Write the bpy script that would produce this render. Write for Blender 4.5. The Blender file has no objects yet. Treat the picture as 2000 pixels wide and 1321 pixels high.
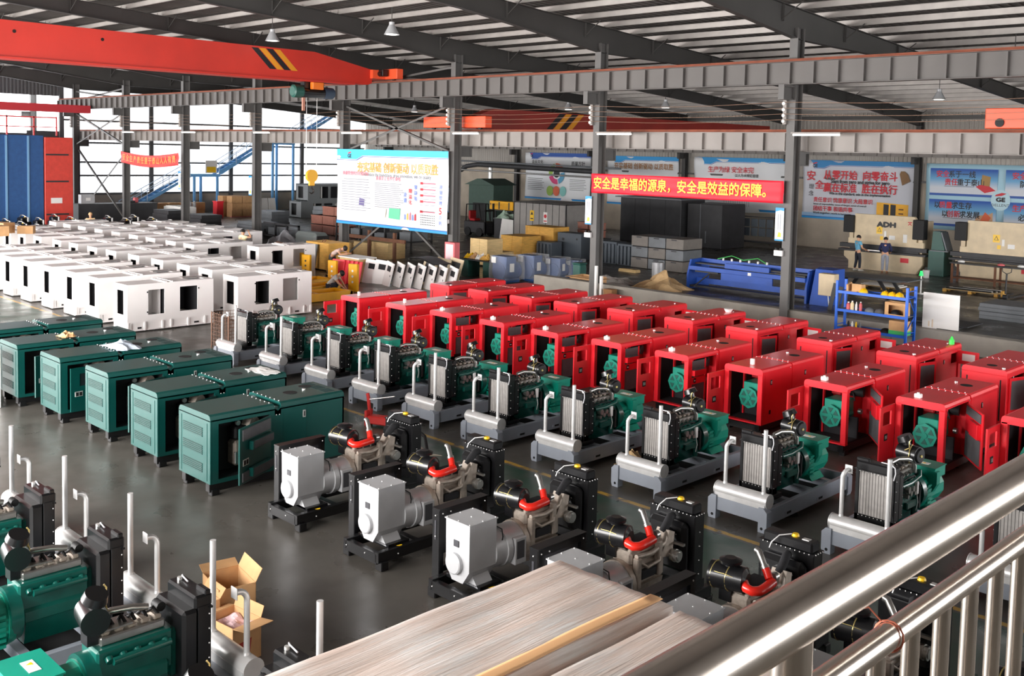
import bpy, math, random
from mathutils import Vector, Matrix, Euler
random.seed(7)
PI = math.pi
SC = bpy.context.scene
COL = SC.collection

# ---------------------------------------------------------------- camera
YAW, PITCH, ROLL, EYE = -0.783195, 0.0678015, 0.0219134, 5.4
fwd = Vector((math.sin(YAW)*math.cos(PITCH), math.cos(YAW)*math.cos(PITCH), -math.sin(PITCH)))
rgt = Vector((math.cos(YAW), -math.sin(YAW), 0))
upv = rgt.cross(fwd)
r2 = math.cos(ROLL)*rgt + math.sin(ROLL)*upv
u2 = -math.sin(ROLL)*rgt + math.cos(ROLL)*upv
cam = bpy.data.cameras.new('camera')
cam.sensor_width = 36.0
cam.lens = 1987.64*36/2000
cam.shift_y = -(660.5-432.2)/2000
cam.clip_start, cam.clip_end = 0.05, 400
camo = bpy.data.objects.new('camera', cam)
COL.objects.link(camo)
camo.matrix_world = Matrix(((r2.x, u2.x, -fwd.x, 0), (r2.y, u2.y, -fwd.y, 0), (r2.z, u2.z, -fwd.z, EYE), (0, 0, 0, 1)))
SC.camera = camo

# ---------------------------------------------------------------- sky, daylight, exposure
SC.view_settings.view_transform = 'Standard'
SC.view_settings.look = 'None'
SC.view_settings.gamma = 1.0
SC.view_settings.use_curve_mapping = False
SC.view_settings.exposure = 0.3
W = bpy.data.worlds.new('sky'); SC.world = W; W.use_nodes = True
bg = W.node_tree.nodes['Background']
bg.inputs[0].default_value = (0.95, 0.97, 1.0, 1)
bg.inputs[1].default_value = 5.0

def area(name, loc, target, sx, sy, power, col=(1, 0.96, 0.93)):
    l = bpy.data.lights.new(name, 'AREA'); l.shape = 'RECTANGLE'; l.size = sx; l.size_y = sy
    l.energy = power; l.color = col
    o = bpy.data.objects.new(name, l); COL.objects.link(o); o.location = loc
    o.rotation_euler = (Vector(target)-Vector(loc)).to_track_quat('-Z', 'Z').to_euler()
    return o
# daylight through the long open side of the hall, the open gable and the loading bays behind the balcony
area('daylight_side_opening', (-40, -4.3, 3.4), (-40, 30, 2.6), 52, 6.0, 15000)
area('daylight_side_opening_near', (-11, -4.3, 4.6), (-11, 30, 3.0), 10, 4.5, 2200)
area('daylight_right_bay', (11.3, 20, 4.5), (-30, 20, 2.0), 30, 6.0, 3800)
area('daylight_gable_door', (-74.6, 17, 3.6), (-20, 17, 2.0), 18, 6.5, 4500, (1, .98, .97))
area('daylight_far_bay_door', (11.3, 44, 4.0), (-30, 44, 2.0), 20, 5.5, 3500)

# ---------------------------------------------------------------- materials
def lin(c):
    c = c/255.0
    return c/12.92 if c <= 0.04045 else ((c+0.055)/1.055)**2.4
def rgb(r, g, b): return (lin(r), lin(g), lin(b), 1)
MATS = {}
def mat(name, col, rough=0.5, metal=0.0, var=0.0, scale=4.0, bump=0.0, coat=0.0, spec=0.5, trans=0.0, emit=0.0, alpha=1.0, stretch=None):
    if name in MATS: return MATS[name]
    m = bpy.data.materials.new(name); m.use_nodes = True
    nt = m.node_tree; b = nt.nodes['Principled BSDF']
    c = rgb(*col)
    b.inputs['Base Color'].default_value = c
    b.inputs['Roughness'].default_value = rough
    b.inputs['Metallic'].default_value = metal
    b.inputs['Specular IOR Level'].default_value = spec
    b.inputs['Coat Weight'].default_value = coat
    b.inputs['Coat Roughness'].default_value = 0.12
    if alpha < 1: b.inputs['Alpha'].default_value = alpha
    if trans: b.inputs['Transmission Weight'].default_value = trans
    if emit:
        b.inputs['Emission Color'].default_value = c; b.inputs['Emission Strength'].default_value = emit
    if var or bump:
        tc = nt.nodes.new('ShaderNodeTexCoord'); n = nt.nodes.new('ShaderNodeTexNoise')
        n.inputs['Scale'].default_value = scale; n.inputs['Detail'].default_value = 5
        src = tc.outputs['Object']
        if stretch:
            mp = nt.nodes.new('ShaderNodeMapping'); mp.inputs['Scale'].default_value = stretch
            nt.links.new(src, mp.inputs[0]); src = mp.outputs[0]
        nt.links.new(src, n.inputs['Vector'])
        if var:
            r = nt.nodes.new('ShaderNodeValToRGB')
            r.color_ramp.elements[0].position = 0.3; r.color_ramp.elements[1].position = 0.7
            r.color_ramp.elements[0].color = (c[0]*(1-var), c[1]*(1-var), c[2]*(1-var), 1)
            r.color_ramp.elements[1].color = (min(1, c[0]*(1+var)), min(1, c[1]*(1+var)), min(1, c[2]*(1+var)), 1)
            nt.links.new(n.outputs[0], r.inputs[0]); nt.links.new(r.outputs[0], b.inputs['Base Color'])
        if bump:
            bp = nt.nodes.new('ShaderNodeBump'); bp.inputs['Strength'].default_value = bump; bp.inputs['Distance'].default_value = 0.02
            nt.links.new(n.outputs[0], bp.inputs['Height']); nt.links.new(bp.outputs[0], b.inputs['Normal'])
    MATS[name] = m
    return m
RED = mat('red_paint', (238, 40, 52), .3, var=.05, scale=2, coat=.2)
TEALD = mat('dark_teal_paint', (8, 72, 67), .3, var=.06, scale=2, coat=.3)
ENG = mat('engine_green_paint', (6, 84, 74), .3, var=.12, scale=9, coat=.3)
TEAL = mat('alternator_teal_paint', (4, 140, 118), .38, var=.05, scale=3)
GREY = mat('skid_grey_paint', (146, 152, 162), .45, var=.08, scale=3)
SILV = mat('aluminised_steel', (218, 217, 216), .36, .4, var=.08, scale=6)
STEEL = mat('bare_steel', (190, 188, 184), .3, .9, var=.1, scale=8)
CHROME = mat('polished_stainless', (236, 226, 216), .24, 1.0, var=.1, scale=7)
BLACK = mat('black_paint', (18, 18, 20), .3, var=.1, scale=4, coat=.2)
BLACKM = mat('black_rubber', (14, 14, 15), .65)
DARK = mat('dark_foam', (40, 40, 43), .85, var=.1, scale=12)
FOAM = mat('grey_foam', (92, 92, 94), .8, var=.08, scale=10)
BOLT = mat('zinc_bolt', (235, 235, 232), .25, .6)
CORE = mat('radiator_fins', (150, 146, 142), .5, .4, var=.1, scale=14)
WHITE = mat('white_powder_coat', (240, 236, 234), .4, var=.02, scale=2)
ALUC = mat('cast_aluminium', (176, 164, 152), .5, .45, var=.2, scale=14)
ALTG = mat('silver_alternator_paint', (190, 191, 193), .42, .25, var=.05, scale=4)
HOSE = mat('red_silicone_hose', (226, 40, 28), .3, coat=.3)
YEL = mat('yellow_plastic', (245, 196, 20), .4)
YELP = mat('yellow_paint', (245, 178, 8), .42, var=.08, scale=3)
BRASS = mat('gilded_zinc_strap', (205, 185, 120), .3, .8)
PAPER = mat('white_paper', (240, 238, 234), .7)
CARD = mat('cardboard', (205, 160, 112), .8, var=.1, scale=5)
CARDD = mat('cardboard_inside', (150, 108, 70), .85, var=.1, scale=5)
PLY = mat('pale_plywood', (226, 194, 138), .7, var=.12, scale=3, stretch=(1, 1, 6))
PLYO = mat('orange_plywood', (226, 172, 82), .7, var=.15, scale=3, stretch=(1, 1, 6))
WOODB = mat('brown_timber', (112, 72, 50), .75, var=.2, scale=4)
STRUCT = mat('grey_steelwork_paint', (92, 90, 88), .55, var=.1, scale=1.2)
STRUCTU = mat('shaded_runway_paint', (92, 88, 85), .55, var=.1, scale=.8)  # same runway paint, with the upper beam's shade put into its colour
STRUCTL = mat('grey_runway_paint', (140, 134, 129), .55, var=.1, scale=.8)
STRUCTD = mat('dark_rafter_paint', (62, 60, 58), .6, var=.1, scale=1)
RUST = mat('rusty_rail', (132, 70, 48), .8, var=.25, scale=3)
GALV = mat('galvanised_purlin', (168, 162, 157), .45, .35, var=.12, scale=1.5)
DECK = mat('roof_deck_sheet', (78, 74, 71), .6, .2, var=.15, scale=.5)
ORANGE = mat('crane_orange_paint', (204, 50, 36), .45, var=.08, scale=.8)
ORANGEL = mat('bright_orange_paint', (250, 92, 52), .45)
BLUEP = mat('blue_machine_paint', (38, 84, 176), .45, var=.1, scale=2)
BLUER = mat('rack_blue_paint', (20, 100, 216), .4)
BLUES = mat('stair_blue_paint', (120, 186, 244), .45)
CREAM = mat('cream_machine_paint', (214, 194, 160), .5, var=.1, scale=2.5)
SKIN = mat('skin', (214, 160, 126), .55)
HAIR = mat('black_hair', (22, 18, 16), .6)
SHGREY = mat('sheet_steel_grey', (112, 116, 120), .5, .2, var=.12, scale=2)
SHDARK = mat('dark_sheet_steel', (58, 58, 60), .55, .2, var=.15, scale=2)
BROWNCR = mat('brown_plastic', (150, 96, 80), .6, var=.15, scale=5)
GREENB = mat('bottle_green_paint', (34, 84, 74), .45, var=.08, scale=2)
GREENL = mat('pale_green_paint', (130, 190, 150), .5)
PINK = mat('faded_red_paint', (214, 104, 108), .5)
CLEAR = mat('clear_wrap', (225, 228, 232), .12, alpha=.22, coat=.5)
# ---------------------------------------------------------------- mesh building helpers
class M:
    def __init__(s, *mats):
        s.v = []; s.f = []; s.sm = []; s.mi = []; s.mats = list(mats); s.cur = 0; s.T = None
    def add(s, vs, fs, smooth=False):
        n = len(s.v)
        if s.T is not None: vs = [s.T @ Vector(p) for p in vs]
        s.v += [tuple(p) for p in vs]
        for f in fs:
            s.f.append(tuple(i+n for i in f)); s.sm.append(smooth); s.mi.append(s.cur)
        return s
    def mt(s, i): s.cur = i; return s
    def box(s, x0, x1, y0, y1, z0, z1, c=0.0):
        if x0 > x1: x0, x1 = x1, x0
        if y0 > y1: y0, y1 = y1, y0
        if z0 > z1: z0, z1 = z1, z0
        c = min(c, (x1-x0)*.45, (y1-y0)*.45, (z1-z0)*.45)
        if c <= 0:
            v = [(x, y, z) for z in (z0, z1) for y in (y0, y1) for x in (x0, x1)]
            return s.add(v, [(0, 2, 3, 1), (4, 5, 7, 6), (0, 1, 5, 4), (2, 6, 7, 3), (0, 4, 6, 2), (1, 3, 7, 5)])
        v = []; idx = {}
        X = (x0, x1); Y = (y0, y1); Z = (z0, z1)
        for i in (0, 1):
            for j in (0, 1):
                for k in (0, 1):
                    dx = c if i == 0 else -c; dy = c if j == 0 else -c; dz = c if k == 0 else -c
                    idx[i, j, k] = len(v)
                    v += [(X[i], Y[j]+dy, Z[k]+dz), (X[i]+dx, Y[j], Z[k]+dz), (X[i]+dx, Y[j]+dy, Z[k])]
        f = []
        for a in range(3):
            for e in (0, 1):
                q = []
                for (p, r) in ((0, 0), (1, 0), (1, 1), (0, 1)):
                    t = [0, 0, 0]; t[a] = e; t[(a+1) % 3] = p; t[(a+2) % 3] = r
                    q.append(idx[tuple(t)]+a)
                f.append(tuple(q) if e else tuple(reversed(q)))
        for a in range(3):
            b1, b2 = (a+1) % 3, (a+2) % 3
            for p in (0, 1):
                for r in (0, 1):
                    t0 = [0, 0, 0]; t0[b1] = p; t0[b2] = r; t1 = list(t0); t1[a] = 1
                    A, B = idx[tuple(t0)], idx[tuple(t1)]
                    q = (A+b1, B+b1, B+b2, A+b2)
                    f.append(q if p != r else tuple(reversed(q)))
        for t, i in idx.items():
            q = (i, i+1, i+2)
            f.append(q if (sum(t) % 2) else tuple(reversed(q)))
        return s.add(v, f)
    def cyl(s, p0, p1, r0, r1=None, n=14, cap=True, smooth=True):
        r1 = r0 if r1 is None else r1
        p0 = Vector(p0); p1 = Vector(p1); d = (p1-p0).normalized()
        a = d.orthogonal().normalized(); b = d.cross(a)
        v = []
        for p, r in ((p0, r0), (p1, r1)):
            for i in range(n):
                t = 2*PI*i/n; v.append(p+(a*math.cos(t)+b*math.sin(t))*r)
        s.add(v, [(i, (i+1) % n, n+(i+1) % n, n+i) for i in range(n)], smooth)
        if cap:
            s.add(v[:n], [tuple(reversed(range(n)))]); s.add(v[n:], [tuple(range(n))])
        return s
    def tube(s, pts, r, n=8, cap=True, closed=False):
        pts = [Vector(p) for p in pts]; m = len(pts); v = []; prev = None
        rr = r if isinstance(r, (list, tuple)) else [r]*m
        for i, p in enumerate(pts):
            if closed: d = (pts[(i+1) % m]-pts[i-1]).normalized()
            else: d = (pts[min(i+1, m-1)]-pts[max(i-1, 0)]).normalized()
            if prev is None: a = d.orthogonal().normalized()
            else:
                a = prev-d*prev.dot(d)
                a = a.normalized() if a.length > 1e-6 else d.orthogonal().normalized()
            prev = a; b = d.cross(a)
            for k in range(n):
                t = 2*PI*k/n; v.append(p+(a*math.cos(t)+b*math.sin(t))*rr[i])
        f = []
        for i in range(m if closed else m-1):
            j = (i+1) % m
            for k in range(n): f.append((i*n+k, i*n+(k+1) % n, j*n+(k+1) % n, j*n+k))
        s.add(v, f, True)
        if cap and not closed:
            s.add(v[:n], [tuple(reversed(range(n)))]); s.add(v[-n:], [tuple(range(n))])
        return s
    def ball(s, c, r, sc=(1, 1, 1), nu=10, nv=7, z0=-1.0):
        v = []; f = []
        lo = math.asin(max(-1, z0))
        for j in range(nv+1):
            ph = lo+(PI/2-lo)*j/nv
            for i in range(nu):
                t = 2*PI*i/nu
                v.append((c[0]+r*sc[0]*math.cos(ph)*math.cos(t), c[1]+r*sc[1]*math.cos(ph)*math.sin(t), c[2]+r*sc[2]*math.sin(ph)))
        for j in range(nv):
            for i in range(nu): f.append((j*nu+i, j*nu+(i+1) % nu, (j+1)*nu+(i+1) % nu, (j+1)*nu+i))
        return s.add(v, f, True)
    def prism(s, poly, ax, a, b, smooth=False):
        n = len(poly); v = []
        for t in (a, b):
            for (p, q) in poly:
                v.append((t, p, q) if ax == 'x' else (p, t, q) if ax == 'y' else (p, q, t))
        s.add(v, [tuple(range(n)), tuple(range(n, 2*n))])
        return s.add(v, [(i, (i+1) % n, n+(i+1) % n, n+i) for i in range(n)], smooth)
    def panel(s, ax, a, b, u0, u1, v0, v1, holes=()):
        us = sorted({u0, u1, *[h[0] for h in holes], *[h[1] for h in holes]}); vs = sorted({v0, v1, *[h[2] for h in holes], *[h[3] for h in holes]})
        for i in range(len(us)-1):
            run = None
            for j in range(len(vs)-1):
                cu, cv = (us[i]+us[i+1])/2, (vs[j]+vs[j+1])/2
                ins = any(h[0] < cu < h[1] and h[2] < cv < h[3] for h in holes)
                if not ins: run = (run[0] if run else vs[j], vs[j+1])
                if run and (ins or j == len(vs)-2):
                    A = {'x': (a, b, us[i], us[i+1], run[0], run[1]), 'y': (us[i], us[i+1], a, b, run[0], run[1]), 'z': (us[i], us[i+1], run[0], run[1], a, b)}[ax]
                    s.box(*A); run = None
        return s
    def dots(s, pts, r):
        for p in pts: s.ball(p, r, nu=6, nv=4)
        return s
    def sheet(s, fn, nu, nv, smooth=True):
        v = [fn(i/nu, j/nv) for j in range(nv+1) for i in range(nu+1)]
        f = [(j*(nu+1)+i, j*(nu+1)+i+1, (j+1)*(nu+1)+i+1, (j+1)*(nu+1)+i) for j in range(nv) for i in range(nu)]
        return s.add(v, f, smooth)
    def make(s, name, parent=None, thick=0.0):
        me = bpy.data.meshes.new(name)
        me.from_pydata(s.v, [], s.f)
        for m in s.mats: me.materials.append(m)
        me.polygons.foreach_set('use_smooth', s.sm); me.polygons.foreach_set('material_index', s.mi)
        me.validate(); me.update()
        import bmesh
        bm = bmesh.new(); bm.from_mesh(me); bmesh.ops.recalc_face_normals(bm, faces=bm.faces); bm.to_mesh(me); bm.free()
        o = bpy.data.objects.new(name, me); COL.objects.link(o)
        if parent: o.parent = parent
        if thick:
            d = o.modifiers.new('thickness', 'SOLIDIFY'); d.thickness = thick
        return o
def tag(o, label=None, cat=None, group=None, kind=None):
    if label: o['label'] = label
    if cat: o['category'] = cat
    if group: o['group'] = group
    if kind: o['kind'] = kind
    return o
def thing(name, label, cat, loc=(0, 0, 0), rz=0.0, group=None):
    o = bpy.data.objects.new(name, None); COL.objects.link(o); o.location = loc; o.rotation_euler = (0, 0, rz); o.empty_display_size = .2
    return tag(o, label, cat, group)
KIDS = {}
def kids(o): return [c for c in bpy.data.objects if c.parent == o]
def dup(root, loc, rz=None, label=None, group=None, skip=()):
    r = root.copy(); COL.objects.link(r); r.location = loc
    if rz is not None: r.rotation_euler = (0, 0, rz)
    if label: r['label'] = label
    if group: r['group'] = group
    if root.name not in KIDS: KIDS[root.name] = [(c, kids(c)) for c in kids(root)]
    for c, gs in KIDS[root.name]:
        if c.name.split('.')[0] in skip: continue
        d = c.copy(); COL.objects.link(d); d.parent = r
        for g in gs:
            e = g.copy(); COL.objects.link(e); e.parent = d
    return r
def struct(o): o['kind'] = 'structure'; return o
ORD = ['nearest', 'second', 'third', 'fourth', 'fifth', 'sixth', 'seventh', 'eighth', 'ninth', 'tenth', 'eleventh', 'twelfth', 'thirteenth', 'fourteenth', 'fifteenth']
def text(name, s, m, size, parent, loc, rot, bold=0.0, align='LEFT', sx=1.0, ext=0.002, spacing=1.0):
    cu = bpy.data.curves.new(name, 'FONT'); cu.body = s; cu.size = size; cu.extrude = ext
    cu.align_x = align; cu.align_y = 'CENTER'; cu.space_character = spacing; cu.resolution_u = 2
    t = bpy.data.objects.new(name, cu); COL.objects.link(t)
    bpy.context.view_layer.update()
    me = bpy.data.meshes.new_from_object(t.evaluated_get(bpy.context.evaluated_depsgraph_get()))
    bpy.data.objects.remove(t)
    if bold:                                   # heavier strokes: the outline repeated a hair's breadth to each side
        vs = [tuple(v.co) for v in me.vertices]; fs = [tuple(p.vertices) for p in me.polygons]; V = []; F = []
        for i, (a, b) in enumerate(((-1, 0), (1, 0), (0, 1), (0, -1))):
            k = len(V); V += [(v[0]+a*bold, v[1]+b*bold, v[2]+.0004*i) for v in vs]; F += [tuple(j+k for j in f) for f in fs]
        me = bpy.data.meshes.new(name); me.from_pydata(V, [], F)
    me.materials.clear(); me.materials.append(m)
    o = bpy.data.objects.new(name, me); COL.objects.link(o); o.parent = parent
    o.location = loc; o.rotation_euler = rot; o.scale = (sx, 1, 1)
    return o
FACE = (PI/2, 0, 0)          # lettering that faces -Y
# ---------------------------------------------------------------- setting
FX = [-16.45-7.95*k for k in range(-3, 9)]        # frame positions along the hall
def roofz(y): return 10.12-0.0686*(y-28)           # underside of the purlins
COLY = 29.0
def floor_material():
    m = bpy.data.materials.new('concrete_floor'); m.use_nodes = True; nt = m.node_tree; b = nt.nodes['Principled BSDF']
    N = nt.nodes.new; L = nt.links.new
    tc = N('ShaderNodeTexCoord'); sep = N('ShaderNodeSeparateXYZ'); L(tc.outputs['Object'], sep.inputs[0])
    def noise(scale, det=6):
        n = N('ShaderNodeTexNoise'); n.inputs['Scale'].default_value = scale; n.inputs['Detail'].default_value = det
        L(tc.outputs['Object'], n.inputs['Vector']); return n.outputs[0]
    def ramp(src, p0, c0, p1, c1):
        r = N('ShaderNodeValToRGB'); e = r.color_ramp.elements
        e[0].position = p0; e[0].color = c0; e[1].position = p1; e[1].color = c1; L(src, r.inputs[0]); return r.outputs[0]
    def mth(op, a, v=None, w=None):
        k = N('ShaderNodeMath'); k.operation = op
        if isinstance(a, (int, float)): k.inputs[0].default_value = a
        else: L(a, k.inputs[0])
        if v is not None:
            if isinstance(v, (int, float)): k.inputs[1].default_value = v
            else: L(v, k.inputs[1])
        return k.outputs[0]
    def mix(fac, a, c):
        k = N('ShaderNodeMix'); k.data_type = 'RGBA'
        L(fac, k.inputs[0])
        for s, q in ((6, a), (7, c)):
            if isinstance(q, tuple): k.inputs[s].default_value = q
            else: L(q, k.inputs[s])
        return k.outputs[2]
    base = ramp(noise(.35), .3, rgb(78, 75, 70), .72, rgb(104, 100, 94))
    base = mix(mth('MULTIPLY', ramp(noise(2.6), .45, (0, 0, 0, 1), .75, (1, 1, 1, 1)), .35), base, rgb(58, 55, 52))
    wob = mth('MULTIPLY', mth('SUBTRACT', noise(3), .5), .06)
    y = mth('ADD', sep.outputs[1], wob)
    def band(c, h):
        return mth('LESS_THAN', mth('ABSOLUTE', mth('SUBTRACT', y, c)), h)
    worn = ramp(noise(1.6), .3, (.25, .25, .25, 1), .55, (1, 1, 1, 1))
    base = mix(mth('MULTIPLY', band(11.0, 1.25), worn), base, rgb(46, 76, 62))
    worn2 = ramp(noise(4), .38, (0, 0, 0, 1), .5, (1, 1, 1, 1))
    for c in (12.36, 9.65, 25.6): base = mix(mth('MULTIPLY', band(c, .05), worn2), base, rgb(196, 156, 60))
    L(base, b.inputs['Base Color'])
    L(ramp(noise(1.2), .3, (.22, .22, .22, 1), .7, (.48, .48, .48, 1)), b.inputs['Roughness'])
    return m
M(floor_material()).box(-92, 13, -6, 59, -.2, 0).make('floor')['kind'] = 'structure'

# corrugated cladding
CLADW = mat('translucent_wall_sheet', (246, 246, 244), .6, var=.02, scale=.6)
_b = CLADW.node_tree.nodes['Principled BSDF']; _nt = CLADW.node_tree
_tr = _nt.nodes.new('ShaderNodeBsdfTranslucent'); _tr.inputs[0].default_value = (.93, .94, .96, 1)
_mx = _nt.nodes.new('ShaderNodeMixShader'); _mx.inputs[0].default_value = .42
_nt.links.new(_b.outputs[0], _mx.inputs[1]); _nt.links.new(_tr.outputs[0], _mx.inputs[2]); _nt.links.new(_mx.outputs[0], _nt.nodes['Material Output'].inputs[0])
CLADG = mat('grey_wall_sheet', (168, 162, 154), .55, .15, var=.1, scale=.5)
CLADD = mat('dark_wall_sheet', (96, 94, 92), .6, .1, var=.1, scale=.4)
CONC = mat('render_plinth', (176, 164, 148), .8, var=.15, scale=.8)
CONCW = mat('dwarf_wall_concrete', (160, 154, 144), .85, var=.2, scale=1.2, bump=.2)
def ribs(mm, ax, pos, u0, u1, z0, z1, pitch=.25, d=.035, top=None):
    n = max(1, int((u1-u0)/pitch)); v = []; us = []
    for i in range(n):
        a = u0+i*pitch
        us += [(a, 0), (a+pitch*.38, 0), (a+pitch*.5, d), (a+pitch*.88, d)]
    us.append((u1, 0))
    for (u, o) in us:
        zt = top(u) if top else z1
        v += [(pos+o, u, z0), (pos+o, u, zt)] if ax == 'x' else [(u, pos+o, z0), (u, pos+o, zt)]
    mm.add(v, [(2*i, 2*i+2, 2*i+3, 2*i+1) for i in range(len(us)-1)])
    return mm
EX = -76.3
ribs(M(CLADW), 'x', EX, 29.6, 57, 1.6, 8, top=lambda u: roofz(u)+.25).make('wall_end')['kind'] = 'structure'
struct(M(CONC).box(EX-.15, EX, 29.6, 57.2, 0, 1.6).make('wall_end_plinth'))
struct(ribs(M(CLADD), 'x', EX, -6, 29.6, 8.75, 9, top=lambda u: roofz(u)+.25).make('wall_end_upper'))
struct(M(CLADD).box(EX-.1, EX, -6, 12, 0, 8.75).box(EX-.1, EX, 27.2, 29.6, 0, 6.2).box(EX-.1, EX, 12, 27.2, 5.2, 6.0).make('wall_end_lower'))
struct(M(STRUCT).box(EX, EX+.16, 29.6, 57, 1.5, 1.66).box(EX, EX+.16, 29.6, 57, 2.9, 3.02).box(EX, EX+.16, 29.6, 57, 3.9, 4.02).box(EX, EX+.16, 29.6, 57, 5.35, 5.47).box(EX, EX+.16, 29.6, 57, 7.0, 7.12)
       .box(EX, EX+.2, 36.3, 36.6, 0, 9.5).box(EX, EX+.2, 43.2, 43.5, 0, 9.1).box(EX, EX+.2, 50.1, 50.4, 0, 8.6).box(EX+.1, EX+.3, 29.4, 29.7, 0, 10).make('trim_1'))
FY = 57.2
struct(ribs(M(CLADG), 'y', FY, EX, 13, 4.2, roofz(FY)+.2).make('wall_far'))
struct(M(CONC).box(EX, 13, FY-.02, FY+.2, 0, 4.2).make('wall_far_plinth'))
struct(M(STRUCT).box(EX, 13, FY-.14, FY-.02, 4.15, 4.27).box(EX, 13, FY-.14, FY-.02, 6.9, 7.0).box(EX, 13, FY-.2, FY-.02, 7.75, 7.95).make('trim_2'))
# right-hand gable and balcony side, behind the lens
struct(M(CLADG).panel('x', 12.8, 13, -6, 58, 0, 12.8, [(5, 35, 1.2, 7.8), (34.9, 54, 0, 6.8)]).make('wall_right'))
struct(M(CLADG).panel('y', -6.2, -6, -77, 13, 0, 12.8, [(-66, -14, .4, 6.4), (-16, -6, 2.3, 7.0)]).make('wall_near'))
struct(M(CONCW).box(-13.0, -3.4, 29.0, 29.4, 0, .58, .02).box(-27.6, -13.0, 29.0, 29.4, 0, .58, .02).make('wall_dwarf'))
struct(M(CONCW).box(-3.4, 12.8, 29.0, 29.4, 0, .58, .02).make('wall_dwarf_end'))
# balcony slab the photograph is taken from
struct(M(CONCW).box(-.8, 12.8, -6, 18, 3.5, 3.77).make('floor_balcony'))

# roof
dk = M(DECK)
us = []
p = .3
x = EX
while x < 13:
    us += [(x, .03), (x+.17, .03), (x+.2, 0), (x+.27, 0)]; x += p
v = []
for (u, o) in us: v += [(u, -6.2, roofz(-6.2)+.24+o), (u, 58, roofz(58)+.24+o)]
dk.add(v, [(2*i, 2*i+2, 2*i+3, 2*i+1) for i in range(len(us)-1)])
struct(dk.make('ceiling'))
y = -5.0; first = None
while y < 57:
    z = roofz(y)
    if first is None:
        pm = M(GALV).box(EX, 13, -.012, .012, 0, .2).box(EX, 13, -.07, .012, 0, .014).box(EX, 13, -.012, .07, .19, .204)
        for fx in FX: pm.box(fx-.5, fx-.46, -.03, -.012, .04, .16)
        first = pm.make('roof_purlin'); first['kind'] = 'structure'; first.location = (0, y, z)
    else:
        o = first.copy(); COL.objects.link(o); o.location = (0, y, z)
    y += 1.55
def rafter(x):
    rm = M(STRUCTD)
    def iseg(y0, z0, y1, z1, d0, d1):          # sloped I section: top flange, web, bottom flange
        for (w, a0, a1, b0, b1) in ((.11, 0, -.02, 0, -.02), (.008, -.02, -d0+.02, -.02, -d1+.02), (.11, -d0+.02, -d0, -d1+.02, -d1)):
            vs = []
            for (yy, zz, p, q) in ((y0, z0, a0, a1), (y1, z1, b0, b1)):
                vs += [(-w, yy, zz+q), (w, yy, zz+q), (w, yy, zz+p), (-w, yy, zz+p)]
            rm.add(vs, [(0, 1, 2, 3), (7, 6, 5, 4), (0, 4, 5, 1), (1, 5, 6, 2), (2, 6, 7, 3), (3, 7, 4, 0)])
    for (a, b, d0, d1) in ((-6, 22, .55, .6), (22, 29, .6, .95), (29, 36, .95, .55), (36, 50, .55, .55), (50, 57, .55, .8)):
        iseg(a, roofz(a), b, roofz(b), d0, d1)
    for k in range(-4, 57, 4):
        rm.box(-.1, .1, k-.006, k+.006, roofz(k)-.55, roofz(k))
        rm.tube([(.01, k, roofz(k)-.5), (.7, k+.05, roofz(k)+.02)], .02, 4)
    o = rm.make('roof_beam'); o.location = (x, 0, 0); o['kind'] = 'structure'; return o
rf = rafter(FX[0])
for x in FX[1:]:
    o = rf.copy(); COL.objects.link(o); o.location = (x, 0, 0)
# columns: H section with corbels carrying the two crane runways
cm = M(STRUCT, STRUCTD)
H = .42
ztop = roofz(COLY)-.6
cm.box(-.14, .14, COLY-.21, COLY-.185, 0, ztop).box(-.14, .14, COLY+.185, COLY+.21, 0, ztop)
cm.box(-.012, .012, COLY-.19, COLY+.19, 0, ztop).box(-.2, .2, COLY-.27, COLY+.27, 0, .03)
cm.box(-.1, .1, COLY-.85, COLY-.2, 7.60, 7.66).box(-.1, .1, COLY-.85, COLY-.2, 7.2, 7.24).box(-.01, .01, COLY-.85, COLY-.2, 7.2, 7.64).box(-.1, .1, COLY-.86, COLY-.84, 7.2, 7.64)
cm.box(-.1, .1, COLY+.2, COLY+.85, 5.55, 5.61).box(-.1, .1, COLY+.2, COLY+.85, 5.15, 5.19).box(-.01, .01, COLY+.2, COLY+.85, 5.15, 5.6).box(-.1, .1, COLY+.84, COLY+.86, 5.15, 5.6)
c0 = cm.make('column'); c0['kind'] = 'structure'; c0.location = (FX[0], 0, 0)
for x in FX[1:]:
    o = c0.copy(); COL.objects.link(o); o.location = (x, 0, 0)
wc = M(STRUCTD).box(-.14, .14, FY-.5, FY-.48, 0, 7.6).box(-.14, .14, FY-.18, FY-.16, 0, 7.6).box(-.012, .012, FY-.49, FY-.17, 0, 7.6).box(-.1, .1, FY-1.1, FY-.5, 5.55, 5.61).box(-.01, .01, FY-1.1, FY-.5, 5.2, 5.6).box(-.1, .1, FY-1.1, FY-1.08, 5.2, 5.6)
w0 = wc.make('column'); w0['kind'] = 'structure'; w0.location = (FX[0], 0, 0)
for x in FX[1:]:
    o = w0.copy(); COL.objects.link(o); o.location = (x, 0, 0)
def runway(y, zb, zt, face, name, paint=STRUCTL):
    b = M(paint, RUST)
    x0, x1 = -73.5, 12.5
    b.box(x0, x1, y-.15, y+.15, zb, zb+.02).box(x0, x1, y-.15, y+.15, zt-.1, zt-.08).box(x0, x1, y-.006, y+.006, zb, zt-.08)
    k = x0
    while k < x1:
        b.box(k-.02, k+.02, y-.13, y+.13, zb+.02, zt-.12); k += .795
    b.mt(1).box(x0, x1, y-.16, y+.16, zt-.09, zt-.075).box(x0, x1, y-.035, y+.035, zt-.075, zt)
    return struct(b.make(name))
runway(COLY-.62, 7.66, 8.45, -1, 'crane_beam', STRUCTU)
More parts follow.
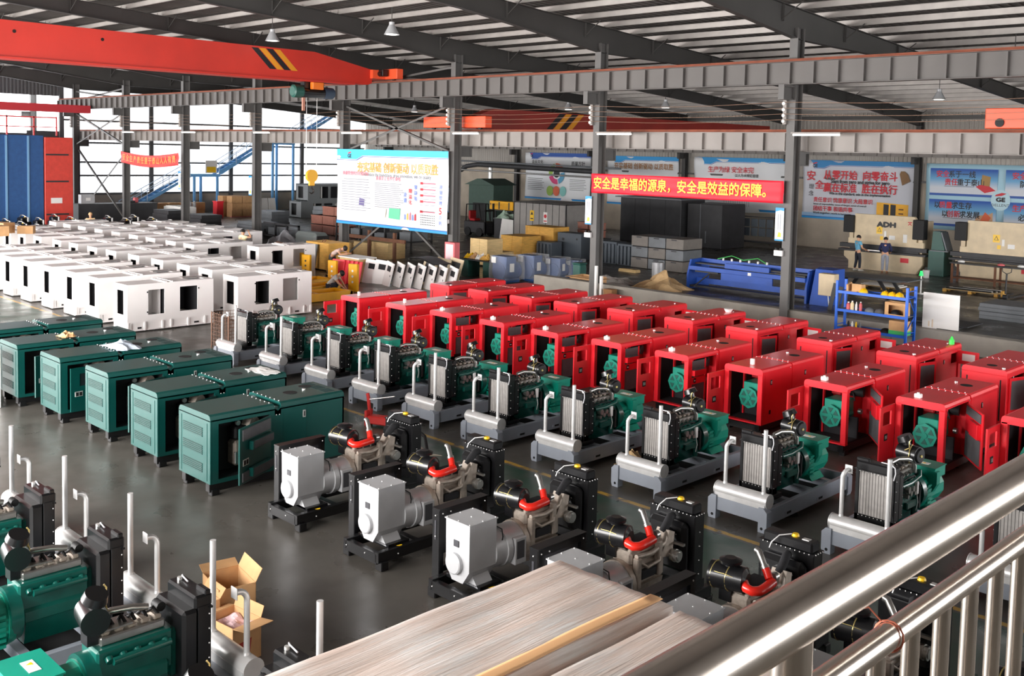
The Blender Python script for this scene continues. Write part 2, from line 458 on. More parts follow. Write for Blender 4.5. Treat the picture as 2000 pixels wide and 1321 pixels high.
runway(COLY+.62, 5.61, 6.32, -1, 'crane_beam')
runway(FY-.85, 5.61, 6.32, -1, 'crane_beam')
# cross bracing between columns
def brace(xa, za, xb, zb, y=COLY, r=.05):
    d = Vector((xb-xa, 0, zb-za)); L = d.length
    m = M(STRUCT).box(-r, r, -r, -r+.012, 0, L).box(-r, -r+.012, -r, r, 0, L)
    o = m.make('brace_beam'); o['kind'] = 'structure'; o.location = (xa, y, za); o.rotation_euler = (0, math.atan2(d.x, d.z), 0)
k4, k5 = FX[5], FX[6]                # -32.35 and -40.3
for (a, b) in ((k5, k4), (FX[10], FX[9])):
    brace(a+.15, 5.3, b-.15, 7.4); brace(a+.15, 7.4, b-.15, 5.3)
    brace(a+.15, 8.3, b-.15, roofz(29)-1.1); brace(a+.15, roofz(29)-1.1, b-.15, 8.3)
    brace(a+.15, .3, b-.15, 4.9, y=COLY+.12); brace(a+.15, 4.9, b-.15, .3, y=COLY+.12)
# ---------------------------------------------------------------- overhead things
t = thing('bridge_crane', 'large orange bridge crane girder with black and yellow end stripes above the white canopies', 'crane', (-36.7, 0, 0))
g = M(ORANGE)
def gsec(yv, zb, zt, w=.3): return [(-w, yv, zb), (w, yv, zb), (w, yv, zt), (-w, yv, zt)]
secs = [gsec(-4, 8.22, 9.5), gsec(24.6, 8.22, 9.42), gsec(27.4, 8.22, 8.92), gsec(27.6, 8.3, 8.9)]
vs = [p for q in secs for p in q]
fs = [(0, 1, 2, 3), (15, 14, 13, 12)]
for i in range(3):
    for k in range(4): fs.append((i*4+k, i*4+(k+1) % 4, i*4+4+(k+1) % 4, i*4+4+k))
g.add(vs, fs)
g.box(-.42, .42, -4, 26.6, 8.16, 8.23).box(-.36, -.3, -4, 24.6, 8.42, 8.5)
g.make('girder', t)
sp = M(mat('stripe_black', (22, 22, 26), .5), mat('stripe_yellow', (226, 150, 30), .5))
for i in range(4):
    sp.mt(i % 2); y0 = 21.6+i*.34
    for xx in (.301, -.309): sp.add([(xx, y0, 9.36), (xx, y0+.3, 9.36), (xx, y0+1.15, 8.56), (xx, y0+.85, 8.56), (xx+.008, y0, 9.36), (xx+.008, y0+.3, 9.36), (xx+.008, y0+1.15, 8.56), (xx+.008, y0+.85, 8.56)], [(0, 1, 2, 3), (4, 5, 6, 7), (0, 1, 5, 4), (2, 3, 7, 6), (1, 2, 6, 5), (0, 3, 7, 4)])
sp.make('warning_stripes', t)
et = M(ORANGEL).box(-1.3, 1.3, 28.2, 28.56, 8.5, 8.95, .02).box(-.5, .5, 27.5, 28.3, 8.5, 8.88)
et.make('end_carriage', t)
M(BLACKM).cyl((-.9, 28.38, 8.57), (-.9, 28.5, 8.57), .13).cyl((.9, 28.3, 8.57), (.9, 28.42, 8.57), .13).make('wheel', t)
M(BLACK).cyl((.2, 27.86, 8.72), (.75, 27.86, 8.72), .11).box(.5, .8, 27.8, 28.1, 8.6, 8.9, .02).make('travel_motor', t)
M(mat('hole_dark', (30, 12, 10), .8)).cyl((.295, 12.6, 9.1), (.312, 12.6, 9.1), .06).cyl((.295, 15.6, 9.1), (.312, 15.6, 9.1), .06).make('vent_hole', t)
t = thing('electric_hoist', 'green electric hoist with orange control box hanging under the large orange girder', 'hoist', (-36.7, 24.7, 0))
M(GREENB).cyl((0, -.95, 7.75), (0, -.55, 7.75), .27, n=16).cyl((0, -1.0, 7.75), (0, -.95, 7.75), .2, .27, n=16).make('gearbox', t)
M(BLACK).cyl((0, -.55, 7.72), (0, .55, 7.72), .22, n=16).box(-.14, .14, -.5, .5, 7.9, 8.16).make('drum', t)
M(mat('motor_blue_grey', (50, 66, 84), .5)).cyl((0, .55, 7.74), (0, 1.0, 7.74), .25, .24, n=16).cyl((0, 1.0, 7.74), (0, 1.05, 7.74), .2, n=16).make('motor', t)
M(mat('control_orange', (240, 120, 30), .5)).box(.2, .42, -.25, .3, 7.85, 8.15, .02).make('control_box', t)
M(mat('limit_rod', (190, 130, 110), .5)).box(-.04, .04, -.5, -.38, 6.95, 7.5).make('limit_rod', t)
M(STEEL).cyl((0, -.28, 4.35), (0, -.28, 7.6), .012, n=5).cyl((0, .24, 4.35), (0, .24, 7.6), .012, n=5).make('wire_rope', t)
t2 = M(mat('hook_yellow', (240, 178, 40), .4)).cyl((-.07, 0, 4.2), (.07, 0, 4.2), .27, n=20).box(-.05, .05, -.14, .14, 3.78, 4.0, .02).make('hook_block', t)
M(mat('hook_steel', (60, 54, 52), .4, .6)).tube([(0, .0, 3.8), (0, .02, 3.68), (0, .1, 3.6), (0, .1, 3.5), (0, 0, 3.44), (0, -.1, 3.5)], [.035, .035, .04, .04, .03, .015], 8).make('hook', t2)

t = thing('bridge_crane', 'smaller red bridge crane of the far bay with orange end carriage behind the columns', 'crane', (-33, 0, 0))
M(mat('crane_dull_red', (150, 44, 34), .5, var=.1, scale=.8)).box(-.3, .3, 31.6, 54.8, 6.42, 7.3).prism([(30.2, 6.5), (31.6, 6.42), (31.6, 7.3), (30.2, 6.85)], 'x', -.3, .3).box(-.4, .4, 30.4, 55, 6.38, 6.44).make('girder', t)
M(ORANGEL).box(-2.0, 2.0, 29.42, 29.82, 6.4, 6.88, .02).box(-.5, .5, 29.8, 30.4, 6.45, 6.85).make('end_carriage', t)
M(BLACKM).cyl((-1.5, 29.57, 6.445), (-1.5, 29.67, 6.445), .12).cyl((1.5, 29.57, 6.445), (1.5, 29.67, 6.445), .12).make('wheel', t)
sp = M(MATS['stripe_black'], MATS['stripe_yellow'])
for i in range(4):
    sp.mt(i % 2); y0 = 35+i*.45
    sp.add([(.301, y0, 6.5), (.301, y0+.4, 6.5), (.301, y0+1.3, 7.26), (.301, y0+.9, 7.26), (.309, y0, 6.5), (.309, y0+.4, 6.5), (.309, y0+1.3, 7.26), (.309, y0+.9, 7.26)], [(0, 1, 2, 3), (4, 5, 6, 7), (0, 1, 5, 4), (2, 3, 7, 6), (1, 2, 6, 5), (0, 3, 7, 4)])
sp.make('warning_stripes', t)
t = thing('bridge_crane', 'orange crane end carriage on the far runway at the edge of the picture', 'crane', (-9.6, 0, 0))
M(ORANGEL).box(-1.2, 2.0, 29.4, 29.82, 6.34, 6.9, .02).make('end_carriage', t)
M(MATS['crane_dull_red']).box(.2, .8, 29.8, 54.8, 6.42, 7.3).make('girder', t)
M(BLACKM).cyl((-.8, 29.36, 6.5), (-.8, 29.42, 6.5), .12).make('wheel', t)
t = M(mat('pink_red_beam', (190, 52, 60), .5)).box(-68.3, -67.7, 2, 28.2, 7.35, 7.85).make('far_crane_girder'); t['kind'] = 'structure'  # red girder of a more distant crane, built as a plain beam

# high-bay lamps
LAMPG = mat('lamp_glass', (255, 250, 240), .4, emit=4)
def lamp(x, y, lab, first=[None]):
    z = roofz(y)
    if first[0] is None:
        t = thing('pendant_lamp', lab, 'lamp', (x, y, z), 0, 'high-bay lamps under the roof')
        M(STRUCTD).cyl((0, 0, -.55), (0, 0, .26), .015, n=6).make('rod', t)
        M(ALTG).cyl((0, 0, -.95), (0, 0, -.6), .28, .1, n=18, cap=False).cyl((0, 0, -.7), (0, 0, -.5), .1, n=12).make('lamp_shade', t)
        M(LAMPG).cyl((0, 0, -.95), (0, 0, -.9), .2, n=16).make('bulb', t)
        first[0] = t
    else: dup(first[0], (x, y, z), 0, lab)
lamp(-29.2, 23, 'grey high-bay lamp hanging nearest over the hoist end of the orange crane')
lamp(-35.5, 22, 'high-bay lamp above the striped end of the large orange crane')
lamp(-33.5, 45.3, 'high-bay lamp over the far bay between the second and third columns')
lamp(-18.2, 44.2, 'high-bay lamp over the press brakes in the far bay')
lamp(-54.5, 45, 'high-bay lamp in the gap of the cross bracing above the large banner')
lamp(-40.5, 45.2, 'high-bay lamp in front of the dull red crane girder')
lamp(-12.2, 35.5, 'high-bay lamp just above the near runway rail by the picture edge')
# white tube lights on the columns
lab = ['fourth', 'third', 'second', 'first', 'fifth', 'sixth', 'seventh']
first = None
for i, k in enumerate((5, 4, 3, 6, 7, 8, 9)):
    nm = ['column beside the large banner', 'column at the left end of the red slogan banner', 'column at the right end of the red slogan banner', 'column on the hoist side of the large banner', 'column behind the white canopies and cream-shirted worker', 'column at the right end of the small red banner', 'column at the left end of the small red banner'][i]
    lb = 'white tube light arm on the '+nm
    if first is None:
        first = thing('tube_light', lb, 'light', (FX[k], 28.7, 6.14), 0, 'tube lights on the columns')
        M(STRUCTL).box(.1, 1.75, -.06, .06, .02, .07).make('housing', first)
        M(LAMPG).cyl((.15, 0, -.01), (1.7, 0, -.01), .03, n=8).make('tube', first)
    else: dup(first, (FX[k], 28.7, 6.14), 0, lb)
# conductor wires with insulators
for i, z in enumerate((7.15, 6.96, 6.78, 6.6)):
    pts = []
    for a in range(len(FX)-2):
        for s in range(6):
            u = s/6; pts.append((FX[a]-.2+(FX[a+1]-FX[a])*u, 28.66, z-.09*math.sin(PI*u)))
    o = M(mat('bare_copper_wire', (150, 120, 100), .4, .5)).tube(pts, .009, 4).make('conductor_wire')
    tag(o, ['topmost', 'second', 'third', 'lowest'][i]+' thin bare conductor wire strung along the columns', 'wire', 'conductor wires along the columns')
first = None
PORC = mat('porcelain', (232, 226, 218), .3)
names = ['right end of the red slogan banner', 'left end of the red slogan banner', 'right edge of the large banner', 'left edge of the large banner', 'hoist hook', 'right end of the small red banner', 'left end of the small red banner', 'blue enclosure']
for i in range(8):
    lb = 'stack of porcelain insulators on the column by the '+names[i]
    if first is None:
        im = M(PORC, STRUCTL); 
        for z in (7.15, 6.96, 6.78, 6.6): im.cyl((-.18, 28.7, z-.05), (-.18, 28.62, z-.05), .055, n=10)
        im.mt(1).box(-.24, -.12, 28.7, 28.785, 6.45, 7.3)
        first = im.make('insulator_rack'); tag(first, lb, 'insulator', 'insulators on the columns'); first.location = (FX[3], 0, 0)
    else:
        o = first.copy(); COL.objects.link(o); o.location = (FX[3+i], 0, 0); o['label'] = lb
# ---------------------------------------------------------------- banners and signs
BW = mat('banner_white', (236, 238, 240), .55); BB = mat('banner_blue', (40, 150, 214), .5); BB2 = mat('banner_deep_blue', (34, 84, 168), .5)
BR = mat('banner_red', (232, 26, 50), .55); TY = mat('lettering_yellow', (252, 224, 60), .5); TR = mat('lettering_red', (206, 32, 48), .5)
TK = mat('lettering_black', (28, 28, 32), .5); TO = mat('lettering_orange', (240, 170, 80), .5); TG = mat('lettering_grey', (150, 152, 158), .5); TP = mat('lettering_pink', (236, 110, 130), .5)
TV = mat('lettering_violet', (120, 140, 210), .5); PB = mat('banner_pale_blue', (168, 208, 224), .5)
def gradient_blue():
    m = bpy.data.materials.new('banner_blue_fade'); m.use_nodes = True; nt = m.node_tree; b = nt.nodes['Principled BSDF']; b.inputs['Roughness'].default_value = .55
    tc = nt.nodes.new('ShaderNodeTexCoord'); sp = nt.nodes.new('ShaderNodeSeparateXYZ'); r = nt.nodes.new('ShaderNodeValToRGB'); e = r.color_ramp.elements
    e[0].position = .3; e[0].color = rgb(214, 218, 226); e[1].position = .95; e[1].color = rgb(28, 84, 170); k = e.new(.6); k.color = rgb(110, 172, 214)
    nt.links.new(tc.outputs['Generated'], sp.inputs[0]); nt.links.new(sp.outputs[2], r.inputs[0]); nt.links.new(r.outputs[0], b.inputs[0]); return m
BF = gradient_blue()
def sheet_banner(name, lab, cat, x0, x1, z0, z1, y, m, sag=.0, wav=.02, nx=40, nz=10, group=None):
    w, h = x1-x0, z1-z0
    t = thing(name, lab, cat, (x0, y, z0), 0, group)
    M(m).sheet(lambda u, v: (u*w, wav*math.sin(u*17+v*5)*.5+wav*.5*math.sin(u*7-v*9), v*h-sag*math.sin(PI*u)), nx, nz).make('cloth', t, .006)
    return t, w, h
def strip(t, name, m, x0, x1, z0, z1, d=-.028):
    return M(m).box(x0, x1, d-.004, d, z0, z1).make(name, t)
def poly(t, name, m, pts, d=-.03):
    return M(m).prism(pts, 'y', d-.004, d).make(name, t)
def blue_top(t, w, h, m=None):
    poly(t, 'header_band', m or BB, [(0, h*.87), (w*.19, h*.87), (w*.25, h*.92), (w, h*.92), (w, h), (0, h)])
    poly(t, 'header_line', BB2, [(0, h*.855), (w*.195, h*.855), (w*.255, h*.905), (w, h*.905), (w, h*.912), (w*.252, h*.912), (w*.192, h*.862), (0, h*.862)])
    strip(t, 'footer_band', BB, 0, w, 0, h*.035)
    strip(t, 'footer_band', BB2, 0, w, h*.03, h*.04, -.03)
# red slogan banner between two columns
t, w, h = sheet_banner('slogan_banner', 'red slogan banner with large yellow characters strung between two columns', 'banner', FX[4]+.0, FX[3]-.05, 3.97, 4.68, 28.62, BR, 0, .02)
text('lettering', '安全是幸福的源泉，安全是效益的保障。', TY, .46, t, (w*.485, -.03, h*.48), FACE, .008, 'CENTER', .9)
# small sagging one
t, w, h = sheet_banner('slogan_banner', 'small sagging red slogan banner with faded orange characters far down the column row', 'banner', FX[9]+.1, FX[8]-.1, 4.2, 4.92, 28.62, mat('banner_faded_red', (226, 70, 66), .55), .22, .03)
for i, ch in enumerate('安全生产责任重于泰山人人有责'):
    u = (i+1)/15; text('lettering', ch, TO, .46, t, (w*u, -.05, h*.5-.22*math.sin(PI*u)), FACE, .004, 'CENTER')
# large quality banner
t, w, h = sheet_banner('quality_banner', 'large white quality banner with blue header and orange slogan between two columns', 'banner', FX[6]-.05, FX[5]-.0, 1.84, 5.37, 28.62, BW, .0, .03)
blue_top(t, w, h, mat('banner_sky_blue', (70, 196, 240), .5))
text('lettering', '夯实基础 创新驱动 以质取胜', TO, .5, t, (w*.56, -.035, h*.76), FACE, .008, 'CENTER', .92)
text('lettering', 'Consolidate the foundation, drive innovation, win by quality', TG, .24, t, (w*.55, -.035, h*.675), FACE, .002, 'CENTER', .86)
text('lettering', '质量管理的历史和目标', TP, .2, t, (w*.06, -.035, h*.68), FACE, .002); text('lettering', '质量是企业的生命线', TP, .2, t, (w*.38, -.035, h*.63), FACE, .002)
for i in range(13):
    strip(t, 'print_line', TG, w*(.07 if i == 0 else .05), w*(.31+.02*math.sin(i*3)), h*(.60-.034*i), h*(.61-.034*i), -.032) if i % 1 == 0 else 0
    strip(t, 'print_line', TG, w*.37, w*(.61+.02*math.sin(i*5)), h*(.565-.034*i*.75), h*(.575-.034*i*.75), -.032)
for i, (s, m_) in enumerate((('质量', TV), ('精益化', TR), ('零缺陷', TV))): 
    for j, ch in enumerate(s): text('lettering', ch, m_, .22, t, (w*(.645+.045*i), -.035, h*(.44-.07*j+.05*i)), FACE, .004, 'CENTER')
for i, n in enumerate('一二三四五'):
    strip(t, 'print_block', TR, w*.775, w*.797, h*(.585-.075*i-.05*(i == 4)), h*(.615-.075*i-.05*(i == 4)), -.033); strip(t, 'print_line', TP, w*.8, w*.9, h*(.593-.075*i-.05*(i == 4)), h*(.607-.075*i-.05*(i == 4)), -.033)
    strip(t, 'print_line', TG, w*.775, w*.91, h*(.553-.075*i), h*(.56-.075*i), -.033)
text('lettering', '5', TR, .4, t, (w*.945, -.035, h*.27), FACE, .01, 'CENTER')
for i, ch in enumerate('质量管理'): text('lettering', ch, TV, .2, t, (w*.945, -.035, h*(.56-.065*i)), FACE, .002, 'CENTER')
for i, ch in enumerate('原则'): text('lettering', ch, TV, .2, t, (w*.945, -.035, h*(.19-.065*i)), FACE, .002, 'CENTER')
for j in range(5):
    for i in range(9): strip(t, 'print_dot', TK, w*(.78+.014*i), w*(.787+.014*i), h*(.2-.028*j), h*(.21-.028*j), -.033)
poly(t, 'print_picture', mat('print_green', (96, 190, 150), .5), [(w*.50, h*.13), (w*.6, h*.12), (w*.605, h*.26), (w*.505, h*.265)])
poly(t, 'print_picture', mat('print_cream', (240, 230, 206), .5), [(w*.375, h*.16), (w*.47, h*.13), (w*.48, h*.25), (w*.4, h*.27)])
poly(t, 'print_picture', mat('print_purple', (96, 84, 140), .5), [(w*.22, h*.27), (w*.27, h*.25), (w*.275, h*.35), (w*.225, h*.36)])
for i, c in enumerate((TV, TO, TP, TV, TR)): poly(t, 'print_picture', c, [(w*(.64+.022*i), h*.13), (w*(.655+.022*i), h*.13), (w*(.65+.022*i), h*(.2+.02*(i % 3))), (w*(.64+.022*i), h*.2)])
def mark(t, x, z, s):       # red swoosh over two bold letters
    poly(t, 'emblem', TR, [(x-s*.5, z+s*.35), (x+s*.1, z+s*.42), (x+s*.5, z+s*.62), (x+s*.2, z+s*.68), (x-s*.4, z+s*.5)], -.036)
    text('emblem', 'GE', TK, s*.8, t, (x, -.038, z), (PI/2, 0, 0), s*.03, 'CENTER', 1)
mark(t, w*.125, h*.91, .3)
# far wall banners
yB = 57.02
t, w, h = sheet_banner('culture_banner', 'white culture banner with a ring of coloured arcs, leftmost on the far wall', 'banner', -55.4, -48.7, 1.85, 5.4, yB, BW, .04, .06)
blue_top(t, w, h, BB2)
def ring(t, cx, cz, r0, r1, a0, a1, m):
    n = 10; o_ = [(cx+r1*math.cos(a0+(a1-a0)*i/n), cz+r1*math.sin(a0+(a1-a0)*i/n)) for i in range(n+1)]; i_ = [(cx+r0*math.cos(a1-(a1-a0)*i/n), cz+r0*math.sin(a1-(a1-a0)*i/n)) for i in range(n+1)]
    poly(t, 'print_ring', m, o_+i_, -.07)
pc = [mat('print_orange_red', (232, 110, 70), .5), mat('print_blue', (90, 160, 196), .5), mat('print_magenta', (214, 60, 120), .5), mat('print_lime', (160, 196, 80), .5)]
for i in range(4): ring(t, w*.5, h*.56, .42, .8, PI*.55-i*PI/2, PI*.1-i*PI/2, pc[i])
poly(t, 'print_disc', TK, [(w*.5+.3*math.cos(2*PI*i/20), h*.56+.3*math.sin(2*PI*i/20)) for i in range(20)], -.07)
for i, c in enumerate((pc[3], pc[0], mat('print_aqua', (140, 206, 200), .5))): poly(t, 'print_disc', c, [(w*(.4+.1*i)+.33*math.cos(2*PI*k/20), h*.19+.38*math.sin(2*PI*k/20)) for k in range(20)], -.07)
for i in range(7): strip(t, 'print_line', TK, w*.05, w*(.29+.02*math.sin(i*4)), h*(.44-.04*i), h*(.448-.04*i), -.07); strip(t, 'print_line', TK, w*.7, w*(.93+.03*math.sin(i*3)), h*(.44-.035*i), h*(.447-.035*i), -.07)
text('lettering', '企业文化', TK, .3, t, (w*.2, -.075, h*.8), FACE, .003, 'CENTER'); text('lettering', '质量方针', TK, .34, t, (w*.82, -.075, h*.78), FACE, .003, 'CENTER')
mark(t, w*.1, h*.93, .3)
t, w, h = sheet_banner('quality_banner', 'far wall banner with orange slogan, above the red slogan banner left part', 'banner', -47.1, -40.9, 1.85, 5.3, yB, BW, .05, .06)
blue_top(t, w, h); text('lettering', '夯实基础 创新驱动 以质取胜', mat('lettering_bronze', (176, 120, 60), .5), .46, t, (w*.52, -.075, h*.79), FACE, .006, 'CENTER', .9); mark(t, w*.08, h*.93, .3)
t, w, h = sheet_banner('safety_banner', 'sagging far wall safety banner with red characters behind looped cables', 'banner', -39.6, -32.8, 1.95, 5.35, yB, BW, .12, .08)
blue_top(t, w, h); text('lettering', '生产为绿 安全未完', TR, .42, t, (w*.42, -.1, h*.76), FACE, .006, 'CENTER'); text('lettering', '以人为本规范管理', TK, .22, t, (w*.6, -.1, h*.66), FACE, .003, 'CENTER')
for i in range(12): strip(t, 'print_line', TK, w*(.36+.025*i), w*(.362+.025*i), h*.08, h*.2, -.09)
mark(t, w*.06, h*.9, .3)
t, w, h = sheet_banner('safety_banner', 'far wall safety banner with yellow generator print, behind the first press brake', 'banner', -31.55, -24.6, 1.78, 5.32, yB, mat('banner_silver', (206, 208, 216), .55), .03, .06)
blue_top(t, w, h, mat('banner_teal_blue', (40, 130, 190), .5)); strip(t, 'footer_band', mat('banner_mist_blue', (150, 186, 220), .5), 0, w, .04*h, .1*h, -.029)
for s_, z_, sz in (('从零开始  向零奋斗', .745, .58), ('赢在标准  胜在执行', .53, .58)): text('lettering', s_, TR, sz, t, (w*.53, -.085, h*z_), FACE, .014, 'CENTER', .93)
text('lettering', 'Start from zero and strive for zero', TK, .3, t, (w*.53, -.085, h*.645), FACE, .01, 'CENTER', .86); text('lettering', 'Win in the standard, win in the implementation', TK, .22, t, (w*.53, -.085, h*.44), FACE, .006, 'CENTER', .9)
text('lettering', '责任意识 忧患意识 大局意识', TR, .32, t, (w*.11, -.085, h*.32), FACE, .006, 'LEFT', .94); text('lettering', '团结干事 和谐共事', TR, .32, t, (w*.11, -.085, h*.17), FACE, .006, 'LEFT', .96)
text('lettering', 'Sense of responsibility, sense of danger, sense of overall', TK, .15, t, (w*.11, -.085, h*.25), FACE, .002, 'LEFT', 1); text('lettering', 'Work together, work in harmony', TK, .17, t, (w*.11, -.085, h*.1), FACE, .002, 'LEFT', 1.05)
text('lettering', '安', TR, .62, t, (w*.08, -.085, h*.72), FACE, .012, 'CENTER'); text('lettering', '全', TR, .56, t, (w*.16, -.085, h*.57), FACE, .012, 'CENTER'); text('lettering', '理', TK, .34, t, (w*.085, -.085, h*.54), FACE, .0, 'CENTER'); text('lettering', '念', TK, .34, t, (w*.085, -.085, h*.42), FACE, .0, 'CENTER')
poly(t, 'print_picture', mat('print_sack_brown', (128, 92, 50), .5), [(w*.90, h*.62), (w*.965, h*.69), (w*.945, h*.8), (w*.915, h*.85), (w*.885, h*.85), (w*.875, h*.8)], -.08)
poly(t, 'print_picture', YELP, [(w*.69, h*.12), (w*.96, h*.1), (w*.96, h*.31), (w*.69, h*.33)], -.078)
for u in (.75, .81): poly(t, 'print_picture', TK, [(w*u, h*.13), (w*(u+.045), h*.125), (w*(u+.045), h*.3), (w*u, h*.305)], -.083)
for z_ in (.15, .22): strip(t, 'print_line', WOODB, w*.88, w*.92, h*z_, h*(z_+.02), -.083)
mark(t, w*.11, h*.9, .34)
t, w, h = sheet_banner('safety_banner', 'pale blue four-panel safety banner with a round emblem, rightmost on the far wall', 'banner', -23.95, -15.9, 1.62, 5.28, yB, PB, .0, .05)
for (a, b, c, d) in ((.03, .48, .52, .93), (.03, .48, .06, .46), (.53, .98, .52, .93), (.53, .98, .06, .46)):
    M(BF).box(w*a, w*b, -.075, -.07, h*c, h*d).make('print_panel', t); strip(t, 'print_band', BB2, w*a, w*b, h*c, h*(c+.035), -.077)
def lt(s_, x, z, m_, sz=.4): text('lettering', s_, m_, sz, t, (w*x, -.085, h*z), FACE, .008, 'LEFT', .92)
lt('安全', .07, .84, TR); lt('系于一线', .155, .84, TK); lt('责任', .13, .72, TR); lt('重于泰山', .215, .72, TK); lt('以', .065, .37, TK); lt('质量', .1, .37, TR); lt('求生存', .185, .37, TK); lt('以', .12, .24, TK); lt('创新', .155, .24, TR); lt('求发展', .24, .24, TK)
lt('安全在', .57, .84, TR); lt('防范', .62, .72, TK); lt('生产', .58, .37, TR); lt('必须安全', .62, .24, TK)
for z_ in (.66, .18): strip(t, 'print_line', TK, w*.13, w*.33, h*z_, h*(z_+.006), -.085)
poly(t, 'emblem_disc', mat('disc_pale', (190, 222, 232), .5), [(w*.505+.5*math.cos(2*PI*i/28), h*.485+.56*math.sin(2*PI*i/28)) for i in range(28)], -.083)
poly(t, 'emblem', TR, [(w*.505-.3, h*.54), (w*.505+.05, h*.55), (w*.505+.3, h*.585), (w*.505+.05, h*.595), (w*.505-.25, h*.565)], -.09); text('emblem', 'GE', TK, .3, t, (w*.505, -.092, h*.49), FACE, .02, 'CENTER', 1.3); text('emblem', 'DELLENT', TK, .2, t, (w*.505, -.092, h*.41), FACE, .0, 'CENTER', 1, spacing=1.15)
poly(t, 'print_picture', mat('print_wood', (170, 130, 66), .5), [(w*.37, h*.66), (w*.43, h*.64), (w*.435, h*.82), (w*.38, h*.85)], -.083); poly(t, 'print_picture', TR, [(w*.34, h*.67), (w*.4, h*.58), (w*.47, h*.62), (w*.43, h*.68), (w*.37, h*.7)], -.085)
poly(t, 'print_picture', mat('print_tan', (214, 168, 130), .5), [(w*.33, h*.09), (w*.46, h*.08), (w*.46, h*.3), (w*.43, h*.26), (w*.36, h*.24)], -.082); poly(t, 'print_picture', pc[0], [(w*.38, h*.17), (w*.42, h*.12), (w*.45, h*.22), (w*.41, h*.3)], -.085)
# column notice boards
NB = mat('notice_board', (226, 238, 244), .5)
for i, (k, n) in enumerate(((3, 'right'), (4, 'left'), (5, ''), (7, ''), (8, ''))):
    nm = {3: 'at the right end of the red slogan banner', 4: 'at the left end of the red slogan banner', 5: 'beside the right edge of the large quality banner', 7: 'beside the stacks of grey sheet parts', 8: 'beside the cardboard boxes under the blue stair'}[k]
    t = thing('notice_board', 'white notice board on the column '+nm, 'sign', (FX[k]-.22, 28.74, 2.78), 0, 'notice boards on the columns')
    M(NB).box(-.15, .15, -.012, .0, 0, 1.05).make('board', t)
    poly(t, 'print_band', BB, [(-.15, .92), (.02, .97), (.15, .95), (.15, 1.05), (-.15, 1.05)], -.012); strip(t, 'print_band', BB, -.15, .15, 0, .05, -.012)
    for c_ in (-.06, .02): strip(t, 'print_line', TG, c_, c_+.025, .35, .85, -.012)
    poly(t, 'print_picture', TY, [(-.06, .12), (.07, .12), (.07, .25), (-.02, .28)], -.012)
    if k < 6:
        o = M(WHITE, BLACKM).box(-.3, 0, -.1, 0, 0, .18, .01).mt(1).cyl((-.24, -.05, .19), (-.24, -.05, .25), .045, n=10).cyl((-.08, -.05, .19), (-.08, -.05, .25), .045, n=10).make('switch_box')
        tag(o, 'white lamp box on the column '+nm, 'lamp', 'lamp boxes on the columns'); o.location = (FX[k]-.06, 28.78, 2.3)
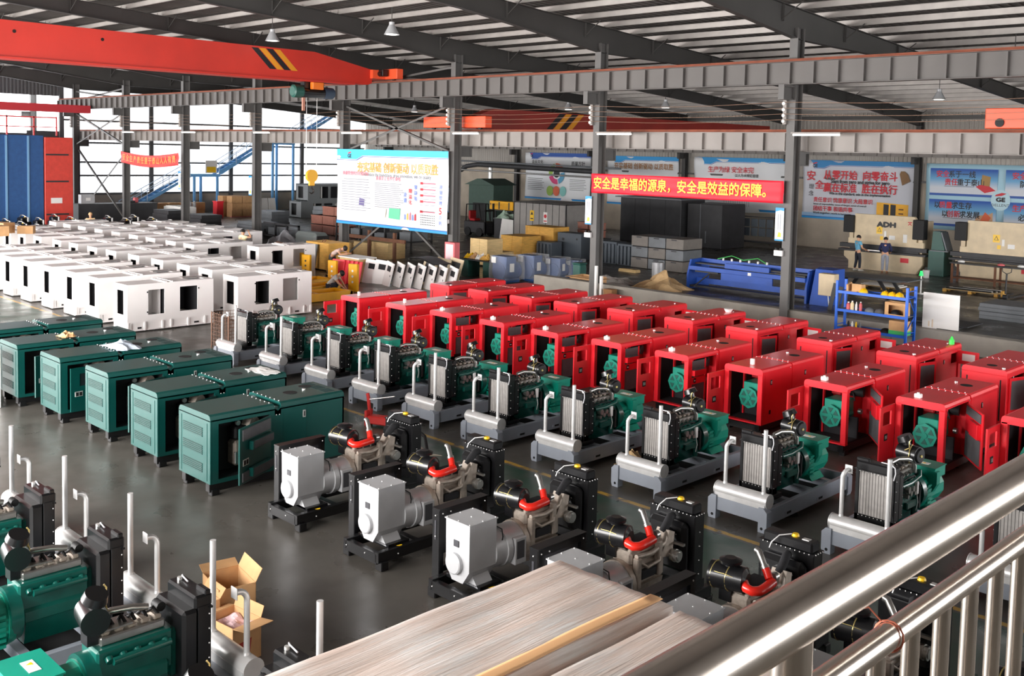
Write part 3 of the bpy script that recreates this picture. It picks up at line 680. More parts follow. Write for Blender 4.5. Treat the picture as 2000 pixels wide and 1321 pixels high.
# ---------------------------------------------------------------- open engine set on a grey skid
def alternator_parts(t, yb, zc, paint, r=.25, L=.62):
    m = M(paint)
    m.cyl((0, yb, zc), (0, yb+L, zc), r, n=12, smooth=False)
    m.cyl((0, yb-.09, zc), (0, yb, zc), r*.98, r*1.08, n=18)
    m.prism([(-r*1.0, zc-r*1.15), (r*1.0, zc-r*1.15), (r*.7, zc-r*.8), (-r*.7, zc-r*.8)], 'y', yb+.12, yb+L-.12)
    for sx in (-1, 1):
        for i in range(6): m.box(sx*r*.82, sx*(r*1.02), yb+.03, yb+.16, zc-.2+i*.06, zc-.17+i*.06)
        m.prism([(sx*r*.95, zc-.02), (sx*(r+.06), zc+.12), (sx*(r+.06), zc+.3), (sx*r*.6, zc+.3)], 'y', yb+.18, yb+.3)
    return m.make('alternator', t)
def make_skid_set(lab, loc, rz, group):
    t = thing('generator_set', lab, 'generator', loc, rz, group)
    m = M(GREY)
    for s in (-1, 1):
        m.box(s*.40, s*.475, .05, 2.6, .1, .33, .006)
        for y0 in (0, 2.48):
            m.prism([(s*.36, 0), (s*.48, 0), (s*.5, .06), (s*.5, .3), (s*.44, .36), (s*.36, .36)], 'y', y0, y0+.13)
        for y0 in (.55, 1.5): m.box(s*.474, s*.482, y0, y0+.16, .14, .19)
    m.box(-.4, .4, .03, .1, .13, .33, .006).box(-.4, .4, 2.52, 2.58, .13, .33).box(-.4, .4, .1, .34, .31, .33)
    for y0 in (.75, 1.45, 2.05): m.box(-.4, .4, y0, y0+.1, .2, .31)
    m.make('skid_frame', t)
    m = M(mat('slot_black', (12, 12, 13), .8))
    for s in (-1, 1):
        for y0 in (.6, 1.55): m.box(s*.472, s*.484, y0, y0+.12, .15, .185)
        m.cyl((s*.42, -.004, .06), (s*.42, .05, .06), .022, n=10)
    m.box(-.4, .4, .35, 2.5, .1, .12)
    m.make('lifting_slot', t)
    m = M(SILV)
    m.cyl((-.42, .13, .435), (.46, .13, .435), .105, n=22)
    for x0 in (-.425, .452): m.cyl((x0, .13, .435), (x0+.012, .13, .435), .112, n=22)
    m.prism([(.03, .33), (.235, .33), (.24, .43), (.03, .43)], 'x', -.40, .44)
    s_ = m.make('silencer', t)
    M(SILV).cyl((.36, .13, .52), (.36, .13, 1.47), .031, n=12).cyl((.36, .13, .52), (.36, .13, .56), .045, .031, n=12).make('exhaust_pipe', t)
    pts = [(-.29, .13, .5), (-.29, .13, 1.09)]+[(-.29+.075*math.sin(a)*.35, .13+.075*(1-math.cos(a)), 1.09+.075*math.sin(a)) for a in (.4, .8, 1.2, 1.57)]+[(-.265, .25, 1.165)]
    m = M(SILV).tube(pts, .03, 12); m.box(-.32, -.21, .245, .257, 1.11, 1.225, .004); m.cyl((-.29, .13, .52), (-.29, .13, .56), .042, .03, n=12)
    m.make('elbow_pipe', t)
    # radiator
    m = M(BLACK)
    m.box(-.285, -.235, .5, .63, .4, 1.15, .004).box(.235, .285, .5, .63, .4, 1.15, .004)
    m.box(-.285, .285, .5, .63, .4, .5, .006).box(-.275, .275, .48, .66, 1.12, 1.25, .02).box(-.3, .3, .49, .52, 1.115, 1.135)
    m.box(-.285, .285, .62, .78, .48, 1.14, .03).box(-.3, .3, .45, .75, .33, .4)
    m.box(-.28, -.1, .5, .56, 1.24, 1.29, .01)
    r = m.make('radiator', t)
    m = M(CORE, mat('fin_gap', (88, 84, 82), .6))
    m.box(-.236, .236, .515, .6, .5, 1.12)
    m.mt(1)
    for i in range(11): m.box(-.215+i*.042, -.209+i*.042, .511, .516, .5, 1.12)
    m.make('radiator_core', r)
    m = M(BOLT); pp = []
    for i in range(9): pp += [(-.22+i*.055, .49, 1.105), (-.22+i*.055, .497, .485)]
    for i in range(5): pp += [(-.287, .52, .5+i*.14), (.288, .53, .5+i*.14), (.288, .72, .56+i*.13)]
    m.dots(pp, .0085); m.cyl((.19, .57, 1.25), (.19, .57, 1.275), .025, n=10); m.make('bolts', r)
    M(mat('white_overflow_hose', (206, 206, 210), .4)).tube([(.05, .56, 1.27), (.2, .54, 1.275), (.27, .5, 1.25), (.285, .49, 1.18), (.265, .485, 1.08)], .008, 6).make('overflow_hose', r)
    M(BLACKM).tube([(.265, .485, 1.08), (.27, .485, .8), (.262, .49, .6), (.285, .5, .5)], .01, 6).make('drain_hose', r)
    # engine
    m = M(ENG)
    m.box(-.17, .17, .82, 1.52, .62, .98, .02).box(-.2, .2, .86, 1.5, .56, .72, .03).prism([(-.12, .34), (.12, .34), (.19, .58), (-.19, .58)], 'y', .88, 1.46)
    m.cyl((0, 1.5, .66), (0, 1.62, .66), .27, n=22).box(-.14, .14, .76, .84, .5, .95, .02)
    for i in range(5):
        m.cyl((.17, .9+i*.13, .93), (.215, .9+i*.13, .9), .036, n=8); m.box(.16, .2, .86+i*.13, .92+i*.13, .66, .86, .01); m.cyl((-.17, .9+i*.13, .9), (-.21, .9+i*.13, .88), .035, n=8)
    m.tube([(.21, .86, .9), (.225, 1.1, .9), (.22, 1.42, .93), (.19, 1.48, 1.0)], .038, 10).box(.17, .25, 1.0, 1.3, .54, .64, .015)
    m.tube([(-.2, .86, .88), (-.22, 1.4, .88)], .035, 8)
    m.cyl((.21, 1.32, .4), (.21, 1.32, .66), .045, n=12)
    m.make('engine_block', t)
    m = M(STEEL, ALUC)
    m.box(-.1, .13, .86, 1.46, .98, 1.06, .012)
    m.mt(1)
    for i in range(5): m.box(-.08, .1, .88+i*.12, .96+i*.12, 1.06, 1.105, .015); m.mt(0).cyl((.13, .92+i*.12, 1.02), (.17, .92+i*.12, 1.0), .026, n=8).mt(1)
    m.mt(0).box(-.09, .12, 1.16, 1.46, 1.1, 1.118, .004)
    for (yy, zz, rr) in ((.98, .84, .05), (1.05, .78, .04), (1.12, .83, .042), (.95, .75, .03), (1.17, .76, .03)): m.cyl((.2, yy, zz), (.28, yy+.01, zz), rr, n=10)
    m.make('cylinder_head', t)
    m = M(BLACKM)
    for i in range(6): m.tube([(-.05+.03*(i % 3), .9+i*.1, 1.09), (0, .93+i*.1, 1.15+.02*(i % 2)), (.07, .96+i*.09, 1.1)], .018, 6)
    m.tube([(.2, .8, .95), (.24, 1.0, 1.0), (.22, 1.25, .98), (.25, 1.4, .8), (.23, 1.42, .5)], .012, 5).box(.19, .25, 1.38, 1.44, .48, .8, .01).cyl((.0, .85, 1.13), (.12, .85, 1.13), .045, n=10)
    m.make('wiring_harness', t)
    M(WHITE).box(.235, .275, 1.24, 1.3, .72, .9, .006).tube([(.26, 1.27, .72), (.27, 1.29, .6), (.25, 1.28, .48)], .006, 5).make('sensor_box', t)
    M(STEEL).tube([(.0, .98, 1.17), (.03, 1.12, 1.2), (.1, 1.27, 1.19), (.14, 1.36, 1.16), (.155, 1.4, 1.08), (.155, 1.4, .98)], .032, 10).make('intake_pipe', t)
    m = M(BLACK)
    m.cyl((-.1, 1.5, 1.22), (.2, 1.44, 1.22), .125, n=22).cyl((.2, 1.44, 1.22), (.225, 1.435, 1.22), .11, .09, n=22).cyl((.0, 1.48, 1.32), (-.02, 1.48, 1.4), .055, n=14).cyl((-.02, 1.48, 1.39), (-.05, 1.47, 1.46), .115, .1, n=20)
    m.box(-.06, .08, 1.46, 1.56, 1.0, 1.12)
    f = m.make('air_filter', t)
    M(BRASS).tube([(.08+.129*0, 1.467-.0, 1.35), (.1, 1.34, 1.31), (.1, 1.315, 1.22), (.1, 1.34, 1.12)], .008, 5).tube([(.02, 1.36, 1.28), (.1, 1.33, 1.33), (.1, 1.32, 1.42), (.11, 1.34, 1.45)], .009, 5).cyl((.225, 1.435, 1.22), (.24, 1.43, 1.22), .02, n=8).make('filter_strap', f)
    a = alternator_parts(t, 1.64, .62, TEAL)
    M(TEAL).box(-.27, .27, 1.84, 2.22, .8, .955, .01).box(-.28, .28, 1.83, 2.23, .95, .965).box(-.2, .2, 1.88, 2.18, .7, .82).make('terminal_box', t)
    m = M(PAPER, MATS['yellow_plastic']); m.box(-.1, .12, 1.96, 2.06, .965, .969).mt(1).prism([(.02, 1.985), (.075, 1.985), (.048, 2.035)], 'z', .9685, .9715); m.make('warning_label', a)
    return t
# ---------------------------------------------------------------- open set with silver alternator and red hose
def make_hose_set(lab, loc, group):
    t = thing('generator_set', lab, 'generator', loc, 0, group)
    m = M(BLACK)
    for s in (-1, 1): m.box(s*.3, s*.38, -.12, 2.3, .1, .24, .006)
    for y0 in (-.12, .55, 1.3, 2.2): m.box(-.34, .34, y0, y0+.09, .08, .22, .006)
    for s in (-1, 1):
        for y0 in (-.1, 2.16): m.box(s*.28, s*.42, y0, y0+.12, 0, .12, .01)
    m.box(-.3, .3, .1, .45, .22, .27)
    m.make('base_frame', t)
    M(BOLT).dots([(-.3, -.125, .16), (.1, -.125, .17), (.385, .2, .16), (.385, .9, .17), (.385, 1.7, .17)], .011).make('bolts', t)
    m = M(ALTG)
    prof = [(-.2, .44), (-.09, .28), (.1, .28), (.21, .44), (.21, 1.0), (-.21, 1.0)]
    m.prism(prof, 'y', 0, .44)
    m.cyl((-.03, -.045, .5), (-.03, .0, .5), .13, n=24).cyl((-.03, -.055, .5), (-.03, -.045, .5), .115, .13, n=24)
    m.cyl((0, .44, .55), (0, .62, .55), .235, n=20).cyl((0, .62, .55), (0, .7, .55), .255, n=20).cyl((0, .7, .55), (0, .95, .55), .235, n=18).box(.0, .26, .72, .92, .35, .68, .01)
    m.prism([(-.2, .24), (.26, .24), (.16, .36), (-.14, .36)], 'y', .1, .36)
    a = m.make('alternator', t)
    m = M(ALTG, BOLT); m.box(-.222, .222, -.012, .452, 1.0, 1.014).mt(1).dots([(x_, y_, 1.016) for x_ in (-.2, 0, .2) for y_ in (.01, .22, .43)], .009); m.make('terminal_lid', a)
    m = M(mat('badge_dark', (70, 70, 74), .4), BLACKM); m.box(-.06, .03, -.012, 0, .70, .78, .004).box(.255, .262, .75, .88, .42, .64).mt(1).tube([(.21, .445, .9), (.24, .5, .86), (.23, .53, .76), (.2, .55, .7)], .008, 5); m.make('name_badge', a)
    M(YEL).tube([(.16, .18, .3), (.2, .16, .24), (.3, .2, .23), (.36, .28, .25)], .006, 5).make('earth_wire', a)
    # side panel with window
    m = M(BLACK); m.box(-.58, -.44, .1, .18, .08, 1.0, .01).box(-.56, -.46, .12, .86, .2, .28, .008).panel('x', -.5, -.44, .12, .9, .45, 1.0, [(.2, .82, .55, .92)]).box(-.5, -.49, .2, .82, .55, .92).box(-.58, -.44, .1, .92, .99, 1.01)
    p_ = m.make('side_panel', t)
    M(BOLT).dots([(-.437, .15, .95), (-.437, .86, .95), (-.51, .095, .92), (-.51, .095, .66), (-.437, .28, .95)], .011).make('bolts', p_)
    M(mat('panel_window', (64, 64, 68), .22)).box(-.489, -.484, .2, .82, .55, .92).box(-.53, -.5, .094, .1, .62, .86).make('window', p_)
    # engine
    m = M(ALUC)
    m.box(-.16, .17, .98, 1.62, .5, .76, .03).box(-.13, .15, 1.0, 1.6, .74, .9, .03).prism([(-.12, .27), (.12, .27), (.18, .5), (-.18, .5)], 'y', 1.02, 1.58)
    m.cyl((0, .93, .55), (0, 1.0, .55), .25, n=20)
    m.tube([(.19, 1.05, .86), (.2, 1.3, .84), (.2, 1.55, .9), (.15, 1.66, .98)], .03, 8).box(.16, .24, 1.02, 1.1, .5, .85, .012).box(.16, .23, 1.42, 1.5, .55, .95, .012).tube([(.18, 1.12, .78), (.24, 1.2, .72), (.24, 1.42, .74), (.18, 1.5, .8)], .02, 8)
    m.prism([(1.5, .74), (1.72, .7), (1.76, .98), (1.66, 1.02)], 'x', .02, .2)
    for i in range(4): m.cyl((.1, 1.06+i*.14, .9), (.1, 1.06+i*.14, .94), .035, n=8)
    m.make('engine_block', t)
    M(DARK).box(-.11, .13, 1.1, 1.5, .88, .965, .02).box(.16, .225, 1.12, 1.4, .58, .68, .01).tube([(.1, 1.66, .98), (.12, 1.7, 1.06), (.1, 1.8, 1.12), (.06, 1.9, 1.1)], .05, 8).tube([(-.14, 1.0, .9), (-.2, 1.2, .8), (-.18, 1.5, .75)], .02, 6).make('valve_cover', t)
    m = M(BLACK)
    m.cyl((-.3, .98, 1.05), (.06, 1.06, 1.05), .138, n=24).cyl((.06, 1.06, 1.05), (.09, 1.065, 1.05), .12, .08, n=24).cyl((-.1, 1.03, 1.14), (-.1, 1.03, 1.21), .065, n=16).cyl((-.1, 1.03, 1.205), (-.1, 1.03, 1.235), .115, .12, n=22).cyl((-.1, 1.03, 1.235), (-.1, 1.03, 1.26), .12, .06, n=22).box(-.2, -.06, .98, 1.1, .8, .95)
    f = m.make('air_filter', t)
    m = M(BRASS)
    for c_ in (-.24, -.08):
        m.tube([(c_+.118*0, 1.0+(c_+.24)*.22+.142*math.cos(a), 1.05+.142*math.sin(a)) for a in [2*PI*i/20 for i in range(20)]], .007, 5, closed=True)
    m.tube([(-.27, .875, 1.12), (-.1, .9, 1.12), (.03, .93, 1.1)], .005, 5)
    m.make('filter_strap', f)
    M(HOSE).tube([(.07, 1.02, 1.04), (.13, .97, 1.02), (.2, .97, 1.01), (.25, 1.03, 1.01), (.26, 1.12, 1.02), (.25, 1.28, 1.03)], .05, 14).tube([(.22, 1.26, 1.06), (.17, 1.29, 1.12), (.14, 1.3, 1.15)], .043, 12).make('intake_hose', t)
    m = M(STEEL); m.cyl((.15, 1.297, 1.14), (.13, 1.303, 1.165), .048, n=14).tube([(.14, 1.3, 1.15), (.09, 1.32, 1.22), (.04, 1.34, 1.28), (.0, 1.34, 1.29)], .034, 10).cyl((.2, 1.36, 1.04), (.2, 1.42, 1.04), .05, n=12); m.make('intake_pipe', t)
    m = M(STEEL); m.cyl((.2, 1.72, .72), (.3, 1.72, .72), .07, n=16).cyl((.3, 1.72, .72), (.31, 1.72, .72), .05, n=12).cyl((.24, 1.72, .72), (.26, 1.72, .72), .078, n=16).box(.1, .34, 1.74, 1.78, .84, .87); m.make('charging_alternator', t)
    m = M(BLACK)
    m.box(-.34, .33, 1.98, 2.18, .3, 1.14, .012).box(-.3, .3, 1.99, 2.17, 1.14, 1.26, .02).box(-.345, .335, 1.97, 2.19, 1.13, 1.15).box(-.28, .27, 1.86, 1.99, .45, 1.05, .05)
    for s in (-1, 1): m.box(s*.3, s*.34, 1.9, 2.2, .2, .34)
    m.cyl((.02, 1.8, .82), (.02, 1.9, .82), .16, n=20)
    r = m.make('radiator', t)
    m = M(BOLT); m.dots([(-.28+i*.056, 1.965, 1.145) for i in range(11)]+[(.34, 2.0+.05*i, 1.145) for i in range(4)]+[(.335, 2.08, .42+.17*i) for i in range(4)]+[(.1, 1.855, .9), (.15, 1.855, .91), (.2, 1.86, .6)], .0085).box(.15, .23, 2.04, 2.1, 1.26, 1.264); m.make('bolts', r)
    M(YEL).cyl((.05, 2.08, 1.26), (.05, 2.08, 1.285), .045, .035, n=8).make('filler_cap', r)
    M(SILV).tube([(.02, 2.05, 1.28), (-.08, 1.96, 1.26), (-.14, 1.9, 1.18), (-.15, 1.88, 1.12)], .008, 6).make('overflow_hose', r)
    return t
# ---------------------------------------------------------------- canopies
def roof_slab(m, x, y0, y1, z0, z1, r=.06):
    m.prism([(-x, z0), (x, z0), (x, z1-r), (x-r*.3, z1-r*.3), (x-r, z1), (-x+r, z1), (-x+r*.3, z1-r*.3), (-x, z1-r)], 'y', y0, y1)
def inner_alternator(t, y0=.18):
    m = M(TEAL, mat('teal_vent', (4, 84, 72), .5))
    m.cyl((.04, y0, .66), (.04, y0+.5, .66), .2, n=8, smooth=False).box(-.13, .23, y0+.06, y0+.5, .7, .95, .01)
    m.cyl((.04, y0-.03, .66), (.04, y0, .66), .215, n=8, smooth=False)
    m.mt(1)
    for i in range(6):
        a = 2*PI*(i+.5)/6; ca, sa = math.cos(a), math.sin(a); cb, sb = math.cos(a+.36), math.sin(a+.36); cc, s2 = math.cos(a-.36), math.sin(a-.36)
        m.prism([(.04+.06*ca, .66+.06*sa), (.04+.165*cb, .66+.165*sb), (.04+.165*cc, .66+.165*s2)], 'y', y0-.036, y0-.029)
    m.mt(0).cyl((.04, y0-.045, .66), (.04, y0-.03, .66), .05, n=10)
    return m.make('alternator', t)
def make_red_open(lab, loc, group, side='panel', door=True, cleat=0):
    t = thing('red_generator', lab, 'generator', loc, 0, group)
    w = .43; L = 2.42
    m = M(BLACK)
    for s in (-1, 1): m.box(s*.28, s*.38, .02, L-.02, .06, .2, .006)
    for y0 in (.02, 1.1, L-.14): m.box(-.38, .38, y0, y0+.12, .06, .18)
    for s in (-1, 1):
        for y0 in (.05, L-.22): m.box(s*.3, s*.4, y0, y0+.14, 0, .1)
    m.make('base_frame', t)
    m = M(RED)
    for s in (-1, 1): m.box(s*(w-.105), s*w, 0, .1, .2, 1.2, .008)
    roof_slab(m, w, 0, .12, 1.17, 1.3)
    roof_slab(m, w, .12, 1.09, 1.2, 1.298); m.box(-w+.001, w-.001, .0, .1, .2, .23)
    m.box(-w, -w+.03, .1, 1.1, .2, 1.22)
    roof_slab(m, w, 1.14, L, 1.2, 1.3); m.box(-w+.02, w-.02, 1.09, 1.14, .2, 1.265)
    m.box(-w, -w+.03, 1.1, L, .2, 1.22).box(w-.03, w, 1.14, L, .2, 1.22, .004).box(-w, w, L-.03, L, .2, 1.22)
    m.box(w-.1, w, 1.02, 1.12, .2, 1.22)
    if side == 'closed': m.box(w-.03, w, .1, 1.04, .2, 1.22)
    m.box(-w+.12, -w+.15, .5, .56, .2, 1.2).box(.12, .15, .56, .6, .95, 1.2)
    body = m.make('canopy_shell', t)
    m = M(DARK); m.box(-w+.03, -w+.04, .1, L-.05, .2, 1.18).box(-w+.05, w-.05, .55, .6, .2, .62).box(-w+.04, w-.04, .1, 1.0, .2, .23).box(w-.045, w-.035, 1.12, L, .2, 1.2); m.make('inner_lining', t)
    inner_alternator(t)
    m = M(mat('engine_red_paint', (170, 24, 30), .4), BLACKM, STEEL); m.box(-.1, .2, .75, 1.6, .4, .95, .03).box(-.22, -.02, .66, .74, .95, 1.18, .02).mt(1).cyl((.1, .8, 1.05), (.34, .86, 1.05), .1, n=16).tube([(.05, .6, 1.0), (.12, .62, 1.08), (.2, .7, 1.04), (.26, .66, .9)], .015, 6).mt(2).cyl((.3, .75, .7), (.36, .75, .7), .05, n=10); m.make('engine_block', t)
    if side == 'panel':
        m = M(RED); m.box(w-.012, w, .12, .62, .68, .82).box(w-.01, w+.07, .14, .56, .86, .98, .006).box(w-.012, w, .1, .14, .25, 1.18).box(w-.012, w, .6, .64, .25, 1.18)
        d = m.make('side_door', t)
        M(FOAM).box(w-.03, w-.01, .14, .6, .98, 1.16).box(w-.03, w-.01, .14, .6, .25, .68).box(w+.0, w+.072, .2, .55, .985, .99).make('foam_lining', d)
        M(BOLT, BLACKM).mt(1).box(w, w+.006, .2, .28, .71, .8).mt(0).box(w+.005, w+.014, .22, .26, .74, .77).make('latch', d)
    elif side == 'ajar':
        d = thing('side_door', None, None); d.parent = t; d.location = (w, 1.0, 0); d.rotation_euler = (0, 0, math.radians(36))
        bpy.data.objects.remove(d)
        a = math.radians(38); T = Matrix.Translation((w, 1.0, 0)) @ Matrix.Rotation(a, 4, 'Z')
        m = M(RED); m.T = T; m.box(-.03, 0, -.86, 0, .22, 1.18, .006).box(-.1, -.03, -.8, -.4, .72, .98, .006)
        d = m.make('side_door', t)
        m = M(FOAM); m.T = T; m.box(-.045, -.03, -.8, -.06, 1.0, 1.15).box(-.045, -.03, -.8, -.06, .27, .7); m.make('foam_lining', d)
        m = M(BOLT, BLACKM); m.T = T; m.mt(1).box(0, .008, -.8, -.72, .66, .76); m.make('latch', d)
    else:
        M(BOLT, BLACKM).mt(1).box(w, w+.006, .3, .36, .96, 1.06).mt(0).box(w+.005, w+.016, .315, .345, .98, 1.04).mt(1).box(w, w+.006, .28, .34, .38, .46).make('latch', t)
    M(BOLT, BLACKM).mt(1).box(w, w+.006, 1.62, 1.68, .98, 1.08).mt(0).box(w+.005, w+.016, 1.635, 1.665, 1.0, 1.06).make('rear_latch', t)
    if door:
        m = M(RED); m.panel('x', -w-.03, -w-.002, -.56, 0, .2, 1.16, [(-.46, -.14, .82, 1.06)])
        d = m.make('front_door', t)
        M(BOLT, BLACKM).mt(1).box(-w-.002, -w+.006, -.4, -.28, .56, .68, .004).mt(0).box(-w+.005, -w+.014, -.37, -.35, .59, .65).box(-w+.005, -w+.014, -.33, -.31, .59, .65).make('latch', d)
    m = M(BOLT); m.dots([(-.36+i*.12, 1.06, 1.302) for i in range(7)]+[(-.3+i*.12, 1.175, 1.304) for i in range(6)]+[(w+.002, 1.05, 1.21)], .011); m.make('bolts', t)
    m = M(BLACKM, BOLT); m.cyl((.08, 1.82, 1.3), (.08, 1.82, 1.304), .11, n=20).mt(1).cyl((-.16, 1.95, 1.3), (-.16, 1.95, 1.318), .03, n=10); m.make('filler_opening', t)
    if cleat == 0: M(PAPER).box(-.16, -.04, .1, .19, 1.3, 1.375, .012).cyl((-.1, .145, 1.375), (-.1, .145, 1.395), .022, n=10).make('expansion_bottle', t)
    elif cleat == 1: M(BRASS).tube([(-.1, .2, 1.305), (.0, .3, 1.32), (.12, .32, 1.305)], .012, 5).make('key_ring', t)
    else: M(PAPER).box(-.02, .06, .26, .32, 1.3, 1.42, .01).make('expansion_bottle', t)
    return t
def make_red_closed(lab, loc, group, vent=True):
    t = thing('red_generator', lab, 'generator', loc, 0, group)
    w = .44; L = 2.42
    m = M(BLACK)
    for s in (-1, 1): m.box(s*.28, s*.38, .02, L-.02, 0, .2, .006)
    m.box(-.38, .38, .05, .17, .04, .18).box(-.38, .38, L-.2, L-.08, .04, .18)
    m.make('base_frame', t)
    m = M(RED)
    roof_slab(m, w, 0, 1.18, 1.18, 1.3); roof_slab(m, w, 1.23, L, 1.18, 1.3); m.box(-w+.02, w-.02, 1.18, 1.23, .2, 1.265)
    m.box(-w, w, 0, .03, .2, 1.2, .006)
    m.box(-w, -w+.03, .03, L, .2, 1.2)
    m.panel('x', w-.03, w, .03, L, .2, 1.2, [(.14, .98, .26, 1.14), (1.85, 2.2, .9, 1.12)])
    m.box(-w, w, L-.03, L, .2, 1.2).box(-w+.1, w-.1, .008, .012, .24, 1.1)
    m.make('canopy_shell', t)
    M(BLACKM).box(-w+.1, -w+.125, -.004, .0, .28, 1.1).box(w-.13, w-.105, -.004, .0, .28, 1.1).make('air_slot', t)
    m = M(DARK, FOAM, BLACK, STEEL); m.box(-w+.04, w-.4, .1, 1.0, .22, 1.16).box(-w+.03, w-.03, .03, L-.05, .2, .24).mt(2).box(.0, .3, .5, .95, .3, .95, .02).cyl((.1, .62, 1.0), (.3, .66, 1.0), .09, n=14).mt(3).tube([(.32, .5, .9), (.36, .56, 1.06), (.34, .66, 1.1)], .018, 6); m.make('engine_bay', t)
    T = Matrix.Translation((w, .1, 0)) @ Matrix.Rotation(math.radians(-16), 4, 'Z')
    m = M(RED); m.T = T; m.box(0, .025, 0, .06, .24, 1.14).box(0, .025, .5, .54, .24, 1.14).box(0, .025, .06, .5, 1.08, 1.14).box(0, .025, .06, .5, .24, .5)
    d = m.make('side_door', t)
    m = M(FOAM); m.T = T; m.box(.004, .02, .06, .5, .5, 1.08); m.make('foam_lining', d)
    M(BOLT, BLACKM).mt(1).box(w, w+.006, 1.42, 1.48, .94, 1.04).mt(0).box(w+.005, w+.018, 1.435, 1.465, .96, 1.02).make('latch', t)
    m = M(RED); m.box(w, w+.46, L-.2, L-.17, .86, 1.16).box(w, w+.03, L-.22, L-.17, .22, 1.16)
    d = m.make('rear_door', t)
    M(PAPER).box(w+.1, w+.38, L-.203, L-.2, .94, 1.1).make('door_window', d)
    m = M(BOLT); m.dots([(-.36+i*.12, 1.15, 1.302) for i in range(7)]+[(-.3+i*.12, 1.265, 1.304) for i in range(6)]+[(w+.002, 1.14, 1.21)], .011); m.make('bolts', t)
    m = M(BLACKM, BOLT); m.cyl((.02, .36, 1.3), (.02, .36, 1.304), .1, n=20).mt(1).cyl((.3, .2, 1.3), (.3, .2, 1.315), .035, n=10).cyl((.25, 2.1, 1.3), (.25, 2.1, 1.312), .02, n=8); m.make('filler_opening', t)
    return t
def make_green(lab, loc, group, style='window'):
    t = thing('green_generator', lab, 'generator', loc, 0, group)
    w = .5; L = 2.48
    m = M(BLACK)
    for s in (-1, 1): m.box(s*.32, s*.44, .02, L-.02, .06, .2, .006)
    for s in (-1, 1):
        for y0 in (.05, L-.2): m.box(s*.34, s*.46, y0, y0+.14, 0, .1, .01)
    m.make('base_frame', t)
    m = M(TEALD)
    roof_slab(m, w, 0, 1.13, 1.18, 1.28, .07); roof_slab(m, w, 1.25, L, 1.18, 1.29, .07); m.box(-w+.04, w-.04, 1.13, 1.25, .2, 1.22)
    m.prism([(1.13, 1.1), (1.25, 1.1), (1.25, 1.22), (1.19, 1.16), (1.13, 1.22)], 'x', -w, w)
    m.box(-w, w, 0, .03, .2, 1.2, .006).box(-w, -w+.03, .03, L, .2, 1.2).box(-w, w, L-.03, L, .2, 1.2)
    m.panel('x', w-.03, w, .03, L, .2, 1.2, [(.14, 1.04, .26, 1.13)])
    m.box(-w+.08, -w+.095, -.006, .002, .24, 1.14).box(w-.11, w-.095, -.006, .002, .24, 1.14)
    m.box(w, w+.004, 1.72, 1.73, .24, 1.14).box(w, w+.004, 1.28, 1.29, .24, 1.14)
    m.make('canopy_shell', t)
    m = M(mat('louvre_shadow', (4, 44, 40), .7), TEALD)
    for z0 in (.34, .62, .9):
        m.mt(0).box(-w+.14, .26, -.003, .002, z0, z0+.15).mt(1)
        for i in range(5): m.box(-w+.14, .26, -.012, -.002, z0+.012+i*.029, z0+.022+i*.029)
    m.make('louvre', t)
    m = M(DARK, ALUC, BLACKM, STEEL); m.box(-w+.04, w-.45, .08, 1.1, .22, 1.16).box(-w+.03, w-.04, .04, 1.12, .2, .24).box(w-.45, w-.05, 1.08, 1.12, .24, 1.16).mt(1).cyl((.2, .8, .95), (.34, .86, .95), .14, n=16).box(.1, .34, .5, .98, .35, .75, .04).mt(2).box(.14, .36, .5, .75, .78, .98, .03).mt(3).cyl((.34, .55, 1.05), (.38, .55, 1.05), .04, n=10).box(.36, .4, .48, .58, .4, .6, .01); m.make('engine_bay', t)
    ang = {'window': 22, 'foam': 27, 'shut': 6}[style]
    T = Matrix.Translation((w+.005, 1.04, 0)) @ Matrix.Rotation(math.radians(ang), 4, 'Z')
    m = M(TEALD); m.T = T
    if style == 'foam': m.box(0, .03, -.9, 0, .24, 1.12, .008)
    else: m.panel('x', 0, .03, -.9, 0, .24, 1.08, [(-.72, -.12, .72, .96)])
    d = m.make('side_door', t)
    if style == 'foam':
        m = M(FOAM, TEALD); m.T = T; m.box(.03, .05, -.84, -.06, .92, 1.09).box(.03, .05, -.84, -.06, .28, .42).mt(1).box(.03, .11, -.66, -.06, .74, .88, .01).box(.03, .11, -.66, -.06, .32, .46, .01)
        m.mt(0).box(.1, .112, -.62, -.06, .755, .87).box(.1, .112, -.62, -.06, .33, .45); m.make('foam_lining', d)
    else:
        m = M(mat('dark_glass', (34, 40, 42), .15)); m.T = T; m.box(.008, .018, -.72, -.12, .72, .96); m.make('door_window', d)
    m = M(BOLT, BLACKM); m.T = T; m.box(.03, .038, -.82, -.66, .52, .62, .003).mt(1).box(.037, .042, -.8, -.75, .535, .605).box(.037, .042, -.73, -.68, .535, .605); m.make('latch', d)
    M(BOLT, BLACKM).box(w+.003, w+.012, 1.66, 1.71, .98, 1.1).mt(1).box(w+.011, w+.016, 1.675, 1.695, 1.0, 1.08).make('hinge_latch', t)
    m = M(BOLT); m.dots([(-.4+i*.13, 1.1, 1.282) for i in range(7)]+[(-.4+i*.13, 1.28, 1.292) for i in range(7)]+[(w, 1.16, 1.1), (w, 1.22, 1.1)], .011); m.make('bolts', t)
    m = M(BLACKM, BOLT); m.cyl((.02, 1.72, 1.285), (.02, 1.72, 1.294), .12, n=22).cyl((-.2, 2.16, 1.285), (-.2, 2.16, 1.294), .11, n=22).mt(1).cyl((-.02, 2.02, 1.29), (-.02, 2.02, 1.306), .03, n=10); m.make('filler_opening', t)
    m = M(mat('roof_vent_grille', (26, 62, 60), .6))
    for i in range(3): m.box(-.4+i*.28, -.18+i*.28, L-.3, L-.1, 1.289, 1.292)
    m.make('vent_grille', t)
    return t
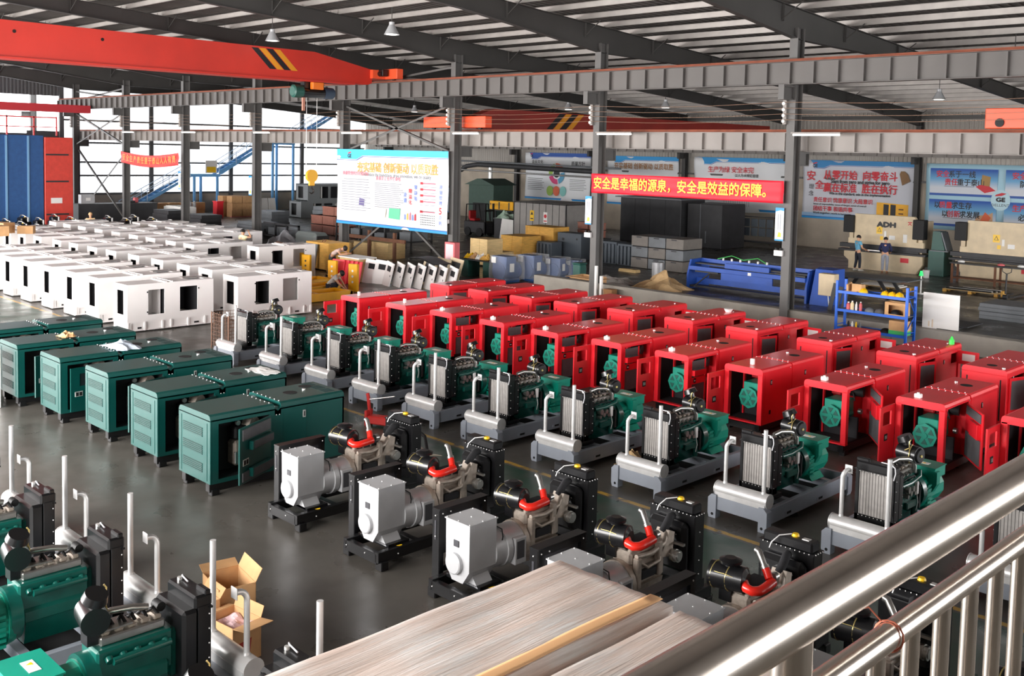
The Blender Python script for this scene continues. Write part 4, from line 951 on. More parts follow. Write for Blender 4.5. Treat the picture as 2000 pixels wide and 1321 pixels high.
def make_white(lab, loc, group, style=0):
    t = thing('white_canopy', lab, 'generator canopy', loc, 0, group)
    w = .45; L = 2.68
    m = M(WHITE)
    m.panel('y', 0, .03, -w, w, .04, .36).box(-w, w, L-.03, L, .04, .36)
    for s in (-1, 1):
        x0, x1 = (w-.03, w) if s > 0 else (-w, -w+.03)
        m.box(x0, x1, 0, L, .27, .36).box(x0, x1, 0, L, .04, .08); m.box(x0-.0, x1, 0, .12, .08, .27)
        for y0 in (.0, .5, 1.04, 1.3, 1.84, 2.38, L-.05): m.box(x0, x1+(.015 if s > 0 else 0), y0, y0+.05, .04, .3)
        m.box(x0+(-.03 if s > 0 else .03), x1+(-.03 if s > 0 else .03), .02, L-.02, .06, .3)
    m.box(-w+.02, w-.02, .02, L-.02, .3, .34)
    m.make('base_frame', t)
    m = M(WHITE)
    m.panel('y', 0, .025, -w, w, .36, 1.36, [(-.24, .2, .5, 1.2)])
    holes = [(.62, 1.12, .48, 1.2), (1.6, 2.16, .5, 1.22)]
    m.panel('x', w-.025, w, .025, L-.025, .36, 1.36, holes)
    m.panel('x', -w, -w+.025, .025, L-.025, .36, 1.36, [(1.6, 2.16, .5, 1.22)] if style else [])
    m.panel('y', L-.025, L, -w, w, .36, 1.36, [(-.2, .2, .5, 1.1)] if style else [])
    m.panel('z', 1.36, 1.385, -w, w, 0, L, [(-.2, .2, 2.0, 2.5)])
    m.box(-w, w, 1.14, 1.2, 1.385, 1.42).box(-w, w, 1.32, 1.38, 1.385, 1.42).box(-w+.04, w-.04, 1.26, 1.29, .36, 1.34)
    m.box(-w, -w+.03, .02, L, 1.38, 1.4)
    m.make('canopy_shell', t)
    if not style: M(WHITE).box(-w+.06, -w+.08, .35, 1.13, .4, 1.32).box(-w+.1, w-.3, 1.12, 1.135, .4, 1.3).make('inner_partition', t)
    m = M(BLACKM if style == 2 else DARK)
    m.box(-w+.03, -w+.04, .06, 1.2, .4, 1.34).box(-w+.05, w-.28, 1.21, 1.25, .4, 1.3).box(-w+.06, .12, .3, .32, .4, 1.3)
    if not style: m.box(-w+.03, -w+.04, 1.3, L-.05, .4, 1.3).box(-w+.06, w-.06, 2.17, 2.2, .4, 1.3)
    else: m.box(-w+.06, -.1, 1.55, 1.58, .4, 1.3)
    m.make('foam_lining', t)
    M(BLACKM).box(w, w+.006, .3, .42, .1, .15).box(w, w+.006, 2.05, 2.2, .1, .15).box(w, w+.02, .58, .61, 1.12, 1.16).box(w, w+.02, .58, .61, .54, .58).box(w, w+.02, 2.18, 2.21, 1.12, 1.16).make('lock_hinge', t)
    M(mat('bare_strip', (140, 134, 130), .5, .3)).box(-.3, -.06, 1.95, 2.55, 1.388, 1.412).make('roof_strip', t)
    return t
# ---------------------------------------------------------------- rows of machines
g_s = 'open engine sets on grey skids'
S_X = [-6.07, -7.92, -9.79, -11.61, -13.43, -15.19, -16.98, -18.76, -20.67, -22.72]
proto = make_skid_set('open green engine set on grey skid, its radiator just above the railing', (S_X[0], 12.76, 0), 0, g_s)
labs = ['open green engine set on grey skid, nearest one wholly clear of the railing', 'open green engine set on grey skid with brown paper scrap beside its radiator',
        'open green engine set on grey skid, fourth clear of the railing', 'open green engine set on grey skid, behind the cap of the second red-hose set',
        'open green engine set on grey skid, next to the red floor jack and crumpled wrap', 'open green engine set on grey skid with the red floor jack at its corner',
        'open green engine set on grey skid, behind the nearest dark green canopy', 'open green engine set on grey skid, second from the wire mesh cage',
        'open green engine set on grey skid, standing beside the wire mesh cage']
for x, lb in zip(S_X[1:], labs): dup(proto, (x, 12.74 if x < -12 else 12.76, 0), 0, lb)
dup(proto, (-4.2, 12.72, 0), 0, 'open green engine set on grey skid seen between the two railing pipes')
dup(proto, (-2.3, 12.72, 0), 0, 'open green engine set on grey skid seen through the railing balusters')
for i, (x, lb) in enumerate([(-6.84, 'open green engine set whose black radiator touches the wrapped packages'),
                  (-8.7, 'open green engine set with radiator beside the open brown cartons'),
                  (-10.56, 'open green engine set at the left edge, second row up from the bottom corner'),
                  (-12.42, 'open green engine set at the left edge, just below the carton-topped set'),
                  (-14.28, 'open green engine set at the left edge with a long cardboard carton resting on top')]):
    dup(proto, (x, 5.1, 0), PI, lb, 'open engine sets facing away at the bottom left')
# silver alternator sets
R_C = [(-12.3, 7.95), (-10.47, 7.97), (-8.73, 7.97), (-7.05, 7.95), (-5.5, 7.92), (-4.05, 7.8), (-2.6, 7.8)]
rl = ['silver alternator set with red intake hose, beside the nearest dark green canopy', 'silver alternator set with red intake hose, second from the dark green canopy',
      'silver alternator set with red intake hose, largest silver box, just left of the wrapped packages', 'silver alternator set half hidden by the first wrapped package',
      'silver alternator set with red intake hose, behind the second wrapped package under the railing', 'black air-filter engine set seen between the two railing pipes', 'engine set mostly hidden behind the railing balusters']
p = make_hose_set(rl[0], (R_C[0][0], R_C[0][1], 0), 'silver alternator sets with red hoses')
for (x, y), lb in list(zip(R_C, rl))[1:]: dup(p, (x, y, 0), 0, lb)
# dark green canopies
gg = 'dark green canopied generators'
ga = make_green('dark green canopied generator, nearest one, with foam-lined door ajar', (-14.5, 7.63, 0), gg, 'foam')
gb = make_green('dark green canopied generator with windowed door swung out, second in line', (-16.35, 7.68, 0), gg, 'window')
dup(gb, (-18.3, 7.7, 0), 0, 'dark green canopied generator with windowed door, third in line, a paper sheet on its roof')
gc = make_green('dark green canopied generator with a crumpled bag on its roof, fourth in line', (-20.1, 7.55, 0), gg, 'shut')
dup(gb, (-21.9, 7.4, 0), 0, 'dark green canopied generator with white sheet standing before it, fifth in line')
dup(gc, (-23.85, 7.5, 0), 0, 'dark green canopied generator farthest back, touching the first row of white canopies')
# red canopies, front row
gf = 'red canopied generators of the front row'
fx = [-5.4, -7.15, -8.9, -10.67, -12.4, -14.12, -15.84, -17.6, -19.42, -21.1, -22.92]
fy = [17.25, 17.22, 17.2, 17.25, 17.25, 17.2, 17.05, 17.05, 17.0, 16.88, 16.72]
where = ['cut by the right edge of the picture above the railing', 'with ajar side door and bottle on roof, second above the railing', 'with its foam-lined side door ajar, third above the railing', 'with closed smooth side and tall white bottle on its roof',
         'in front row, fifth above the railing, with red-boxed side panel', 'in front row, sixth from the railing', 'in front row, fifth from the yellow floor parts', 'in front row, fourth from the yellow floor parts', 'in front row, third from the yellow floor parts',
         'in front row, second from the yellow floor parts', 'in front row, farthest back next to the yellow floor parts']
A = make_red_open('red canopied generator '+where[1], (fx[1], fy[1], 0), gf, 'ajar', True, 0)
B = make_red_open('red canopied generator '+where[4], (fx[4], fy[4], 0), gf, 'panel', True, 0)
Cc = make_red_open('red canopied generator '+where[3], (fx[3], fy[3], 0), gf, 'closed', True, 2)
dup(A, (fx[2], fy[2], 0), 0, 'red canopied generator '+where[2])
R0 = make_red_open('red canopied generator '+where[0], (fx[0], fy[0], 0), gf, 'ajar', True, 1)
for i in (5, 6, 7, 8): dup(B, (fx[i], fy[i], 0), 0, 'red canopied generator '+where[i])
dup(Cc, (fx[9], fy[9], 0), 0, 'red canopied generator '+where[9])
dup(Cc, (fx[10], fy[10], 0), 0, 'red canopied generator '+where[10])
gq = 'red canopied generators of the back row'
gx = [-5.6, -7.47, -9.3, -11.24, -13.15, -14.95, -16.8, -18.56, -20.1, -21.82, -23.4]
gy = [21.1, 21.0, 21.03, 21.1, 21.1, 21.05, 21.0, 20.8, 20.6, 20.55, 20.42]
wq = ['cut by the right edge', 'nearest whole one, roof running to the right edge', 'green glue bottle on its roof', 'directly in front of the blue rack', 'before the right slogan banner column', 'with white funnel on its roof', 'below the brown paper heap', 'below the green bin beyond the dwarf wall', 'in front of the last blue wrapped alternator', 'in front of the second blue wrapped alternator', 'farthest back beside the green workbench']
D = make_red_closed('red canopied generator of the back row, '+wq[1], (gx[1], gy[1], 0), gq)
for i in (0, 2, 3, 4, 5, 6, 7, 8, 9, 10): dup(D, (gx[i], gy[i], 0), 0, 'red canopied generator of the back row, '+wq[i])
# white canopies
g1 = 'white unfinished generator canopies'
wa = make_white('white unfinished canopy, nearest corner of the white block, dark side window showing', (-28.4, 12.65, 0), g1, 0)
row1 = [-30.35, -32.05, -33.9, -35.75, -37.45, -39.2, -41.0]
n1 = ['second', 'third', 'fourth', 'fifth', 'sixth', 'seventh', 'eighth']
for x, n in zip(row1, n1): dup(wa, (x, 12.65, 0), 0, 'white unfinished canopy, %s from the corner in the front white row' % n, skip=() if x > -38 else ('lock_hinge',))
wb = make_white('white unfinished canopy with yellow parts showing through its openings, beside the yellow frames', (-28.3, 16.1, 0), g1, 1)
row2 = [-30.35, -31.85, -33.75, -35.6, -37.5, -39.2, -41.0, -42.7, -44.8, -46.6, -48.4, -50.2]
n2 = ['second', 'third', 'fourth', 'fifth', 'sixth', 'seventh', 'eighth', 'ninth', 'tenth', 'eleventh', 'twelfth', 'thirteenth']
for x, n in zip(row2, n2): dup(wb, (x, 16.35, 0), 0, 'white unfinished canopy, %s from the yellow frames in the middle white row' % n, skip=() if x > -43 else ('lock_hinge',))
row3 = [-38.4, -39.95, -41.8, -43.45, -45.25, -47.1, -49.0, -50.8, -52.6]
n3 = ['first', 'second', 'third', 'fourth', 'fifth', 'sixth', 'seventh', 'eighth', 'ninth']
for x, n in zip(row3, n3): dup(wb, (x, 19.95, 0), 0, 'white unfinished canopy, %s behind the cream-shirted worker in the third white row' % n, skip=('lock_hinge',))
row4 = [-43.0, -44.8, -46.6, -48.4, -50.2]
for x, n in zip(row4, n3): dup(wb, (x, 23.2, 0), 0, 'white unfinished canopy, %s from the column in the rearmost white row' % n, skip=('lock_hinge',))
wg = make_white('white and grey canopy frame standing apart behind the cream-shirted worker, by the leaning panels', (-36.2, 21.6, 0), g1, 1)
# ---------------------------------------------------------------- far bay machines and stock
def solid(name, lab, cat, m, dims, group=None, extra=None, c=.01):
    o = M(*m) if isinstance(m, (list, tuple)) else M(m)
    x0, x1, y0, y1, z0, z1 = dims
    o.box(0, x1-x0, 0, y1-y0, 0, z1-z0, c)
    if extra: extra(o, x1-x0, y1-y0, z1-z0)
    ob = o.make(name); ob.location = (x0, y0, z0); return tag(ob, lab, cat, group)
# press brakes
def press(lab, x0, adh):
    t = thing('press_brake', lab, 'machine', (x0, 47.7, 0), 0, 'cream press brakes by the far wall')
    m = M(CREAM); m.prism([(.25, 0), (3.65, 0), (3.95, .45), (3.95, .88), (.0, .88), (.0, .6), (.25, .4)], 'y', .1, .45).box(.3, 3.6, .45, 1.3, 0, .8, .02).box(.1, .3, .4, 1.6, .3, 2.5).box(3.6, 3.8, .4, 1.6, .3, 2.5)
    b = m.make('bed', t)
    m = M(CREAM); m.prism([(.1, 1.22), (3.9, 1.22), (3.9, 1.5), (3.55, 1.5), (3.55, 2.5), (3.4, 2.72), (.4, 2.72), (.4, 1.5), (.1, 1.5)], 'y', .3, .5)
    r = m.make('ram', t)
    M(SHDARK).box(-.3, 4.1, .2, .5, 1.04, 1.24, .01).box(-.3, 4.1, .05, .5, .86, .96, .01).box(.2, 3.7, .25, .35, .96, 1.04).make('tooling', t)
    M(BLACKM).box(-.1, .42, .1, .6, 1.78, 2.62, .02).make('cylinder_cover', t); M(BLACKM).box(3.42, 3.95, .1, .6, 1.65, 2.6, .02).make('cylinder_cover', t)
    if adh: text('lettering', 'ADH', TK, .34, r, (2.05, .29, 2.25), FACE, .025, 'CENTER', 1.3)
    poly_ = M(TR).prism([(3.1, 2.3), (3.2, 2.42), (3.3, 2.3), (3.26, 2.3), (3.2, 2.36), (3.14, 2.3)], 'y', .29, .298); poly_.box(3.1, 3.3, .29, .298, 2.42, 2.46); poly_.make('emblem', r)
    m = M(YEL, TK, PAPER); m.box(1.55, 1.85, .29, .298, 1.8, 2.15).mt(1).prism([(1.6, 1.9), (1.8, 1.9), (1.7, 2.1)], 'y', .284, .29).mt(0).prism([(1.63, 1.915), (1.77, 1.915), (1.7, 2.06)], 'y', .281, .285).box(1.75, 1.9, .29, .298, 1.5, 1.68).mt(2).box(2.2, 2.5, .29, .298, 1.55, 1.75).box(2.9, 3.1, .27, .298, 1.45, 1.85, .01).box(1.95, 2.06, .28, .298, 1.65, 1.95)
    m.make('notice', r)
    M(TR).box(2.9, 3.3, .09, .1, .5, .72).make('red_plate', b)
    return t
press('cream press brake with black lettering on its ram, two workers standing at it', -24.05, True)
press('cream press brake by the edge of the picture, sheet-covered table in front of it', -18.55, False)
t = thing('control_cabinet', 'dark green control cabinet with slanting top between the two press brakes', 'cabinet', (-19.87, 47.9, 0))
M(GREENB).box(0, .75, 0, 1.0, 0, 1.2, .02).prism([(.05, 1.2), (.7, 1.2), (.45, 2.1), (.1, 2.1)], 'y', .2, .9).make('body', t)
M(SHGREY).box(.1, .95, -.1, .3, 1.18, 1.22).prism([(.47, 2.05), (.75, 1.2), (.8, 1.22), (.52, 2.08)], 'y', .2, .9).make('shelf', t)
t = thing('bucket', 'white plastic bucket on the floor before the green control cabinet', 'bucket', (-19.5, 46.9, 0)); M(PAPER).cyl((0, 0, 0), (0, 0, .36), .13, .16, n=16).make('body', t); M(STEEL).tube([(-.16, 0, .34), (-.1, -.1, .3), (.1, -.1, .3), (.16, 0, .34)], .006, 5).make('handle', t)
# table and pallets by second press
t = thing('work_table', 'brown steel table with scrap sheets in front of the second press brake', 'table', (-18.1, 46.0, 0))
M(SHDARK).box(0, 3.6, 0, .8, .86, .92, .01).make('table_top', t)
for (x, y) in ((.05, .05), (1.9, .05), (3.5, .05), (.05, .7), (1.9, .7), (3.5, .7)): M(WOODB).box(x, x+.08, y, y+.08, 0, .86).make('leg', t)
M(WOODB).box(.1, 3.5, .1, .7, .2, .26).make('lower_shelf', t)
for i, (x, y, m_, n) in enumerate(((.4, .3, PAPER, 'crumpled white paper on the brown steel table'), (2.1, .3, PINK, 'red rag on the brown steel table'), (2.9, .4, PAPER, 'white offcut lying near the end of the brown steel table'))):
    o = M(m_).ball((0, 0, .03), .14, (1.2, .9, .5), 8, 5, -.4).make('rag' if i else 'paper'); o.location = (-18.1+x, 46+y, .925); tag(o, n, 'rag' if i else 'paper')
def pallet(lab, x, y, z=0, w=1.2, d=1.0, rz=0):
    t = thing('pallet', lab, 'pallet', (x, y, z), rz, 'wooden pallets in the far bay')
    m = M(PLY)
    for i in range(5): m.box(0, w, i*(d-.12)/4, i*(d-.12)/4+.12, .11, .13)
    m.make('deck_boards', t); m = M(PLYO)
    for yy in (0, d/2-.05, d-.1):
        for xx in (0, w/2-.07, w-.14): m.box(xx, xx+.14, yy, yy+.1, 0, .11)
    m.make('blocks', t); return t
pallet('wooden pallet under thin bars by the pallet truck', -17.0, 42.6, 0, 2.2, .9); pallet('wooden pallet under the sheet stack behind the rack with yellow helmets', -19.8, 40.9, 0, 2.0, .9)
m = M(BLACKM, STEEL); 
for i in range(7): m.mt(i % 2).box(.1*i, 1.8+.05*i, .1+.1*i, .14+.1*i, 0, .05+.02*(i % 3))
o = m.make('steel_bars'); o.location = (-16.9, 42.6, .13); tag(o, 'heap of short black steel bars on a pallet near the pallet truck', 'bars', kind='stuff')
t = thing('pallet_truck', 'hand pallet truck with upright loop handle in front of the second press brake', 'pallet truck', (-14.4, 42.3, 0))
M(SHDARK).tube([(0, 0, .2), (0, .05, 1.0)], .035, 8).tube([(0, .05, 1.0), (-.16, .05, 1.08), (-.18, .05, 1.24), (-.1, .05, 1.3), (.1, .05, 1.3), (.18, .05, 1.24), (.16, .05, 1.08), (0, .05, 1.0)], .018, 6).make('handle', t)
M(PLYO).box(-.2, -.08, .05, .35, .05, .3, .02).make('pump', t); M(SHDARK).box(-.3, -.12, .1, 1.3, .06, .12).box(.12, .3, .1, 1.3, .06, .12).cyl((-.08, 0, .09), (.08, 0, .09), .09, n=12).make('fork', t)
t = thing('warning_post', 'slim white post with a green lamp on top in front of the tables', 'post', (-17.2, 40.9, 0)); M(PAPER).cyl((0, 0, 0), (0, 0, .75), .035, n=10).cyl((0, 0, 0), (0, 0, .05), .12, n=14).make('pole', t); M(mat('green_beacon', (40, 214, 110), .3, emit=.6)).cyl((0, 0, .75), (0, 0, .95), .09, .05, n=12).make('beacon', t)
t = thing('sheet_table', 'low trestle table stacked with dark sheet plates behind the blue rack', 'table', (-20.2, 38.4, 0)); M(SHGREY).box(0, 3.2, 0, 1.6, .66, .70).box(.4, 3.5, .1, 1.5, .70, .73).make('table_top', t); M(SHDARK).prism([(.4, 0), (.52, 0), (1.0, .66), (.85, .66)], 'y', .2, .3).prism([(2.8, 0), (2.68, 0), (2.2, .66), (2.35, .66)], 'y', .2, .3).prism([(.4, 0), (.52, 0), (1.0, .66), (.85, .66)], 'y', 1.3, 1.4).prism([(2.8, 0), (2.68, 0), (2.2, .66), (2.35, .66)], 'y', 1.3, 1.4).make('trestle', t)
o = M(PAPER).box(0, 1.7, 0, .7, 0, .04).box(.1, 1.6, .05, .6, .05, .08).make('sheet_stack'); o.location = (-19.8, 41.0, .13); tag(o, 'stack of pale sheets on the pallet below the two press workers', 'sheets')
# grey stock sheets on the right
def sheets(lab, x, y, z, w, d, n, m_, group, rz=0, th=.05, nm='steel_sheet'):
    for i in range(n):
        o = M(m_).box(0, w, 0, d, 0, th, .006).box(.03, w-.03, .03, d-.03, th-.002, th+.004).make(nm)
        o.location = (x+.04*math.sin(i*2.3), y+.04*math.cos(i*3.1), z+i*(th+.008)); o.rotation_euler = (0, 0, rz+.012*math.sin(i*5)); tag(o, lab % (['bottom', 'second', 'third', 'fourth', 'fifth', 'sixth', 'seventh'][i] if i < n-1 else 'topmost'), 'panel', group)
sheets('%s grey sheet in the stack by the picture edge behind the dwarf wall', -13.2, 36.3, 0, 2.6, 1.6, 4, SHGREY, 'grey sheets stacked by the right edge', 0, .13)
o = M(SHDARK).box(0, 1.9, 0, 1.4, 0, .04).box(.2, 2.1, .3, 1.6, .045, .08).make('scrap_sheet'); o.location = (-14.6, 33.2, 0); tag(o, 'dark scrap sheets lying on the floor behind the white board', 'sheet')
o = M(PAPER).box(0, 1.5, 0, .25, 0, .08).box(.3, 1.6, .3, .5, 0, .06).make('white_profile'); o.location = (-9.9, 30.2, 0); tag(o, 'white folded profiles lying behind the dwarf wall at the right', 'profile')
o = M(mat('dark_red_case', (130, 24, 36), .5)).box(0, 1.5, 0, .3, 0, .22, .02).make('tool_case'); o.location = (-11.0, 30.3, 0); tag(o, 'dark red case lying beyond the dwarf wall beside the white board', 'case')
o = M(WOODB, SHDARK).box(0, 1.2, 0, .05, 0, .03).box(.3, 1.1, .3, .36, 0, .03).mt(1).box(.1, .7, .6, .66, 0, .04).make('scrap_strips'); o.location = (-11.4, 31.6, 0); tag(o, 'loose scrap strips on the floor beyond the white board', 'scrap', kind='stuff')
t = thing('white_board', 'large square white board standing on the dwarf wall beside the blue rack', 'board', (-11.75, 29.3, .58)); M(PAPER).box(-.48, .56, 0, .03, 0, 1.03, .004).make('panel', t); M(BLACKM).box(-.05, .56, .0, .06, -.0, .02).make('foot_strip', t); M(mat('old_tape', (226, 206, 180), .6)).box(-.3, -.26, -.004, 0, .05, .2).box(-.2, -.16, -.004, 0, .03, .26).make('tape_mark', t)
# blue shear
t = thing('shear_machine', 'long blue sheet-metal shear frame lying behind the dwarf wall', 'machine', (-24.1, 34.4, 0))
m = M(BLUEP); m.prism([(0, 0), (1.5, 0), (1.5, .9), (1.1, 1.2), (.2, 1.18), (0, .6)], 'x', 0, .08).prism([(0, 0), (1.5, 0), (1.5, .9), (1.1, 1.3), (.2, 1.18), (0, .6)], 'x', 5.3, 5.38)
m.box(.08, 5.3, 0, .12, .78, .95, .01).box(1.6, 3.9, .05, .12, .5, .78).box(.08, 5.3, .9, 1.0, .9, 1.2).box(.08, 5.3, .6, .75, .2, .42).box(1.6, 3.6, .3, .42, .95, 1.14).prism([(0, 0), (1.4, 0), (1.3, 1.3), (.4, 1.3)], 'x', 5.5, 6.2)
m.make('frame', t); m = M(SHDARK); m.box(.1, 5.3, .42, .9, 1.0, 1.05).box(.3, 1.4, .14, .4, .7, .76).box(3.9, 5.2, .2, .6, .76, 1.0).box(.1, 5.3, .1, .5, .08, .16).tube([(.3, .1, .1), (1.0, .3, .75)], .03, 6); m.make('bed_plate', t)
m = M(STEEL, mat('green_hose', (70, 180, 90), .5)); 
for i in range(6): m.mt(0).cyl((1.2+i*.4, .8, 1.2), (1.2+i*.4, .8, 1.3), .05, n=8)
m.mt(1).tube([(1.0, .7, 1.25), (1.6, .8, 1.42), (2.2, .7, 1.3), (2.8, .8, 1.42), (3.2, .75, 1.25)], .02, 6); m.make('fittings', t)
M(PAPER).box(2.85, 3.0, -.006, 0, .8, .92).make('plate', t)
t = thing('control_box', 'cream electrical box on a post at the end of the blue shear frame', 'cabinet', (-18.05, 34.0, 0)); M(CREAM).box(0, .62, 0, .35, .45, 1.25, .015).make('housing', t); M(PAPER).cyl((.35, .2, 0), (.3, .2, .45), .02, n=8).make('post', t)
for i in range(3):
    o = M(SHDARK).box(0, .16, 0, .03, 0, 1.0-.1*i, .004).make('dark_plate'); o.location = (-17.5+.24*i, 33.7, 0); o.rotation_euler = (-.16, .12, 0); tag(o, ['nearest', 'middle', 'farthest'][i]+' of the dark plates leaning at the end of the blue shear frame', 'plate', 'dark plates leaning on the shear')
# paper heap, barrel, plastic, bins beyond dwarf wall
def lump(name, lab, cat, m_, x, y, z, w, d, h, seed, n=18, kind=None):
    rnd = random.Random(seed); ph = [rnd.uniform(0, 6) for _ in range(8)]
    def f(u, v):
        a, b = u*2-1, v*2-1; e = max(0, 1-abs(a)**2.2)*max(0, 1-abs(b)**2.2)
        zz = h*e*(.65+.2*math.sin(a*5+ph[0]+b*3)+.18*math.sin(b*8+ph[1]-a*4)+.12*math.sin(a*13+ph[2])*math.cos(b*11+ph[3]))
        return (a*w/2+.06*w*math.sin(b*6+ph[4]), b*d/2+.06*d*math.sin(a*7+ph[5]), max(0.004, zz))
    o = M(m_).sheet(f, n, n, False).make(name, None, .006); o.location = (x, y, z); return tag(o, lab, cat, None, kind)
lump('brown_paper', 'heap of crumpled brown wrapping paper on the floor left of the blue shear', 'paper', mat('kraft_paper', (206, 172, 126), .8, var=.1), -24.6, 33.4, 0, 2.0, 1.6, .75, 3)
lump('plastic_sheet', 'crumpled clear plastic sheet beyond the dwarf wall', 'plastic sheet', mat('clear_sheet', (196, 192, 186), .25), -27.0, 33.2, 0, 2.0, 1.3, .35, 5)
o = M(ALTG).cyl((0, 0, 0), (0, 0, .62), .27, n=22).cyl((0, 0, .6), (0, 0, .64), .28, n=22).cyl((0, 0, .2), (0, 0, .23), .278, n=22).make('steel_drum'); o.location = (-27.2, 36.6, 0); tag(o, 'galvanised drum standing before the stacked grey boxes', 'drum')
o = M(PLY).box(0, 1.0, 0, .35, 0, .1).box(.02, .98, .02, .33, .1, .13).make('timber_block'); o.location = (-29.6, 36.8, 0); tag(o, 'flat timber block on the floor beyond the dwarf wall', 'timber')
t = thing('waste_bin', 'dark green waste bin beside the column at the left end of the red slogan banner', 'bin', (-26.6, 30.6, 0)); M(GREENB).box(-.2, .2, -.2, .2, .05, 1.0, .03).make('body', t); M(GREENB).box(-.22, .22, -.22, .22, 1.0, 1.05, .015).make('lid', t); M(BLACKM).cyl((-.2, .2, .08), (.2, .2, .08), .08, n=12).make('wheel', t)
o = M(mat('orange_red_plastic', (232, 64, 44), .4)).ball((0, 0, .1), .13, (1, .8, .9), 10, 6).make('red_bag'); o.location = (-26.1, 29.9, 0); tag(o, 'small red bag at the foot of the dark green bin', 'bag')
for i, (x, h) in enumerate(((-24.0, 1.3), (-23.75, .95))):
    o = M(PAPER).box(-.05, .05, -.05, .05, 0, h, .012).make('white_tube'); o.location = (x, 28.55, 0); tag(o, ['tall', 'short'][i]+' white tube leaning by the column at the left end of the red slogan banner', 'tube', 'white tubes by the column')
t = thing('cardboard_box', 'open cardboard box just left of the column, behind the back red row', 'box', (-26.4, 29.8, 0)); m = M(CARD); m.panel('x', 0, .01, 0, .8, 0, .62).panel('x', 1.2, 1.21, 0, .8, 0, .62).panel('y', 0, .01, 0, 1.2, 0, .62).panel('y', .79, .8, 0, 1.2, 0, .62).box(0, 1.2, 0, .8, 0, .01); m.make('carton', t); M(CARD).box(.0, 1.2, -.25, 0, .6, .61).box(1.2, 1.4, 0, .8, .55, .56).make('flap', t)
o = M(CARDD).box(0, .4, 0, .3, 0, .5, .01).box(0, .4, -.01, .0, .4, .5).make('cardboard_box'); o.location = (-23.6, 29.6, .58); o.location = (-23.6, 28.5, 0); tag(o, 'small orange-brown carton standing right of the column foot', 'box')
# blue rack
t = thing('storage_rack', 'blue two-tier steel rack with helmets and bottles in front of the dwarf wall', 'rack', (-14.3, 28.1, 0))
for (x, y) in ((0, 0), (2.12, 0), (0, .55), (2.12, .55)):
    M(BLUER).box(x-.035, x+.035, y-.03, y+.03, 0, 1.82, .004).make('upright', t)
for z in (.42, .96, 1.5):
    M(BLUER).box(.03, 2.09, -.02, .01, z-.05, z+.03).box(.03, 2.09, .54, .57, z-.05, z+.03).make('beam', t); M(SHGREY if z < 1 else BLUER).box(.02, 2.1, .0, .55, z-.005, z+.012).make('shelf', t)
M(BLUER).tube([(2.12, .03, 1.6), (2.12, .52, 1.05)], .014, 6).tube([(2.12, .03, .55), (2.12, .52, .95)], .014, 6).tube([(2.12, .0, 1.7), (2.12, .55, 1.7)], .014, 6).tube([(2.12, .0, .5), (2.12, .55, .5)], .014, 6).tube([(0, 0, .5), (0, .55, .5)], .014, 6).make('side_brace', t)
first = None
for i, (x, n) in enumerate(((.74, 'yellow safety helmet beside the flattened carton on the blue rack'), (1.4, 'yellow safety helmet, leftmost of the three in a row on the blue rack'), (1.61, 'yellow safety helmet, middle of the three in a row on the blue rack'), (1.82, 'yellow safety helmet, rightmost of the three in a row on the blue rack'))):
    loc = (-14.3+x, 28.27, 1.513)
    if first is None:
        first = thing('safety_helmet', n, 'helmet', loc, 0, 'yellow helmets on the rack'); M(YEL).ball((0, 0, 0), .125, (1, 1.15, 1.05), 14, 7, 0).box(-.012, .012, -.1, .1, .11, .137, .004).make('shell', first); M(YEL).cyl((0, -.03, 0), (0, -.03, .012), .14, n=18).make('brim', first)
    else: dup(first, loc, .2*i, n)
o = M(CARD).box(0, .36, 0, .3, 0, .02).prism([(0, .02), (.3, .02), (.22, .26), (-.02, .2)], 'x', .04, .1).prism([(0, .02), (.3, .02), (.25, .22), (.02, .24)], 'x', .2, .5).make('cardboard_box'); o.location = (-14.1, 28.2, 1.513); tag(o, 'collapsed carton at the left end of the top shelf of the blue rack', 'box')
for i, (x, h, r, m_, n) in enumerate(((.3, .2, .06, PINK, 'short pink jar'), (.42, .24, .055, mat('bottle_yellow', (236, 214, 170), .4), 'yellowish bottle with white cap'), (.55, .22, .035, PAPER, 'slim white spray can'), (.68, .24, .045, PINK, 'pink drink bottle'))):
    t_ = thing('bottle', n+' on the middle shelf of the blue rack', 'bottle', (-14.3+x, 28.25, .973), 0, 'bottles on the blue rack'); M(m_).cyl((0, 0, 0), (0, 0, h*.75), r, n=12).cyl((0, 0, h*.75), (0, 0, h), r, r*.4, n=12).make('body', t_); M(PAPER).cyl((0, 0, h), (0, 0, h+.03), r*.45, n=10).make('cap', t_)
for i, (x, z, m_, n) in enumerate(((.95, .973, SHGREY, 'grey rag bundle on the middle shelf of the blue rack'), (1.25, .973, FOAM, 'pale grey cap on the middle shelf of the blue rack'), (1.72, 1.0, BLACKM, 'black bag inside the open carton on the blue rack'), (1.45, .433, BLACKM, 'black bag on the bottom shelf of the blue rack'))):
    o = M(m_).ball((0, 0, .0), .15, (1.1, .9, .9), 10, 6, -.02).make('rag_bundle' if i < 2 else 'bag'); o.location = (-14.3+x, 28.3, z); tag(o, n, 'cloth' if i < 2 else 'bag')
m = M(CARD); m.panel('y', 0, .01, 0, .62, 0, .38, [(.12, .56, .04, .3)]).box(0, .62, .3, .31, 0, .38).box(0, .01, 0, .3, 0, .38).box(.61, .62, 0, .3, 0, .38).box(0, .62, 0, .3, 0, .01); o = m.make('cardboard_box'); o.location = (-14.3+1.45, 28.14, .973); tag(o, 'open carton on the middle shelf at the right of the blue rack', 'box')
